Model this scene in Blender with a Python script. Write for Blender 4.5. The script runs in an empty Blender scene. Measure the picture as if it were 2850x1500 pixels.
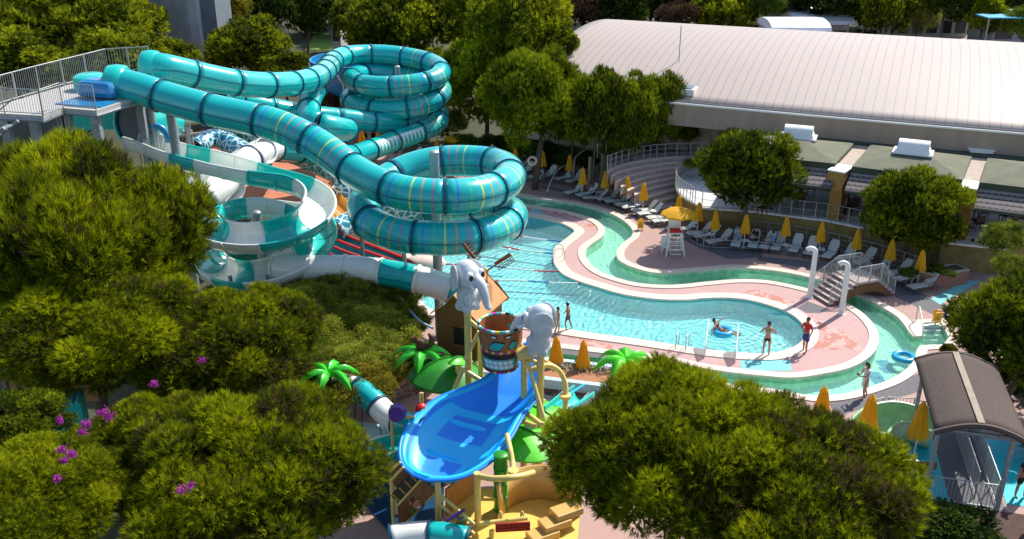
import bpy, bmesh, math, random
import numpy as np
from mathutils import Vector, Matrix, geometry
R = math.radians
F, TH, H = 2615.0, R(22.5), 20.3
CT, ST = math.cos(TH), math.sin(TH)
scene = bpy.context.scene
COL = scene.collection

def ray(u, v):
    dx = (u - 1425) / F; dy = -(v - 750) / F
    return Vector((dx, CT + dy * ST, -ST + dy * CT))
def G(u, v, z=0.0):
    """point on the level z seen at photo pixel u, v"""
    d = ray(u, v); t = (z - H) / d.z
    return Vector((d.x * t, d.y * t, z))
def A(u, v, y):
    """point at ground distance y seen at photo pixel u, v"""
    d = ray(u, v); t = y / d.y
    return Vector((d.x * t, y, H + d.z * t))
def T(b, v):
    """height of an upright whose foot is b and whose top is seen at row v"""
    d = ray(1425, v); return H + d.z * b.y / d.y
def ppm(p):
    return F / (p.y * CT + (H - p.z) * ST)
def crop(x0, y0, s):
    return lambda x, y: (x0 + x * s, y0 + y * s)
cA = crop(1400, 400, .36866); cB = crop(900, 350, .36866); c2 = crop(700, 0, .36866)
c1 = crop(0, 0, .36866); cF = crop(400, 350, .36866); c6 = crop(1900, 650, .29499)
c4 = crop(2100, 850, .47923); cR = crop(2100, 400, .36873); cT = crop(2100, 0, .36873)
c3 = crop(1400, 800, .36866); c5 = crop(1050, 650, .31712); cQ = crop(900, 1000, .36866)

# ------------------------------------------------------------------ materials
MATS = {}
def nodes(m):
    m.use_nodes = True
    return m.node_tree, m.node_tree.nodes['Principled BSDF']
def mat(name, col, rough=.6, var=0.0, scale=3.0, bump=0.0, bscale=None, metal=0.0, col2=None, spec=.5, stretch=None, coat=0):
    m = bpy.data.materials.new(name); nt, p = nodes(m)
    p.inputs['Base Color'].default_value = (*col, 1); p.inputs['Roughness'].default_value = rough
    p.inputs['Metallic'].default_value = metal; p.inputs['Specular IOR Level'].default_value = spec
    if coat: p.inputs['Coat Weight'].default_value = coat; p.inputs['Coat Roughness'].default_value = .08
    N, L = nt.nodes, nt.links
    tc = N.new('ShaderNodeTexCoord'); src = tc.outputs['Object']
    if stretch:
        mp = N.new('ShaderNodeMapping'); mp.inputs['Scale'].default_value = stretch
        L.new(src, mp.inputs['Vector']); src = mp.outputs['Vector']
    if var or col2:
        n = N.new('ShaderNodeTexNoise'); n.inputs['Scale'].default_value = scale; n.inputs['Detail'].default_value = 5
        L.new(src, n.inputs['Vector'])
        r = N.new('ShaderNodeValToRGB'); r.color_ramp.elements[0].position = .32; r.color_ramp.elements[1].position = .68
        c2_ = col2 or tuple(min(1, c * (1 + var)) for c in col)
        c1_ = col if col2 else tuple(c * (1 - var) for c in col)
        r.color_ramp.elements[0].color = (*c1_, 1); r.color_ramp.elements[1].color = (*c2_, 1)
        L.new(n.outputs['Fac'], r.inputs['Fac']); L.new(r.outputs['Color'], p.inputs['Base Color'])
    if bump:
        n = N.new('ShaderNodeTexNoise'); n.inputs['Scale'].default_value = bscale or scale * 4; n.inputs['Detail'].default_value = 4
        L.new(src, n.inputs['Vector'])
        b = N.new('ShaderNodeBump'); b.inputs['Strength'].default_value = bump; b.inputs['Distance'].default_value = .02
        L.new(n.outputs['Fac'], b.inputs['Height']); L.new(b.outputs['Normal'], p.inputs['Normal'])
    MATS[name] = m
    return m
def mathn(nt, op, a, b=None, c=None):
    n = nt.nodes.new('ShaderNodeMath'); n.operation = op
    for i, x in enumerate((a, b, c)):
        if x is None: continue
        if isinstance(x, (int, float)): n.inputs[i].default_value = x
        else: nt.links.new(x, n.inputs[i])
    return n.outputs[0]
def mixc(nt, f, a, b):
    n = nt.nodes.new('ShaderNodeMix'); n.data_type = 'RGBA'
    for i, x in ((0, f), (6, a), (7, b)):
        if isinstance(x, (int, float)): n.inputs[i].default_value = x
        elif isinstance(x, tuple): n.inputs[i].default_value = (*x, 1)
        else: nt.links.new(x, n.inputs[i])
    return n.outputs[2]
def ramp(nt, f, stops, const=False):
    r = nt.nodes.new('ShaderNodeValToRGB'); cr = r.color_ramp
    if const: cr.interpolation = 'CONSTANT'
    while len(cr.elements) < len(stops): cr.elements.new(.5)
    for e, (p, c) in zip(cr.elements, stops): e.position = p; e.color = (*c, 1)
    nt.links.new(f, r.inputs['Fac']); return r.outputs['Color']
def coords(nt, kind='Object', scale=None, rot=None):
    s = nt.nodes.new('ShaderNodeTexCoord').outputs[kind]
    if scale or rot:
        mp = nt.nodes.new('ShaderNodeMapping')
        if scale: mp.inputs['Scale'].default_value = scale
        if rot: mp.inputs['Rotation'].default_value = rot
        nt.links.new(s, mp.inputs['Vector']); s = mp.outputs['Vector']
    return s
def noise(nt, src, scale, detail=4, rough=.5):
    n = nt.nodes.new('ShaderNodeTexNoise'); n.inputs['Scale'].default_value = scale
    n.inputs['Detail'].default_value = detail; n.inputs['Roughness'].default_value = rough
    nt.links.new(src, n.inputs['Vector']); return n.outputs['Fac']
def setbump(nt, p, h, s=.4, d=.02):
    b = nt.nodes.new('ShaderNodeBump'); b.inputs['Strength'].default_value = s; b.inputs['Distance'].default_value = d
    nt.links.new(h, b.inputs['Height']); nt.links.new(b.outputs['Normal'], p.inputs['Normal'])

# ------------------------------------------------------------------ objects
def tag(o, label=None, cat=None, group=None, kind=None):
    if label: o['label'] = label
    if cat: o['category'] = cat
    if group: o['group'] = group
    if kind: o['kind'] = kind
    return o
def rootmat(o):
    while o.parent: o = o.parent
    return Matrix.Translation(o.location) @ o.rotation_euler.to_matrix().to_4x4() @ Matrix.Diagonal((*o.scale, 1))
def thing(name, loc, label, cat, group=None, rz=0.0):
    o = bpy.data.objects.new(name, None); o.empty_display_size = .2
    COL.objects.link(o); o.location = loc; o.rotation_euler = (0, 0, rz)
    return tag(o, label, cat, group)
def copy_tree(o, parent=None):
    c = o.copy(); COL.objects.link(c); c.parent = parent
    for ch in [x for x in o.children]:
        copy_tree(ch, c)
    return c
def finish(name, me, m, parent, world=True, smooth=False):
    for x in (m if isinstance(m, (list, tuple)) else [m]): me.materials.append(x)
    if parent is not None and world: me.transform(rootmat(parent).inverted())
    if smooth: me.polygons.foreach_set('use_smooth', [True] * len(me.polygons))
    o = bpy.data.objects.new(name, me); COL.objects.link(o)
    if parent is not None: o.parent = parent
    return o

class MB:
    def __init__(s): s.v = []; s.f = []; s.mi = []; s.uv = None
    def add(s, vs, fs, mi=0):
        n = len(s.v); s.v += [tuple(p) for p in vs]
        s.f += [tuple(i + n for i in f) for f in fs]; s.mi += [mi] * len(fs); return s
    def box(s, c, d, rz=0, M=None, mi=0, taper=1.0):
        """box centred at c, full sizes d"""
        x, y, z = d[0] / 2, d[1] / 2, d[2] / 2
        vs = [Vector((i * x * (taper if k > 0 else 1), j * y * (taper if k > 0 else 1), k * z)) for k in (-1, 1) for j in (-1, 1) for i in (-1, 1)]
        m = M if M is not None else Matrix.Rotation(rz, 3, 'Z')
        c = Vector(c); vs = [m @ p + c for p in vs]
        return s.add(vs, [(0, 2, 3, 1), (4, 5, 7, 6), (0, 1, 5, 4), (2, 6, 7, 3), (0, 4, 6, 2), (1, 3, 7, 5)], mi)
    def prism(s, pts, z0, z1, mi=0):
        """vertical prism over a polygon of (x, y)"""
        n = len(pts)
        if sum(pts[i][0] * pts[(i + 1) % n][1] - pts[(i + 1) % n][0] * pts[i][1] for i in range(n)) < 0: pts = pts[::-1]
        vs = [(p[0], p[1], z0) for p in pts] + [(p[0], p[1], z1) for p in pts]
        fs = [tuple(range(n - 1, -1, -1)), tuple(range(n, 2 * n))] + [(i, (i + 1) % n, n + (i + 1) % n, n + i) for i in range(n)]
        return s.add(vs, fs, mi)
    def tube(s, pts, r, n=8, mi=0, cap=True, closed=False):
        pts = [Vector(p) for p in pts]; rs = r if isinstance(r, (list, tuple)) else [r] * len(pts)
        vs = []; up = None
        for i, p in enumerate(pts):
            a = pts[max(i - 1, 0)] if not closed else pts[i - 1]; b = pts[min(i + 1, len(pts) - 1)] if not closed else pts[(i + 1) % len(pts)]
            t = (b - a).normalized()
            if up is None:
                up = Vector((0, 0, 1)) if abs(t.z) < .9 else Vector((1, 0, 0))
            x = t.cross(up).normalized(); up = x.cross(t).normalized()
            for k in range(n):
                an = 2 * math.pi * k / n
                vs.append(p + (x * math.cos(an) + up * math.sin(an)) * rs[i])
        fs = []
        m = len(pts)
        for i in range(m if closed else m - 1):
            for k in range(n):
                j = (i + 1) % m
                fs.append((i * n + k, i * n + (k + 1) % n, j * n + (k + 1) % n, j * n + k))
        if cap and not closed:
            fs += [tuple(range(n))[::-1], tuple((m - 1) * n + k for k in range(n))]
        return s.add(vs, fs, mi)
    def lathe(s, prof, c=(0, 0, 0), n=16, mi=0, M=None):
        vs = []; c = Vector(c)
        for r, z in prof:
            for k in range(n):
                a = 2 * math.pi * k / n; p = Vector((r * math.cos(a), r * math.sin(a), z))
                vs.append((M @ p if M is not None else p) + c)
        m = len(prof); fs = [(i * n + k, i * n + (k + 1) % n, (i + 1) * n + (k + 1) % n, (i + 1) * n + k) for i in range(m - 1) for k in range(n)]
        if prof[0][0] > 0: fs.append(tuple(range(n))[::-1])
        if prof[-1][0] > 0: fs.append(tuple((m - 1) * n + k for k in range(n)))
        return s.add(vs, fs, mi)
    def ball(s, c, r, n=12, m=8, mi=0, M=None):
        r = (r, r, r) if isinstance(r, (int, float)) else r; c = Vector(c)
        vs = []; 
        for i in range(m + 1):
            t = math.pi * i / m
            for k in range(n):
                a = 2 * math.pi * k / n
                p = Vector((r[0] * math.sin(t) * math.cos(a), r[1] * math.sin(t) * math.sin(a), -r[2] * math.cos(t)))
                vs.append((M @ p if M is not None else p) + c)
        return s.add(vs, [(i * n + k, i * n + (k + 1) % n, (i + 1) * n + (k + 1) % n, (i + 1) * n + k) for i in range(m) for k in range(n)], mi)
    def build(s, name, m, parent=None, smooth=False, world=True, bevel=0.0):
        me = bpy.data.meshes.new(name); me.from_pydata(s.v, [], s.f); me.update()
        me.polygons.foreach_set('material_index', s.mi)
        o = finish(name, me, m, parent, world, False)
        if smooth:
            bm = bmesh.new(); bm.from_mesh(me)
            bmesh.ops.remove_doubles(bm, verts=bm.verts, dist=1e-5)
            for f in bm.faces: f.smooth = True
            for e in bm.edges:
                if len(e.link_faces) == 2 and e.calc_face_angle(0) > R(42): e.smooth = False
            bm.to_mesh(me); bm.free()
        if bevel:
            b = o.modifiers.new('bevel', 'BEVEL'); b.width = bevel; b.segments = 2; b.limit_method = 'ANGLE'
        return o

def spline(pts, n=8, closed=False):
    """centripetal-ish Catmull-Rom through points (any dimension), n steps a span"""
    P = [np.array(tuple(p), float) for p in pts]; m = len(P); out = []
    rng = range(m) if closed else range(m - 1)
    for i in rng:
        if closed: p0, p1, p2, p3 = P[i - 1], P[i], P[(i + 1) % m], P[(i + 2) % m]
        else: p0, p1, p2, p3 = P[max(i - 1, 0)], P[i], P[i + 1], P[min(i + 2, m - 1)]
        for k in range(n):
            t = k / n
            out.append(.5 * ((2 * p1) + (p2 - p0) * t + (2 * p0 - 5 * p1 + 4 * p2 - p3) * t * t + (3 * p1 - p0 - 3 * p2 + p3) * t ** 3))
    if not closed: out.append(P[-1])
    return out
def resample(pts, step):
    P = np.array([tuple(p) for p in pts]); d = np.r_[0, np.cumsum(np.linalg.norm(np.diff(P[:, :3], axis=0), axis=1))]
    n = max(2, int(round(d[-1] / step)) + 1); s = np.linspace(0, d[-1], n)
    return np.stack([np.interp(s, d, P[:, i]) for i in range(P.shape[1])], 1), s
def offset2(poly, d):
    """offset closed polygon outward by d (any winding)"""
    n = len(poly); ar = sum(poly[i][0] * poly[(i + 1) % n][1] - poly[(i + 1) % n][0] * poly[i][1] for i in range(n))
    sg = 1 if ar > 0 else -1; out = []
    for i in range(n):
        a = Vector(poly[i - 1][:2]); b = Vector(poly[i][:2]); c = Vector(poly[(i + 1) % n][:2])
        t = ((b - a).normalized() + (c - b).normalized())
        if t.length < 1e-6: t = (c - b)
        t.normalize(); out.append((b.x + t.y * d * sg, b.y - t.x * d * sg))
    return out
def inside(p, poly):
    x, y = p; r = False; n = len(poly)
    for i in range(n):
        x1, y1 = poly[i][:2]; x2, y2 = poly[i - 1][:2]
        if (y1 > y) != (y2 > y) and x < (x2 - x1) * (y - y1) / (y2 - y1) + x1: r = not r
    return r
def sheet(name, outer, holes, z, m, parent=None):
    """flat sheet with holes, as one mesh"""
    vs = []; es = []
    for lp in [outer] + holes:
        n0 = len(vs); vs += [Vector(p[:2]) for p in lp]
        es += [(n0 + i, n0 + (i + 1) % len(lp)) for i in range(len(lp))]
    v, e, f, *_ = geometry.delaunay_2d_cdt(vs, es, [], 0, 1e-5)
    keep = []
    for t in f:
        c = sum((v[i] for i in t), Vector((0, 0))) / len(t)
        if inside(c, outer) and not any(inside(c, h) for h in holes): keep.append(tuple(t))
    me = bpy.data.meshes.new(name); me.from_pydata([(p.x, p.y, z) for p in v], [], keep); me.update()
    for p in me.polygons:
        if p.normal.z < 0: p.flip()
    me.update()
    return finish(name, me, m, parent)
# ------------------------------------------------------------------ camera, light
cam = bpy.data.cameras.new('camera'); cam.sensor_width = 36; cam.lens = 36 * F / 2850; cam.clip_end = 2000
co = bpy.data.objects.new('camera', cam); COL.objects.link(co); co.location = (0, 0, H); co.rotation_euler = (R(90) - TH, 0, 0)
scene.camera = co
SUN_AZ, SUN_EL = R(45), R(48)      # azimuth measured from +X towards +Y
sd = Vector((math.cos(SUN_AZ) * math.cos(SUN_EL), math.sin(SUN_AZ) * math.cos(SUN_EL), math.sin(SUN_EL)))
sl = bpy.data.lights.new('sun', 'SUN'); sl.energy = 4.5; sl.angle = R(.5); sl.color = (1, .955, .87)
so = bpy.data.objects.new('sun', sl); COL.objects.link(so); so.rotation_euler = sd.to_track_quat('Z', 'Y').to_euler(); so.location = (20, 40, 60)
w = bpy.data.worlds.new('World'); scene.world = w; w.use_nodes = True
sk = w.node_tree.nodes.new('ShaderNodeTexSky'); sk.sky_type = 'NISHITA'; sk.sun_disc = False
sk.sun_elevation = SUN_EL; sk.sun_rotation = R(90) - SUN_AZ
w.node_tree.links.new(sk.outputs['Color'], w.node_tree.nodes['Background'].inputs['Color'])
w.node_tree.nodes['Background'].inputs['Strength'].default_value = .15
scene.view_settings.view_transform = 'Standard'; scene.view_settings.look = 'None'
scene.view_settings.gamma = 1; scene.view_settings.exposure = .5
scene.render.engine = 'CYCLES'
scene.cycles.transparent_max_bounces = 12

# ------------------------------------------------------------------ setting materials
def ground_mat():
    m = bpy.data.materials.new('soil'); nt, p = nodes(m); s = coords(nt)
    a = noise(nt, s, .6, 6); b = noise(nt, s, 7, 5)
    c = mixc(nt, mathn(nt, 'MULTIPLY', a, 1.0), (.035, .05, .015), (.11, .085, .05))
    c = mixc(nt, b, c, (.03, .04, .012)); nt.links.new(c, p.inputs['Base Color']); p.inputs['Roughness'].default_value = .95
    setbump(nt, p, b, .8, .08); return m
def paver_mat(name, c1, c2, patch=None, grid=2.2, rot=.3, line=(.35, .22, .2)):
    m = bpy.data.materials.new(name); nt, p = nodes(m); s = coords(nt, rot=(0, 0, rot))
    br = nt.nodes.new('ShaderNodeTexBrick'); nt.links.new(s, br.inputs['Vector'])
    br.inputs['Scale'].default_value = grid; br.inputs['Mortar Size'].default_value = .022
    br.inputs['Brick Width'].default_value = .5; br.inputs['Row Height'].default_value = .25
    br.inputs['Color1'].default_value = (*c1, 1); br.inputs['Color2'].default_value = (*c2, 1); br.inputs['Mortar'].default_value = (*line, 1)
    so_ = coords(nt); n1 = noise(nt, so_, .45, 6, .62)
    f = ramp(nt, n1, [(.35, (0, 0, 0)), (.7, (1, 1, 1))])
    c = mixc(nt, f, br.outputs['Color'], tuple(min(1, x * .86) for x in c1))
    n2 = noise(nt, so_, 6, 5, .7)
    c = mixc(nt, mathn(nt, 'MULTIPLY', n2, .42), c, tuple(x * .62 for x in c2))
    if patch:
        n3 = noise(nt, so_, .33, 7, .6)
        f3 = ramp(nt, n3, [(.0, (0, 0, 0)), (.605, (0, 0, 0)), (.615, (1, 1, 1))])
        c = mixc(nt, mathn(nt, 'MULTIPLY', f3, .8), c, patch)
    nt.links.new(c, p.inputs['Base Color']); p.inputs['Roughness'].default_value = .82
    setbump(nt, p, br.outputs['Fac'], -.25, .01); return m
def tile_mat(name, c1, c2, grout, size=4.0, rough=.3, var=.5):
    """small square tiles of a pool or a terrace"""
    m = bpy.data.materials.new(name); nt, p = nodes(m)
    s = coords(nt, rot=(0, 0, .15))
    br = nt.nodes.new('ShaderNodeTexBrick'); br.offset = 0; nt.links.new(s, br.inputs['Vector'])
    br.inputs['Scale'].default_value = size; br.inputs['Mortar Size'].default_value = .03
    br.inputs['Brick Width'].default_value = .5; br.inputs['Row Height'].default_value = .5
    br.inputs['Color1'].default_value = (*c1, 1); br.inputs['Color2'].default_value = (*c2, 1); br.inputs['Mortar'].default_value = (*grout, 1)
    n = noise(nt, coords(nt), .5, 5)
    c = mixc(nt, mathn(nt, 'MULTIPLY', n, var), br.outputs['Color'], tuple(x * .8 for x in c2))
    nt.links.new(c, p.inputs['Base Color']); p.inputs['Roughness'].default_value = rough; return m
def water_mat(name, tint, scatter, ripple=.5, rscale=2.2, diff=.12, rings=None):
    m = bpy.data.materials.new(name); m.use_nodes = True; nt = m.node_tree; N, L = nt.nodes, nt.links
    N.remove(N['Principled BSDF']); out = N['Material Output']
    s = coords(nt); 
    w1 = N.new('ShaderNodeTexWave'); w1.wave_type = 'RINGS' if rings else 'BANDS'; w1.rings_direction = 'SPHERICAL'
    w1.inputs['Scale'].default_value = .9; w1.inputs['Distortion'].default_value = 5; w1.inputs['Detail'].default_value = 3; w1.inputs['Detail Scale'].default_value = 1.6
    if rings:
        mp = N.new('ShaderNodeMapping'); mp.inputs['Location'].default_value = tuple(-x for x in rings); L.new(s, mp.inputs['Vector']); L.new(mp.outputs['Vector'], w1.inputs['Vector'])
    else: L.new(s, w1.inputs['Vector'])
    n1 = noise(nt, s, rscale, 3); n2 = noise(nt, s, rscale * 4, 3)
    h = mathn(nt, 'ADD', mathn(nt, 'MULTIPLY', n1, 1.0), mathn(nt, 'MULTIPLY', n2, .35))
    h = mathn(nt, 'ADD', h, mathn(nt, 'MULTIPLY', w1.outputs['Fac'], .3 if rings else .12))
    b = N.new('ShaderNodeBump'); b.inputs['Strength'].default_value = ripple; b.inputs['Distance'].default_value = .12; L.new(h, b.inputs['Height'])
    tr = N.new('ShaderNodeBsdfTransparent'); tr.inputs['Color'].default_value = (*tint, 1)
    df = N.new('ShaderNodeBsdfDiffuse'); df.inputs['Color'].default_value = (*scatter, 1); L.new(b.outputs['Normal'], df.inputs['Normal'])
    gl = N.new('ShaderNodeBsdfGlossy'); gl.inputs['Roughness'].default_value = .08; L.new(b.outputs['Normal'], gl.inputs['Normal'])
    fr = N.new('ShaderNodeFresnel'); fr.inputs['IOR'].default_value = 1.33; L.new(b.outputs['Normal'], fr.inputs['Normal'])
    m1 = N.new('ShaderNodeMixShader'); m1.inputs[0].default_value = diff; L.new(tr.outputs[0], m1.inputs[1]); L.new(df.outputs[0], m1.inputs[2])
    m2 = N.new('ShaderNodeMixShader'); L.new(fr.outputs[0], m2.inputs[0]); L.new(m1.outputs[0], m2.inputs[1]); L.new(gl.outputs[0], m2.inputs[2])
    L.new(m2.outputs[0], out.inputs['Surface']); return m

M_soil = ground_mat()
M_deck = paver_mat('pink_pavers', (.50, .315, .265), (.43, .265, .22), grid=2.0)
M_isle = paver_mat('island_pavers', (.55, .345, .32), (.50, .30, .28), grid=2.0, line=(.5, .33, .31))
M_cope = mat('coping', (.68, .53, .44), .6, .08, 4)
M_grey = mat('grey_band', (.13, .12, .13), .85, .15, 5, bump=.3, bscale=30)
M_patch = paver_mat('worn_red', (.55, .22, .16), (.5, .19, .14), grid=2.0)
nt_, p_ = nodes(M_patch); src_ = p_.inputs['Base Color'].links[0].from_socket
nt_.links.new(mixc(nt_, ramp(nt_, noise(nt_, coords(nt_), 1.5, 9, .65), [(0, (0, 0, 0)), (.50, (0, 0, 0)), (.515, (1, 1, 1))]), src_, (.53, .33, .30)), p_.inputs['Base Color'])
M_mat = mat('teal_mat', (.16, .50, .50), .7, .1, 5)
M_pool = tile_mat('pool_tiles', (.38, .95, .90), (.34, .92, .86), (.46, .96, .92), 2.0, var=.3)
M_poolw = tile_mat('pool_wall_tiles', (.06, .60, .62), (.05, .56, .58), (.12, .6, .62), 2.0)
M_river = tile_mat('river_tiles', (.48, .82, .70), (.44, .79, .66), (.6, .84, .7), 2.0, var=.5)
M_riverw = mat('river_wall', (.36, .62, .42), .7, .25, 3)
isle_c = G(2035, 912)
M_water = water_mat('pool_water', (.86, .99, 1.0), (.60, .97, .97), 1.0, 2.4, .12, rings=isle_c)
M_rwater = water_mat('river_water', (.84, .98, .92), (.40, .85, .75), .5, 1.4, .12)

# ------------------------------------------------------------------ ground, pools
pool_px = [cA(130,540),cA(250,555),cA(350,580),cA(450,605),cA(520,640),cA(540,665),cA(510,695),cA(450,740),cA(400,785),cA(382,840),cA(385,890),cA(410,940),cA(460,990),cA(560,1035),cA(700,1080),cA(850,1125),cA(1000,1155),cA(1200,1178),cA(1400,1180),c6(200,613),c6(450,610),c6(650,635),c6(850,690),c6(1000,750),c6(1100,820),c6(1150,890),c6(1155,960),c6(1120,1030),c6(1020,1090),c6(850,1135),c6(700,1140),c6(500,1130),c6(250,1105),c6(0,1070),c3(1300,440),c3(1000,395),c3(700,355),c3(500,325),(1545,914),(1400,893),(1250,872),(1185,855),(1158,800),(1150,725),(1200,640),(1243,604),(1330,597)]
pool = [tuple(p[:2]) for p in spline([G(*p) for p in pool_px], 4, True)]
riv_out = [(1290,532),cB(1430,520),cA(250,412),cA(430,435),cA(600,460),cA(750,505),cA(860,550),cA(945,608),cA(982,660),cA(970,705),cA(905,755),cA(862,815),cA(870,870),cA(920,908),cA(1000,940),cA(1100,968),cA(1200,978),cA(1350,970),c6(250,342),c6(480,325),c6(700,335),c6(900,357),c6(1100,393),c6(1250,430),(2330,795),(2380,820),c6(1700,595),c6(1850,680),(2500,884),c4(905,162)]
riv_step = [c4(925,183),c4(975,180),c4(968,104),c4(1082,94),c4(1132,190),c4(1100,232),c4(962,240)]
riv_out2 = [c4(945,262),c4(935,310),c4(895,365),c4(800,430),c4(650,485),c4(500,522),c4(330,530),(2150,1085),(1950,1060),(1800,1035),c3(700,600),c3(560,575),c3(280,530),(1380,980)]
riv_in = [(1360,930),c3(150,427),c3(450,462),c3(760,500),(1850,1003),(1980,1030),c4(100,415),c4(250,420),c4(400,398),c4(540,368),c4(640,320),c4(700,260),c4(718,190),c4(700,130),c4(640,60),c4(560,5),(2340,840),(2300,826),c6(1250,550),c6(1150,520),c6(950,475),c6(750,445),c6(500,440),c6(200,465),c6(0,487),cA(1200,1072),cA(1000,1055),cA(800,1000),cA(700,950),cA(640,890),cA(618,820),cA(650,770),cA(740,708),cA(765,670),cA(757,630),cA(700,582),cA(600,545),cA(450,505),cA(250,475),cA(110,455),(1290,556)]
o1 = spline([G(*p) for p in riv_out], 3); o2 = [G(*p) for p in riv_step]; o3 = spline([G(*p) for p in riv_out2], 3); i1 = spline([G(*p) for p in riv_in], 3)
river = [tuple(p[:2]) for p in list(o1) + o2 + list(o3) + list(i1)]
gb = [G(1060,430),G(1400,405),G(1700,430),G(2100,440),G(3050,500),G(3400,1650),G(820,1650),G(900,1080),G(1120,1010),G(1128,800),G(1110,640),G(960,560)]
deck_poly = [tuple(p[:2]) for p in gb]
sheet('ground', [(-260, -20), (300, -20), (300, 420), (-260, 420)], [deck_poly], -.01, M_soil)['kind'] = 'structure'
M_decks = sheet('deck', deck_poly, [pool, river], 0.0, M_deck); M_decks['kind'] = 'structure'
# island walk: brighter pavers between the lagoon pool and the lazy river
isl = spline([G(*p) for p in riv_in], 3)
isl_poly = [tuple(p[:2]) for p in offset2([tuple(q[:2]) for q in isl], -.02)] + [tuple(G(1290,575)[:2]), tuple(G(1220,590)[:2]), tuple(G(1130,640)[:2]), tuple(G(1125,860)[:2]), tuple(G(1250,905)[:2])]
sheet('path', [tuple(p[:2]) for p in isl] + [tuple(G(1230,570)[:2]), tuple(G(1135,640)[:2]), tuple(G(1135,870)[:2]), tuple(G(1240,905)[:2])], [offset2(pool, .02)], .004, M_isle)['kind'] = 'structure'

def basin(name, poly, z0, m_floor, m_wall):
    n = len(poly)
    b = MB(); b.add([(p[0], p[1], 0) for p in poly] + [(p[0], p[1], z0) for p in poly], [(i, (i + 1) % n, n + (i + 1) % n, n + i) for i in range(n)])
    o = b.build(name + '_wall', m_wall); o['kind'] = 'structure'
    sheet(name + '_floor', poly, [], z0, m_floor)['kind'] = 'structure'
def rim(name, poly, width, zt, m, closed=True, hgt=.04, inner=.03):
    """coping strip outside the water edge, real thickness"""
    A_ = offset2(poly, -inner); B_ = offset2(poly, width); n = len(poly); b = MB()
    vs = [(p[0], p[1], zt + .00005 * i) for i, p in enumerate(A_)] + [(p[0], p[1], zt + .00005 * i) for i, p in enumerate(B_)] + [(p[0], p[1], zt - hgt - .06) for p in A_] + [(p[0], p[1], zt - hgt) for p in B_]
    fs = []
    for i in range(n):
        j = (i + 1) % n
        fs += [(i, j, n + j, n + i), (2 * n + i, 2 * n + j, j, i), (n + i, n + j, 3 * n + j, 3 * n + i)]
    b.add(vs, fs); o = b.build(name, m); o['kind'] = 'structure'; return o
basin('pool', pool, -.90, M_pool, M_poolw)
basin('river', river, -.66, M_river, M_riverw)
rim('pool_coping', pool, .62, .045, M_cope)
rim('river_coping', river, .42, .040, M_cope)
sheet('pool_water', offset2(pool, -.002), [], -.10, M_water)['kind'] = 'structure'
sheet('river_water', offset2(river, -.002), [], -.20, M_rwater)['kind'] = 'structure'

def flat(name, px, z, m, jag=0, seed=1):
    pts = [G(*p) for p in px]; out = []
    if jag:
        rr = random.Random(seed)
        for i, p in enumerate(pts):
            q = pts[(i + 1) % len(pts)]; k = max(2, int((q - p).length / .28))
            for j in range(k):
                c = p.lerp(q, j / k); out.append((c.x + rr.uniform(-jag, jag), c.y + rr.uniform(-jag, jag)))
    else: out = [(p.x, p.y) for p in pts]
    o = sheet(name, out, [], z, m); o['kind'] = 'structure'; return o
# worn red patches on the island walk
for k, px in enumerate([[cA(330,500),cA(450,520),cA(560,545),cA(545,565),cA(430,548),cA(310,530)],[cA(150,490),cA(210,490),cA(195,515),cA(140,510)],[cA(630,610),cA(690,610),cA(725,650),cA(660,650),cA(625,635)],
        [cA(455,800),cA(490,800),cA(470,850),cA(458,850)],[c6(580,545),c6(690,515),c6(800,555),c6(950,605),c6(1040,640),c6(1020,690),c6(900,640),c6(760,600)],
        [c6(1290,840),c6(1400,870),c6(1480,920),c6(1580,960),c6(1640,1020),c6(1740,1110),c6(1640,1120),c6(1550,1075),c6(1450,1090),c6(1330,1100),c6(1220,1090),c6(1330,1000)],
        [c6(1180,760),c6(1290,790),c6(1330,850),c6(1260,850)],[c3(560,345+30),c3(760,420),c3(900,470),c3(760,470),c3(600,420)],[c3(420,330),c3(560,360),c3(600,400),c3(450,370)]]):
    flat('worn_paving', px, .008, M_patch, .13, k + 3)
flat('path', [cA(300,520),cA(225,485),cA(195,520),cA(300,535)], .012, M_mat)
flat('entry_mat', [c6(540,1200),c6(1010,1195),c6(1030,1295),c6(560,1300)], .012, M_mat)
# grey strips in the deck
flat('path', [cR(1330,1170),cR(1400,1215),cR(1710,1035),cR(1600,1035)], .006, M_mat)
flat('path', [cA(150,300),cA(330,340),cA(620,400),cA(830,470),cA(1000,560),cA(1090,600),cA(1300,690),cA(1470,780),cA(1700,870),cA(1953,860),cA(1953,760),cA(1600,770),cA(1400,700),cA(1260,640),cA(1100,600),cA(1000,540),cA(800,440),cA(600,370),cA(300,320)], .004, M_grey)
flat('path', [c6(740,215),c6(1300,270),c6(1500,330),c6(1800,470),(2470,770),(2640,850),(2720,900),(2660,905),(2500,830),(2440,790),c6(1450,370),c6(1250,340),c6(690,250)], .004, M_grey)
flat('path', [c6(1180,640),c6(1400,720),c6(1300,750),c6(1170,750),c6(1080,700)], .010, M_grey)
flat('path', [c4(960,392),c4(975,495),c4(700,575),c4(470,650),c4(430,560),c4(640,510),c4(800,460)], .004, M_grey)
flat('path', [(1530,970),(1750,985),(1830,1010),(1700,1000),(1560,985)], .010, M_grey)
flat('path', [(440,445),(560,362),(790,350),(1010,372),(1060,470),(900,600),(560,560)], .02, mat('red_paving', (.5, .17, .09), .9, .15, 2))
flat('lawn', [(850,140),(880,92),(1000,95),(1010,140)], .03, mat('lawn_green', (.16, .27, .03), .95, .2, 2))
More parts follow.
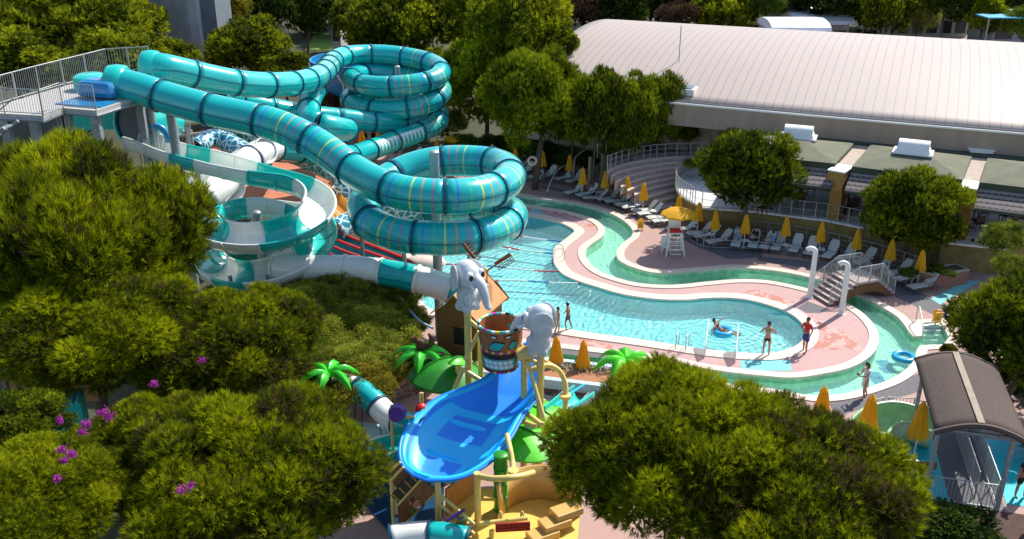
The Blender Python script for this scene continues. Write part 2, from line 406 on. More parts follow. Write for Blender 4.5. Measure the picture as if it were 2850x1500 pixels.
# ------------------------------------------------------------------ vegetation
def leaf_mat(name, c_dark, c_light, trans=.3, hue=None, rough=.85):
    m = bpy.data.materials.new(name); nt, p = nodes(m); N, L = nt.nodes, nt.links
    at = N.new('ShaderNodeAttribute'); at.attribute_name = 'tint'
    oi = N.new('ShaderNodeObjectInfo')
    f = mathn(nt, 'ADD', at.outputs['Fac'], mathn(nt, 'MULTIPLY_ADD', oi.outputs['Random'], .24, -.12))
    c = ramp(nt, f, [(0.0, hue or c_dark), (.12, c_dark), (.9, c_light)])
    L.new(c, p.inputs['Base Color']); p.inputs['Roughness'].default_value = rough; p.inputs['Specular IOR Level'].default_value = .08
    tl = N.new('ShaderNodeBsdfTranslucent'); L.new(c, tl.inputs['Color'])
    mx = N.new('ShaderNodeMixShader'); mx.inputs[0].default_value = trans
    L.new(p.outputs[0], mx.inputs[1]); L.new(tl.outputs[0], mx.inputs[2]); L.new(mx.outputs[0], N['Material Output'].inputs['Surface'])
    return m
M_pine = leaf_mat('pine_needles', (.032, .060, .003), (.44, .47, .008), .38, hue=(.10, .06, .03))
M_pine2 = leaf_mat('pine_needles_far', (.025, .055, .005), (.44, .46, .014), .34, hue=(.06, .045, .02))
M_pine3 = leaf_mat('pine_needles_mid', (.012, .036, .004), (.29, .34, .010), .34, hue=(.05, .04, .015))
M_darkleaf = leaf_mat('dark_foliage', (.012, .032, .006), (.11, .16, .02), .25)
M_olive = leaf_mat('olive_foliage', (.07, .11, .012), (.42, .44, .05), .3)
M_yell = leaf_mat('yellow_foliage', (.10, .09, .01), (.42, .36, .03), .3)
M_brownleaf = leaf_mat('brown_foliage', (.045, .02, .018), (.19, .13, .06), .2)
M_broad = leaf_mat('broad_foliage', (.03, .06, .008), (.22, .30, .035), .3)
M_flower = leaf_mat('magenta_flowers', (.28, .02, .22), (.55, .08, .45), .3)
M_bark = mat('bark', (.10, .07, .055), .95, .4, 5, bump=.8, bscale=12, stretch=(1, 1, .25))

def needles(P, D, L, W, K, tint, spread=.75, rng=None, leaf=False):
    """K thin triangles at each tuft P along D"""
    n = len(P); P = np.repeat(P, K, 0); D = np.repeat(D, K, 0); t = np.repeat(tint, K)
    d = D + rng.normal(0, spread * .55, (n * K, 3)); d /= np.linalg.norm(d, axis=1)[:, None] + 1e-9
    q = np.cross(d, rng.normal(0, 1, (n * K, 3))); q /= np.linalg.norm(q, axis=1)[:, None] + 1e-9
    l = L * rng.uniform(.6, 1.1, (n * K, 1)); w = W * rng.uniform(.7, 1.3, (n * K, 1)) * .5
    if leaf:
        o = P + rng.normal(0, L * .6, (n * K, 3))
        V = np.stack([o - q * w, o + q * w, o + d * l], 1)
    else:
        o = P + rng.normal(0, L * .12, (n * K, 3)); V = np.stack([o - q * w, o + q * w, o + d * l], 1)
    return V.reshape(-1, 3), np.repeat(np.clip(t + rng.normal(0, .05, n * K), 0, 1), 3)
def mesh_tris(name, V, T_):
    me = bpy.data.meshes.new(name); n = len(V) // 3
    me.vertices.add(3 * n); me.vertices.foreach_set('co', V.astype(np.float32).ravel())
    me.loops.add(3 * n); me.loops.foreach_set('vertex_index', np.arange(3 * n, dtype=np.int32))
    me.polygons.add(n); me.polygons.foreach_set('loop_start', np.arange(0, 3 * n, 3, dtype=np.int32))
    a = me.attributes.new('tint', 'FLOAT', 'POINT'); a.data.foreach_set('value', T_.astype(np.float32))
    me.update(); me.validate(); return me
def crown(name, seed, m, rx=1.0, rz=.62, nl=46, lr=.30, tufts=90, K=9, L=.075, W=.010, up=.55, leaf=False, flat=.35, spread=.75, flowers=0):
    """a crown of clumps: unit sized, centred on the origin; z from about -rz to +rz"""
    rng = np.random.default_rng(seed)
    C = []
    tries = 0
    while len(C) < nl and tries < 6000:
        tries += 1
        d = rng.normal(0, 1, 3); d /= np.linalg.norm(d)
        if d[2] < -flat and rng.random() < .8: continue
        s = (rng.uniform(.68, .97) if rng.random() < .85 else rng.uniform(.3, .7)) * (1 + .13 * math.sin(d[0] * 4.1 + seed) * math.cos(d[1] * 3.7 + seed * 2) + .07 * math.sin(d[2] * 6 + seed))
        c = d * s * np.array([rx, rx, rz]) * (1 - lr * .35)
        if all(np.linalg.norm((c - q[0]) / np.array([1, 1, .8])) > lr * .86 for q in C):
            C.append((c, lr * rng.uniform(.72, 1.25), rng.uniform(.2, .78)))
    VV, TT = [], []
    for c, r, t in C:
        k = int(tufts * (r / lr) ** 2)
        d = rng.normal(0, 1, (k, 3)); d /= np.linalg.norm(d, axis=1)[:, None]
        out = c / (np.linalg.norm(c) + 1e-9)
        d = d + .45 * out + np.array([0, 0, .35]); d /= np.linalg.norm(d, axis=1)[:, None]
        rr = r * rng.uniform(.72, 1.08, (k, 1)) * np.array([1, 1, .85])
        P = c + d * rr
        D = d + np.array([0, 0, up]); D /= np.linalg.norm(D, axis=1)[:, None]
        tt = t + .18 * rng.normal(0, 1, k)
        dead = rng.random(k) < .03; tt[dead] = 0
        v, tv = needles(P, D, L, W, K, tt, spread, rng, leaf); VV.append(v); TT.append(tv)
        # woody, leafy heart of the clump: coarse crossing sprays, tinted darker as painted inner shade
        k2 = k // 4; d = rng.normal(0, 1, (k2, 3)); d /= np.linalg.norm(d, axis=1)[:, None]
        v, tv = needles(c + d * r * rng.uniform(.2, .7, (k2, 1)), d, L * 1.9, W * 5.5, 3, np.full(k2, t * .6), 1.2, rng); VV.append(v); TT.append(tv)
    V = np.concatenate(VV); T_ = np.concatenate(TT)
    me = mesh_tris(name, V, T_); me.materials.append(m); me['clumps'] = len(C)
    return me, C
def trunk_mesh(seed, C, base, r, m, limbs=9, curve=.10):
    """tapered trunk from (0,0,base) to the crown centre with limbs into the clumps"""
    rr = random.Random(seed); b = MB(); pts = []
    for i in range(7):
        t = i / 6; pts.append((curve * math.sin(t * 3.1 + seed), curve * math.cos(t * 2.3 + seed) - curve, base * (1 - t) + .15 * t))
    b.tube(pts, [r * (1.25 - .62 * i / 6) for i in range(7)], 9)
    low = sorted(C, key=lambda q: rr.random())[:limbs]
    for c, rad, _ in low:
        s = rr.uniform(.66, .95); k = int(s * 6); a = Vector(pts[k]); e = Vector(c) * .93
        mid = a.lerp(e, .5) + Vector((0, 0, -.05)); b.tube(spline([a, mid, e], 3), [r * .5, r * .45, r * .4, r * .34, r * .28, r * .2, r * .12], 6)
    me = bpy.data.meshes.new('trunk'); me.from_pydata(b.v, [], b.f); me.update(); me.materials.append(m)
    me.polygons.foreach_set('use_smooth', [True] * len(me.polygons)); return me

VAR = {}
def variant(key, **k):
    VAR[key] = crown('crown_' + key, **k)
# near pines: fine long needles
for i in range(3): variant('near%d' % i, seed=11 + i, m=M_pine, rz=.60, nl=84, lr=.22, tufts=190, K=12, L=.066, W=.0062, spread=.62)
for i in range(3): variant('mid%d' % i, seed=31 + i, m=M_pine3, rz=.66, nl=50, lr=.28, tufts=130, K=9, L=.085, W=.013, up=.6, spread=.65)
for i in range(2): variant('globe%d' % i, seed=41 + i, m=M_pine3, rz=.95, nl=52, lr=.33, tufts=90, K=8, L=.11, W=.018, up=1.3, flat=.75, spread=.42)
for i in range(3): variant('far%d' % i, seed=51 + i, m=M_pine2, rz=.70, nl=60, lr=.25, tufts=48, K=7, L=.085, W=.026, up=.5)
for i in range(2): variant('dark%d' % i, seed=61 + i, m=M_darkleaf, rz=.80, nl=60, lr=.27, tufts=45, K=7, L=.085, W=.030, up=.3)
variant('olive0', seed=71, m=M_olive, rz=.8, nl=46, lr=.30, tufts=60, K=7, L=.07, W=.022, leaf=True)
variant('yellow0', seed=72, m=M_yell, rz=.75, nl=50, lr=.28, tufts=50, K=7, L=.08, W=.025)
variant('brown0', seed=73, m=M_brownleaf, rz=.75, nl=50, lr=.30, tufts=60, K=7, L=.08, W=.022)
variant('broad0', seed=74, m=M_broad, rz=.8, nl=46, lr=.28, tufts=60, K=6, L=.07, W=.035, leaf=True)
variant('ivy0', seed=75, m=M_olive, rz=.7, nl=90, lr=.20, tufts=110, K=7, L=.045, W=.014, leaf=True, up=.0)
tn = [0]
def tree(u, v, wpx, Y, key, name, label, cat, group=None, hs=1.0, z0=0.0, tr=.045, limbs=9, base=None):
    """tree whose crown centre shows at u, v with the crown wpx wide at distance Y"""
    c = A(u, v, Y); r = wpx / 2 / ppm(c) * (.85 if key[:5] == 'globe' else .93); tn[0] += 1
    me, C = VAR[key]
    o = thing(name, (c.x, c.y, z0), label, cat, group, rz=(tn[0] * 2.4) % 6.28)
    o.scale = (1, 1, 1)
    zc = c.z - z0
    k = bpy.data.objects.new('crown', me); COL.objects.link(k); k.parent = o
    k.location = (0, 0, zc); k.scale = (r, r, r * hs)
    if limbs:
        t = trunk_mesh(tn[0], C, -zc / r, tr, M_bark, limbs)
        q = bpy.data.objects.new('trunk', t); COL.objects.link(q); q.parent = o; q.location = (0, 0, zc); q.scale = (r, r, r)
    return o
def shrub(u, v, wpx, key, name, label, cat, group, hs, z0=0.0):
    r = .5
    for _ in range(4):
        c = G(u, v, z0 + r * hs * .55); r = wpx / 2 / ppm(c) * .93
    return tree(u, v, wpx, c.y, key, name, label, cat, group, hs, z0, tr=.03, limbs=4)
def bush(u, v, wpx, Y, key, name, label, cat='shrub', group=None, hs=1.0, z0=0):
    return tree(u, v, wpx, Y, key, name, label, cat, group, hs, z0, tr=.03, limbs=5)

G_near = 'pines nearest the camera'
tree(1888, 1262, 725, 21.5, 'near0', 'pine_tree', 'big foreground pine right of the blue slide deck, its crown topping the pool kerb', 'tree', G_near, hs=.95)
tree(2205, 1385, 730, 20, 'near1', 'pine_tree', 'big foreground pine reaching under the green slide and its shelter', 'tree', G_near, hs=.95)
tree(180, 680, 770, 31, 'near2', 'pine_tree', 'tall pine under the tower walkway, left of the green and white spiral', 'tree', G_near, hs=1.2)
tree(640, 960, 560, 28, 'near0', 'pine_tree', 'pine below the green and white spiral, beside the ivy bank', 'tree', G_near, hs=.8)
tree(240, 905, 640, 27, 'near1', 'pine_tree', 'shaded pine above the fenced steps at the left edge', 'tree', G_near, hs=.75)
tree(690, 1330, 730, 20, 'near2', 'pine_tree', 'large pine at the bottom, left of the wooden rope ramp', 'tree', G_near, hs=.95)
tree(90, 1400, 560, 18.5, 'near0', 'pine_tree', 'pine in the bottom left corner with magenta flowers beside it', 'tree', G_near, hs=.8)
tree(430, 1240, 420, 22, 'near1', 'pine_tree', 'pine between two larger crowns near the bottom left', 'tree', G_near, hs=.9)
tree(2855, 925, 400, 34, 'mid0', 'pine_tree', 'dark pine at the right edge behind the curved shelter roof', 'tree', 'pines by the right edge', hs=1.1)
tree(2865, 1120, 330, 36, 'dark0', 'broadleaf_tree', 'dark shading tree at the right edge over the two visitors', 'tree', 'pines by the right edge', hs=1.2)
tree(2082, 480, 300, 53.8, 'globe0', 'pine_tree', 'round pine in front of the terrace, left of the ochre pillar', 'tree', 'pines by the terrace', hs=.85, tr=.06)
tree(2545, 585, 310, 49.5, 'globe1', 'pine_tree', 'round pine in front of the terrace, between the two ochre pillars', 'tree', 'pines by the terrace', hs=.88, tr=.06)
G_row = 'pines standing behind the sun loungers'
tree(1345, 225, 270, 77, 'far0', 'pine_tree', 'spreading pine just right of the far tube spiral', 'tree', G_row, hs=1.2)
tree(1490, 265, 300, 63.5, 'mid1', 'pine_tree', 'pine with a tall bare trunk behind the sun loungers', 'tree', G_row, hs=1.25, tr=.06)
tree(1672, 318, 180, 62.5, 'globe0', 'pine_tree', 'egg shaped pine in the row, next to the tall trunked one', 'tree', G_row, hs=1.5)
tree(1755, 322, 175, 63, 'globe1', 'pine_tree', 'egg shaped pine in the middle of the row before the hall roof', 'tree', G_row, hs=1.5)
tree(1840, 318, 170, 65, 'globe0', 'pine_tree', 'egg shaped pine at the end of the row, by the roof corner', 'tree', G_row, hs=1.45)
tree(1918, 372, 60, 64.8, 'mid2', 'shrub', 'small pine shrub by the hall wall at the end of the row', 'shrub', None, hs=1, limbs=4)
tree(1592, 320, 150, 66, 'mid2', 'pine_tree', 'fuller pine filling the row between the tall trunked one and the egg shaped ones', 'tree', G_row, hs=1.4)
G_far = 'trees behind the slides and the hall'
far = [
 (200, 75, 480, 80, 'far1', 'tall pine behind the walkway, beside the grey block', 1.0), (60, 170, 330, 72, 'far0', 'low pine crown behind the far end of the walkway', .7),
 (330, 175, 330, 66, 'far2', 'low pine crown right behind the walkway railing', .8), (480, 160, 150, 68, 'far0', 'small pine crown between the railing and the grey block', .9),
 (690, 140, 240, 84, 'far1', 'dense pine behind the start of the back tube', 1.0), (800, 190, 190, 82, 'far2', 'low pine behind the rising bend of the back tube', .7),
 (600, 20, 200, 100, 'yellow0', 'yellowish tree right of the grey block', .8), (740, 10, 180, 108, 'dark0', 'dark tree above the lawn, left side', 1.2),
 (860, 20, 170, 112, 'dark1', 'dark tree with bare trunk above the lawn', 1.2), (1010, 60, 190, 104, 'far0', 'pine just right of the lawn', 1.0),
 (1120, 70, 300, 96, 'far1', 'broad pine above the top ring of the far spiral', 1.1), (1310, 60, 240, 98, 'far2', 'dark pine between the spiral and the hall roof', 1.2),
 (1455, 70, 300, 77, 'far0', 'large pine at the left corner of the hall roof', 1.15), (1560, 120, 110, 74, 'far1', 'small pine bough crown over the roof corner', 1.2),
 (1215, 190, 150, 86, 'far2', 'bushy pine peeping beside the far spiral', .9),
 (1620, 20, 170, 125, 'brown0', 'brownish purple tree behind the hall roof', .9), (1740, 15, 170, 124, 'dark0', 'dark tree behind the hall roof, after the brown one', 1.1),
 (1890, 45, 130, 120, 'brown0', 'round russet bush behind the hall roof', .8), (2020, 25, 220, 122, 'far0', 'bright pine behind the hall, beside the white roofed cabins', 1.1),
 (2140, 15, 120, 118, 'broad0', 'broad leaved bush beside the white roofed cabins', 1.0),
 (2320, 0, 260, 118, 'dark1', 'dark pine in front of the white roofed cabins', .6), (2470, 20, 170, 112, 'far1', 'tall pine right of the white roofed cabins', 1.3),
 (2560, 30, 130, 116, 'olive0', 'pale tree in front of the long low house', 1.2), (2640, 5, 150, 110, 'dark0', 'sparse dark tree in front of the long low house', 1.0),
 (2740, 40, 130, 108, 'far2', 'pine with forked trunk before the long low house', 1.3), (2845, 70, 120, 104, 'broad0', 'bushy tree at the upper right edge', 1.1),
]
for u, v, w_, Y, key, lab, hs in far:
    tree(u, v, w_, Y, key, 'pine_tree' if key[:3] in ('far', 'mid') else 'broadleaf_tree', lab, 'tree', G_far, hs=hs, limbs=5)
tree(938, 278, 110, 77, 'brown0', 'broadleaf_tree', 'russet bush seen between the far spiral and the rising tube', 'tree', G_far, hs=.9, limbs=4)
# wooded backdrop that reads as one mass
def woods():
    me, C = VAR['dark0']; rr = random.Random(5); V0 = np.empty(len(me.vertices) * 3, np.float32); me.vertices.foreach_get('co', V0); V0 = V0.reshape(-1, 3)[::1]
    T0 = np.empty(len(me.vertices), np.float32); me.attributes['tint'].data.foreach_get('value', T0)
    nt_ = len(V0) // 3; V3 = V0.reshape(nt_, 3, 3); T3 = T0.reshape(nt_, 3); VV, TT = [], []
    for i in range(46):
        x = -95 + i * 4.6 + rr.uniform(-1.5, 1.5); y = 136 + rr.uniform(-4, 10); s = rr.uniform(5, 8); z = rr.uniform(4, 7)
        sel = np.random.default_rng(i).random(nt_) < .45; q = V3[sel] * np.array([s, s, s * 1.1]); an = rr.uniform(0, 6.28)
        q = q @ np.array([[math.cos(an), math.sin(an), 0], [-math.sin(an), math.cos(an), 0], [0, 0, 1]]); VV.append((q + np.array([x, y, z])).reshape(-1, 3)); TT.append(np.clip(T3[sel].ravel() + rr.uniform(-.2, .25), 0, 1))
    me = mesh_tris('woods', np.concatenate(VV), np.concatenate(TT)); me.materials.append(M_darkleaf)
    o = bpy.data.objects.new('woods', me); COL.objects.link(o); tag(o, 'dark wood closing the view behind everything', 'woods', kind='stuff')
woods()
# ------------------------------------------------------------------ water slides
def attr_mat(name, build, rough=.22, coat=.4):
    m = bpy.data.materials.new(name); nt, p = nodes(m)
    uv = nt.nodes.new('ShaderNodeUVMap'); sp = nt.nodes.new('ShaderNodeSeparateXYZ'); nt.links.new(uv.outputs['UV'], sp.inputs[0])
    c = build(nt, sp.outputs[0], sp.outputs[1])
    n = noise(nt, coords(nt), 1.2, 5); c = mixc(nt, mathn(nt, 'MULTIPLY', n, .22), c, (.02, .20, .24))
    nt.links.new(c, p.inputs['Base Color']); p.inputs['Roughness'].default_value = rough
    p.inputs['Coat Weight'].default_value = coat; p.inputs['Coat Roughness'].default_value = .1
    nn = noise(nt, coords(nt), 6, 3); rr = mathn(nt, 'MULTIPLY_ADD', nn, .25, rough - .08); nt.links.new(rr, p.inputs['Roughness'])
    return m
def band(nt, u, a, b):
    return mathn(nt, 'MULTIPLY', mathn(nt, 'GREATER_THAN', u, a), mathn(nt, 'LESS_THAN', u, b))
SEG = 2.55
def tubecol(nt, u, v):
    # u: metres along; the section index picks plain or rainbow sections, v is the way round 0..1 with 0 on the crown line
    idx = mathn(nt, 'FLOOR', mathn(nt, 'DIVIDE', u, SEG)); fr = mathn(nt, 'SUBTRACT', mathn(nt, 'DIVIDE', u, SEG), idx)
    c = (.001, .46, .45)
    wob = noise(nt, coords(nt), 9, 3)
    first = True
    for k, col in enumerate([(.02, .18, .75), (.02, .62, .30), (.75, .80, .03), (.62, .34, .12), (.42, .16, .30)]):
        a = .16 + k * .165
        f = band(nt, mathn(nt, 'MULTIPLY_ADD', wob, .012, fr), a, a + .028)
        c = mixc(nt, mathn(nt, 'MULTIPLY', f, .85), c, col)
    # longitudinal joint seam at mid height, both sides
    for s_ in (.255, .745):
        f = band(nt, v, s_ - .009, s_ + .009); c = mixc(nt, mathn(nt, 'MULTIPLY', f, .85), c, (.01, .16, .24))
    return c
def plaincol(nt, u, v):
    c = (.001, .46, .44)
    for s_ in (.255, .745):
        f = band(nt, v, s_ - .009, s_ + .009); c = mixc(nt, mathn(nt, 'MULTIPLY', f, .85), c, (.01, .16, .24))
    return c
def zigcol(nt, u, v):
    # clear zigzag windows cut in a teal tube section
    c = (.001, .52, .43)
    t = mathn(nt, 'ABSOLUTE', mathn(nt, 'SUBTRACT', mathn(nt, 'FRACT', mathn(nt, 'MULTIPLY', u, 2.6)), .5))
    v = mathn(nt, 'MINIMUM', v, mathn(nt, 'SUBTRACT', 1.0, v)); h = mathn(nt, 'MULTIPLY', mathn(nt, 'SUBTRACT', v, .13), 4.6)
    f = mathn(nt, 'MULTIPLY', mathn(nt, 'GREATER_THAN', mathn(nt, 'SUBTRACT', mathn(nt, 'MULTIPLY', t, 1.7), h), .05), band(nt, v, .12, .30))
    return mixc(nt, f, c, (.75, .85, .88))
def hexcol(dark, light):
    def fn(nt, u, v):
        s = coords(nt); vo = nt.nodes.new('ShaderNodeTexVoronoi'); vo.feature = 'DISTANCE_TO_EDGE'; vo.inputs['Scale'].default_value = 2.3
        nt.links.new(s, vo.inputs['Vector'])
        f = mathn(nt, 'LESS_THAN', vo.outputs['Distance'], .09)
        return mixc(nt, f, dark, light)
    return fn
M_rainbow = attr_mat('rainbow_tube', tubecol); M_teal = attr_mat('teal_tube', plaincol); M_zig = attr_mat('zigzag_tube', zigcol)
M_hex = attr_mat('cell_pattern_tube', hexcol((.005, .22, .33), (.75, .85, .85))); M_hexg = attr_mat('cell_pattern_green', hexcol((.01, .26, .22), (.72, .85, .75)))
M_lip = mat('dark_flange', (.003, .06, .12), .35, coat=.3)
M_tealp = mat('teal_gelcoat', (.004, .48, .42), .28, .12, 1.5, coat=.4)
M_whitep = mat('white_gelcoat', (.80, .80, .74), .3, .05, 1.5, coat=.4)
M_bluep = mat('blue_gelcoat', (.01, .20, .42), .3, .1, 1.5, coat=.4)
M_tealin = mat('teal_inside', (.01, .38, .36), .3, .15, 1.2, coat=.4)
M_steel = mat('galvanised_steel', (.30, .32, .33), .55, .35, 14, metal=.35, bump=.15)
M_rail = mat('rail_steel', (.42, .43, .42), .45, .15, 10, metal=.5)

def proj(p):
    z = p[1] * CT + (H - p[2]) * ST; return 1425 + F * p[0] / z, 750 - F * (p[1] * ST - (H - p[2]) * CT) / z
def frames(P):
    T_ = np.gradient(P, axis=0); T_ /= np.linalg.norm(T_, axis=1)[:, None]
    U = np.array([0, 0, 1.0]); X = np.cross(T_, U); X /= np.linalg.norm(X, axis=1)[:, None]
    return T_, X, np.cross(X, T_)
def sweep(name, P, s, prof, m, parent, u0=0, smooth=True, closed=True, thick=0, bank=0, vs=None):
    """sweep a profile [(x, y)] (x to the right of travel, y up) along P"""
    T_, X, Y = frames(P); prof = np.array(prof); k = len(prof); n = len(P)
    bk = bank if hasattr(bank, '__len__') else [bank] * n
    V = []
    for i in range(n):
        c, sn = math.cos(bk[i]), math.sin(bk[i])
        for x, y in prof: V.append(P[i] + X[i] * (x * c - y * sn) + Y[i] * (x * sn + y * c))
    kk = k if closed else k - 1
    fs = [(i * k + j, i * k + (j + 1) % k, (i + 1) * k + (j + 1) % k, (i + 1) * k + j) for i in range(n - 1) for j in range(kk)]
    me = bpy.data.meshes.new(name); me.from_pydata([tuple(v) for v in V], [], fs)
    uvl = me.uv_layers.new(name='UVMap'); ii = 0
    for i in range(n - 1):
        for j in range(kk):
            for (a, b) in ((i, j), (i, j + 1), (i + 1, j + 1), (i + 1, j)):
                uvl.data[ii].uv = (float(s[a]) + u0, b / k); ii += 1
    me.update(); o = finish(name, me, m, parent, True, smooth)
    if thick:
        md = o.modifiers.new('wall', 'SOLIDIFY'); md.thickness = thick; md.offset = -1
    return o
def circ(r, n=24):    # starts at the crown line, goes round
    return [(r * math.sin(2 * math.pi * k / n), r * math.cos(2 * math.pi * k / n)) for k in range(n)]
def tube_slide(name, label, pts, r, mfun, group=None, seg=SEG, lip=M_lip, lipd=.06, n=22, hollow_end=True):
    """pts: (u, v, y) seen points; a tube of bolted sections with a flange at every joint"""
    W = [A(*p) for p in pts]; P, s = resample(spline(W, 10), .22)
    # smooth lightly
    for _ in range(4): P[1:-1] = (P[:-2] + 2 * P[1:-1] + P[2:]) / 4
    root = thing(name, (W[0].x, W[0].y, 0), label, 'water slide', group)
    ns = max(1, int(round(s[-1] / seg))); per = s[-1] / ns
    for i in range(ns):
        a, b = i * per, (i + 1) * per
        q = np.linspace(a, b, 9); Q = np.stack([np.interp(q, s, P[:, j]) for j in range(3)], 1)
        Qe = np.vstack([np.array([np.interp(a - .1, s, P[:, j]) for j in range(3)])[None], Q, np.array([np.interp(b + .1, s, P[:, j]) for j in range(3)])[None]])
        mc_ = [np.interp((a + b) / 2, s, P[:, j]) for j in range(3)]; m = mfun(i, ns) if mfun.__code__.co_argcount == 2 else mfun(i, ns, *proj(mc_))
        sweep('tube_section', Q, (q - a) / per * SEG + i * SEG, circ(r, n), m, root, thick=.03)
        for t, last in ((b, i == ns - 1),) if i else ((a, 0), (b, ns == 1)):
            c = np.array([np.interp(t, s, P[:, j]) for j in range(3)]); d = np.array([np.interp(min(t + .15, s[-1]), s, P[:, j]) - np.interp(max(t - .15, 0), s, P[:, j]) for j in range(3)])
            d = Vector(d).normalized(); c = Vector(c); x = d.cross(Vector((0, 0, 1))).normalized(); y = x.cross(d)
            b_ = MB(); nn = 28; vs = []
            for (rad, off) in ((r - .01, -.045), (r + lipd, -.04), (r + lipd, .04), (r - .01, .045)):
                for k in range(nn):
                    an = 2 * math.pi * k / nn; vs.append(c + d * off + (x * math.sin(an) + y * math.cos(an)) * rad)
            b_.add(vs, [(l * nn + k, l * nn + (k + 1) % nn, ((l + 1) % 4) * nn + (k + 1) % nn, ((l + 1) % 4) * nn + k) for l in range(4) for k in range(nn)])
            b_.build('flange', lip, root)
    return root, P

t1 = [(318,232,43.6),(345,236,43.4),(405,252,43),(479,277,42.6),(605,310,42),(700,330,41.6),(768,348,41.2),(835,376,40.8),(906,417,40.2),(973,468,39.4),(1022,498,38.6),(1077,523,37.8),(1140,540,37.3),(1232,547,37.1),(1310,543,37.4),(1376,526,38.6),(1416,500,40.2),(1414,474,41.8),(1378,455,43.0),(1310,447,43.7),(1232,448,43.9),(1160,462,43.6),(1090,492,42.8),(1035,530,41.4),(1012,572,39.6),(1022,612,38.4),(1068,641,37.5),(1140,658,37.1),(1232,663,37.0),(1318,658,37.3),(1384,641,38.4),(1422,612,40),(1422,590,41.6),(1385,576,42.9),(1310,572,43.7),(1232,582,43.9),(1190,600,43.6)]
s1, P1 = tube_slide('tube_slide', 'teal tube slide with rainbow rings winding twice round the tall steel pole in the middle', t1, .74,
    lambda i, n: M_rainbow if i in (3, 4, 6, 7, 8, 9, 10, 14, 15, 16, 17, 18, 19) else M_teal)
t2 = [(418,185,49.2),(452,187,49),(520,202,50),(590,218,51),(655,230,52),(720,236,53.5),(790,235,55.5),(850,226,58.5),(893,208,62),(915,186,66),(930,168,69.5),(965,155,72),(1013,151,73.2),(1069,151,73.5),(1130,158,73.2),(1185,170,72.2),(1222,188,70.4),(1226,207,69),(1200,224,67.8),(1155,234,67),(1106,239,66.8),(1050,240,67),(1005,234,68),(980,222,69.6),(988,211,71.4),(1030,205,73),(1106,206,73.6),(1180,219,72.8),(1222,238,70.8),(1230,258,69.2),(1205,281,67.9),(1160,296,67),(1106,304,66.8),(1045,304,67.1),(995,295,68.2),(972,278,69.8),(985,264,71.6),(1030,262,73),(1106,268,73.6),(1180,290,72.8),(1218,310,70.8),(1222,335,69.4),(1200,354,68.2),(1150,374,67),(1095,393,65.5),(1040,414,63.8),(985,432,61.5),(915,436,58),(850,425,55),(800,414,53),(755,413,51.5),(715,430,50),(675,458,48.5),(635,500,46.5),(600,530,45.2),(570,560,44.5)]
def m2(i, n, u, v):
    if u < 765 and v > 400: return M_whitep
    if 1010 < u < 1185 and v > 352: return M_zig
    if u > 1130 or (840 < u < 915 and v < 235): return M_rainbow
    return M_teal
s2, P2 = tube_slide('tube_slide', 'teal tube slide leaving the tower behind the first and coiling three times in the distance', t2, .73, m2)
t3 = [(600,268,58),(650,274,60),(700,290,61),(760,303,62),(830,316,63),(884,324,64),(970,332,65),(1050,342,66),(1120,343,67.5),(1180,334,69.5)]
s3, P3 = tube_slide('tube_slide', 'dark teal tube slide running level underneath the far spiral', t3, .72, lambda i, n: M_teal)
t4 = [(880,245,62),(866,270,61),(860,300,59.5),(862,328,58),(885,345,57),(930,355,57.5),(970,362,59)]
s4, P4 = tube_slide('tube_slide', 'short teal tube dropping behind the middle of the front slide', t4, .72, lambda i, n: M_rainbow if i > 3 else M_teal)
t5 = [(770,738,38.6),(800,745,38.4),(860,748,38.2),(920,747,38),(990,749,37.8),(1060,757,37.6),(1120,767,37.4),(1180,781,37.2),(1240,800,37),(1300,825,36.6),(1350,850,36.2)]
s5, P5 = tube_slide('tube_slide', 'white and teal tube leading out of the open spiral, past the steel pole', t5, .60, lambda i, n, u, v: M_whitep if u < 1020 or 1135 < u < 1238 else M_teal, lip=M_whitep, lipd=.05, seg=1.75)
# small enclosed slide down at the left of the play tower
t6 = [(925,1068,29.5),(960,1072,29.2),(1000,1085,28.9),(1035,1108,28.6),(1060,1140,28.2),(1090,1165,27.8),(1130,1180,27.4),(1180,1195,27)]
s6, P6 = tube_slide('tube_slide', 'thin teal and white tube slide beside the blue slide deck', t6, .42, lambda i, n: M_whitep if i in (0, 2) else M_teal, seg=1.15, lipd=.05, n=18)
t7 = [(1090,1500,23.5),(1130,1490,23.6),(1190,1487,23.6),(1250,1492,23.5),(1300,1505,23.4)]
s7, P7 = tube_slide('tube_slide', 'teal tube with a white mouth at the very bottom, under the wooden ramp', t7, .42, lambda i, n: M_whitep if i == 0 else M_teal, seg=1.1, lipd=.05, n=18)

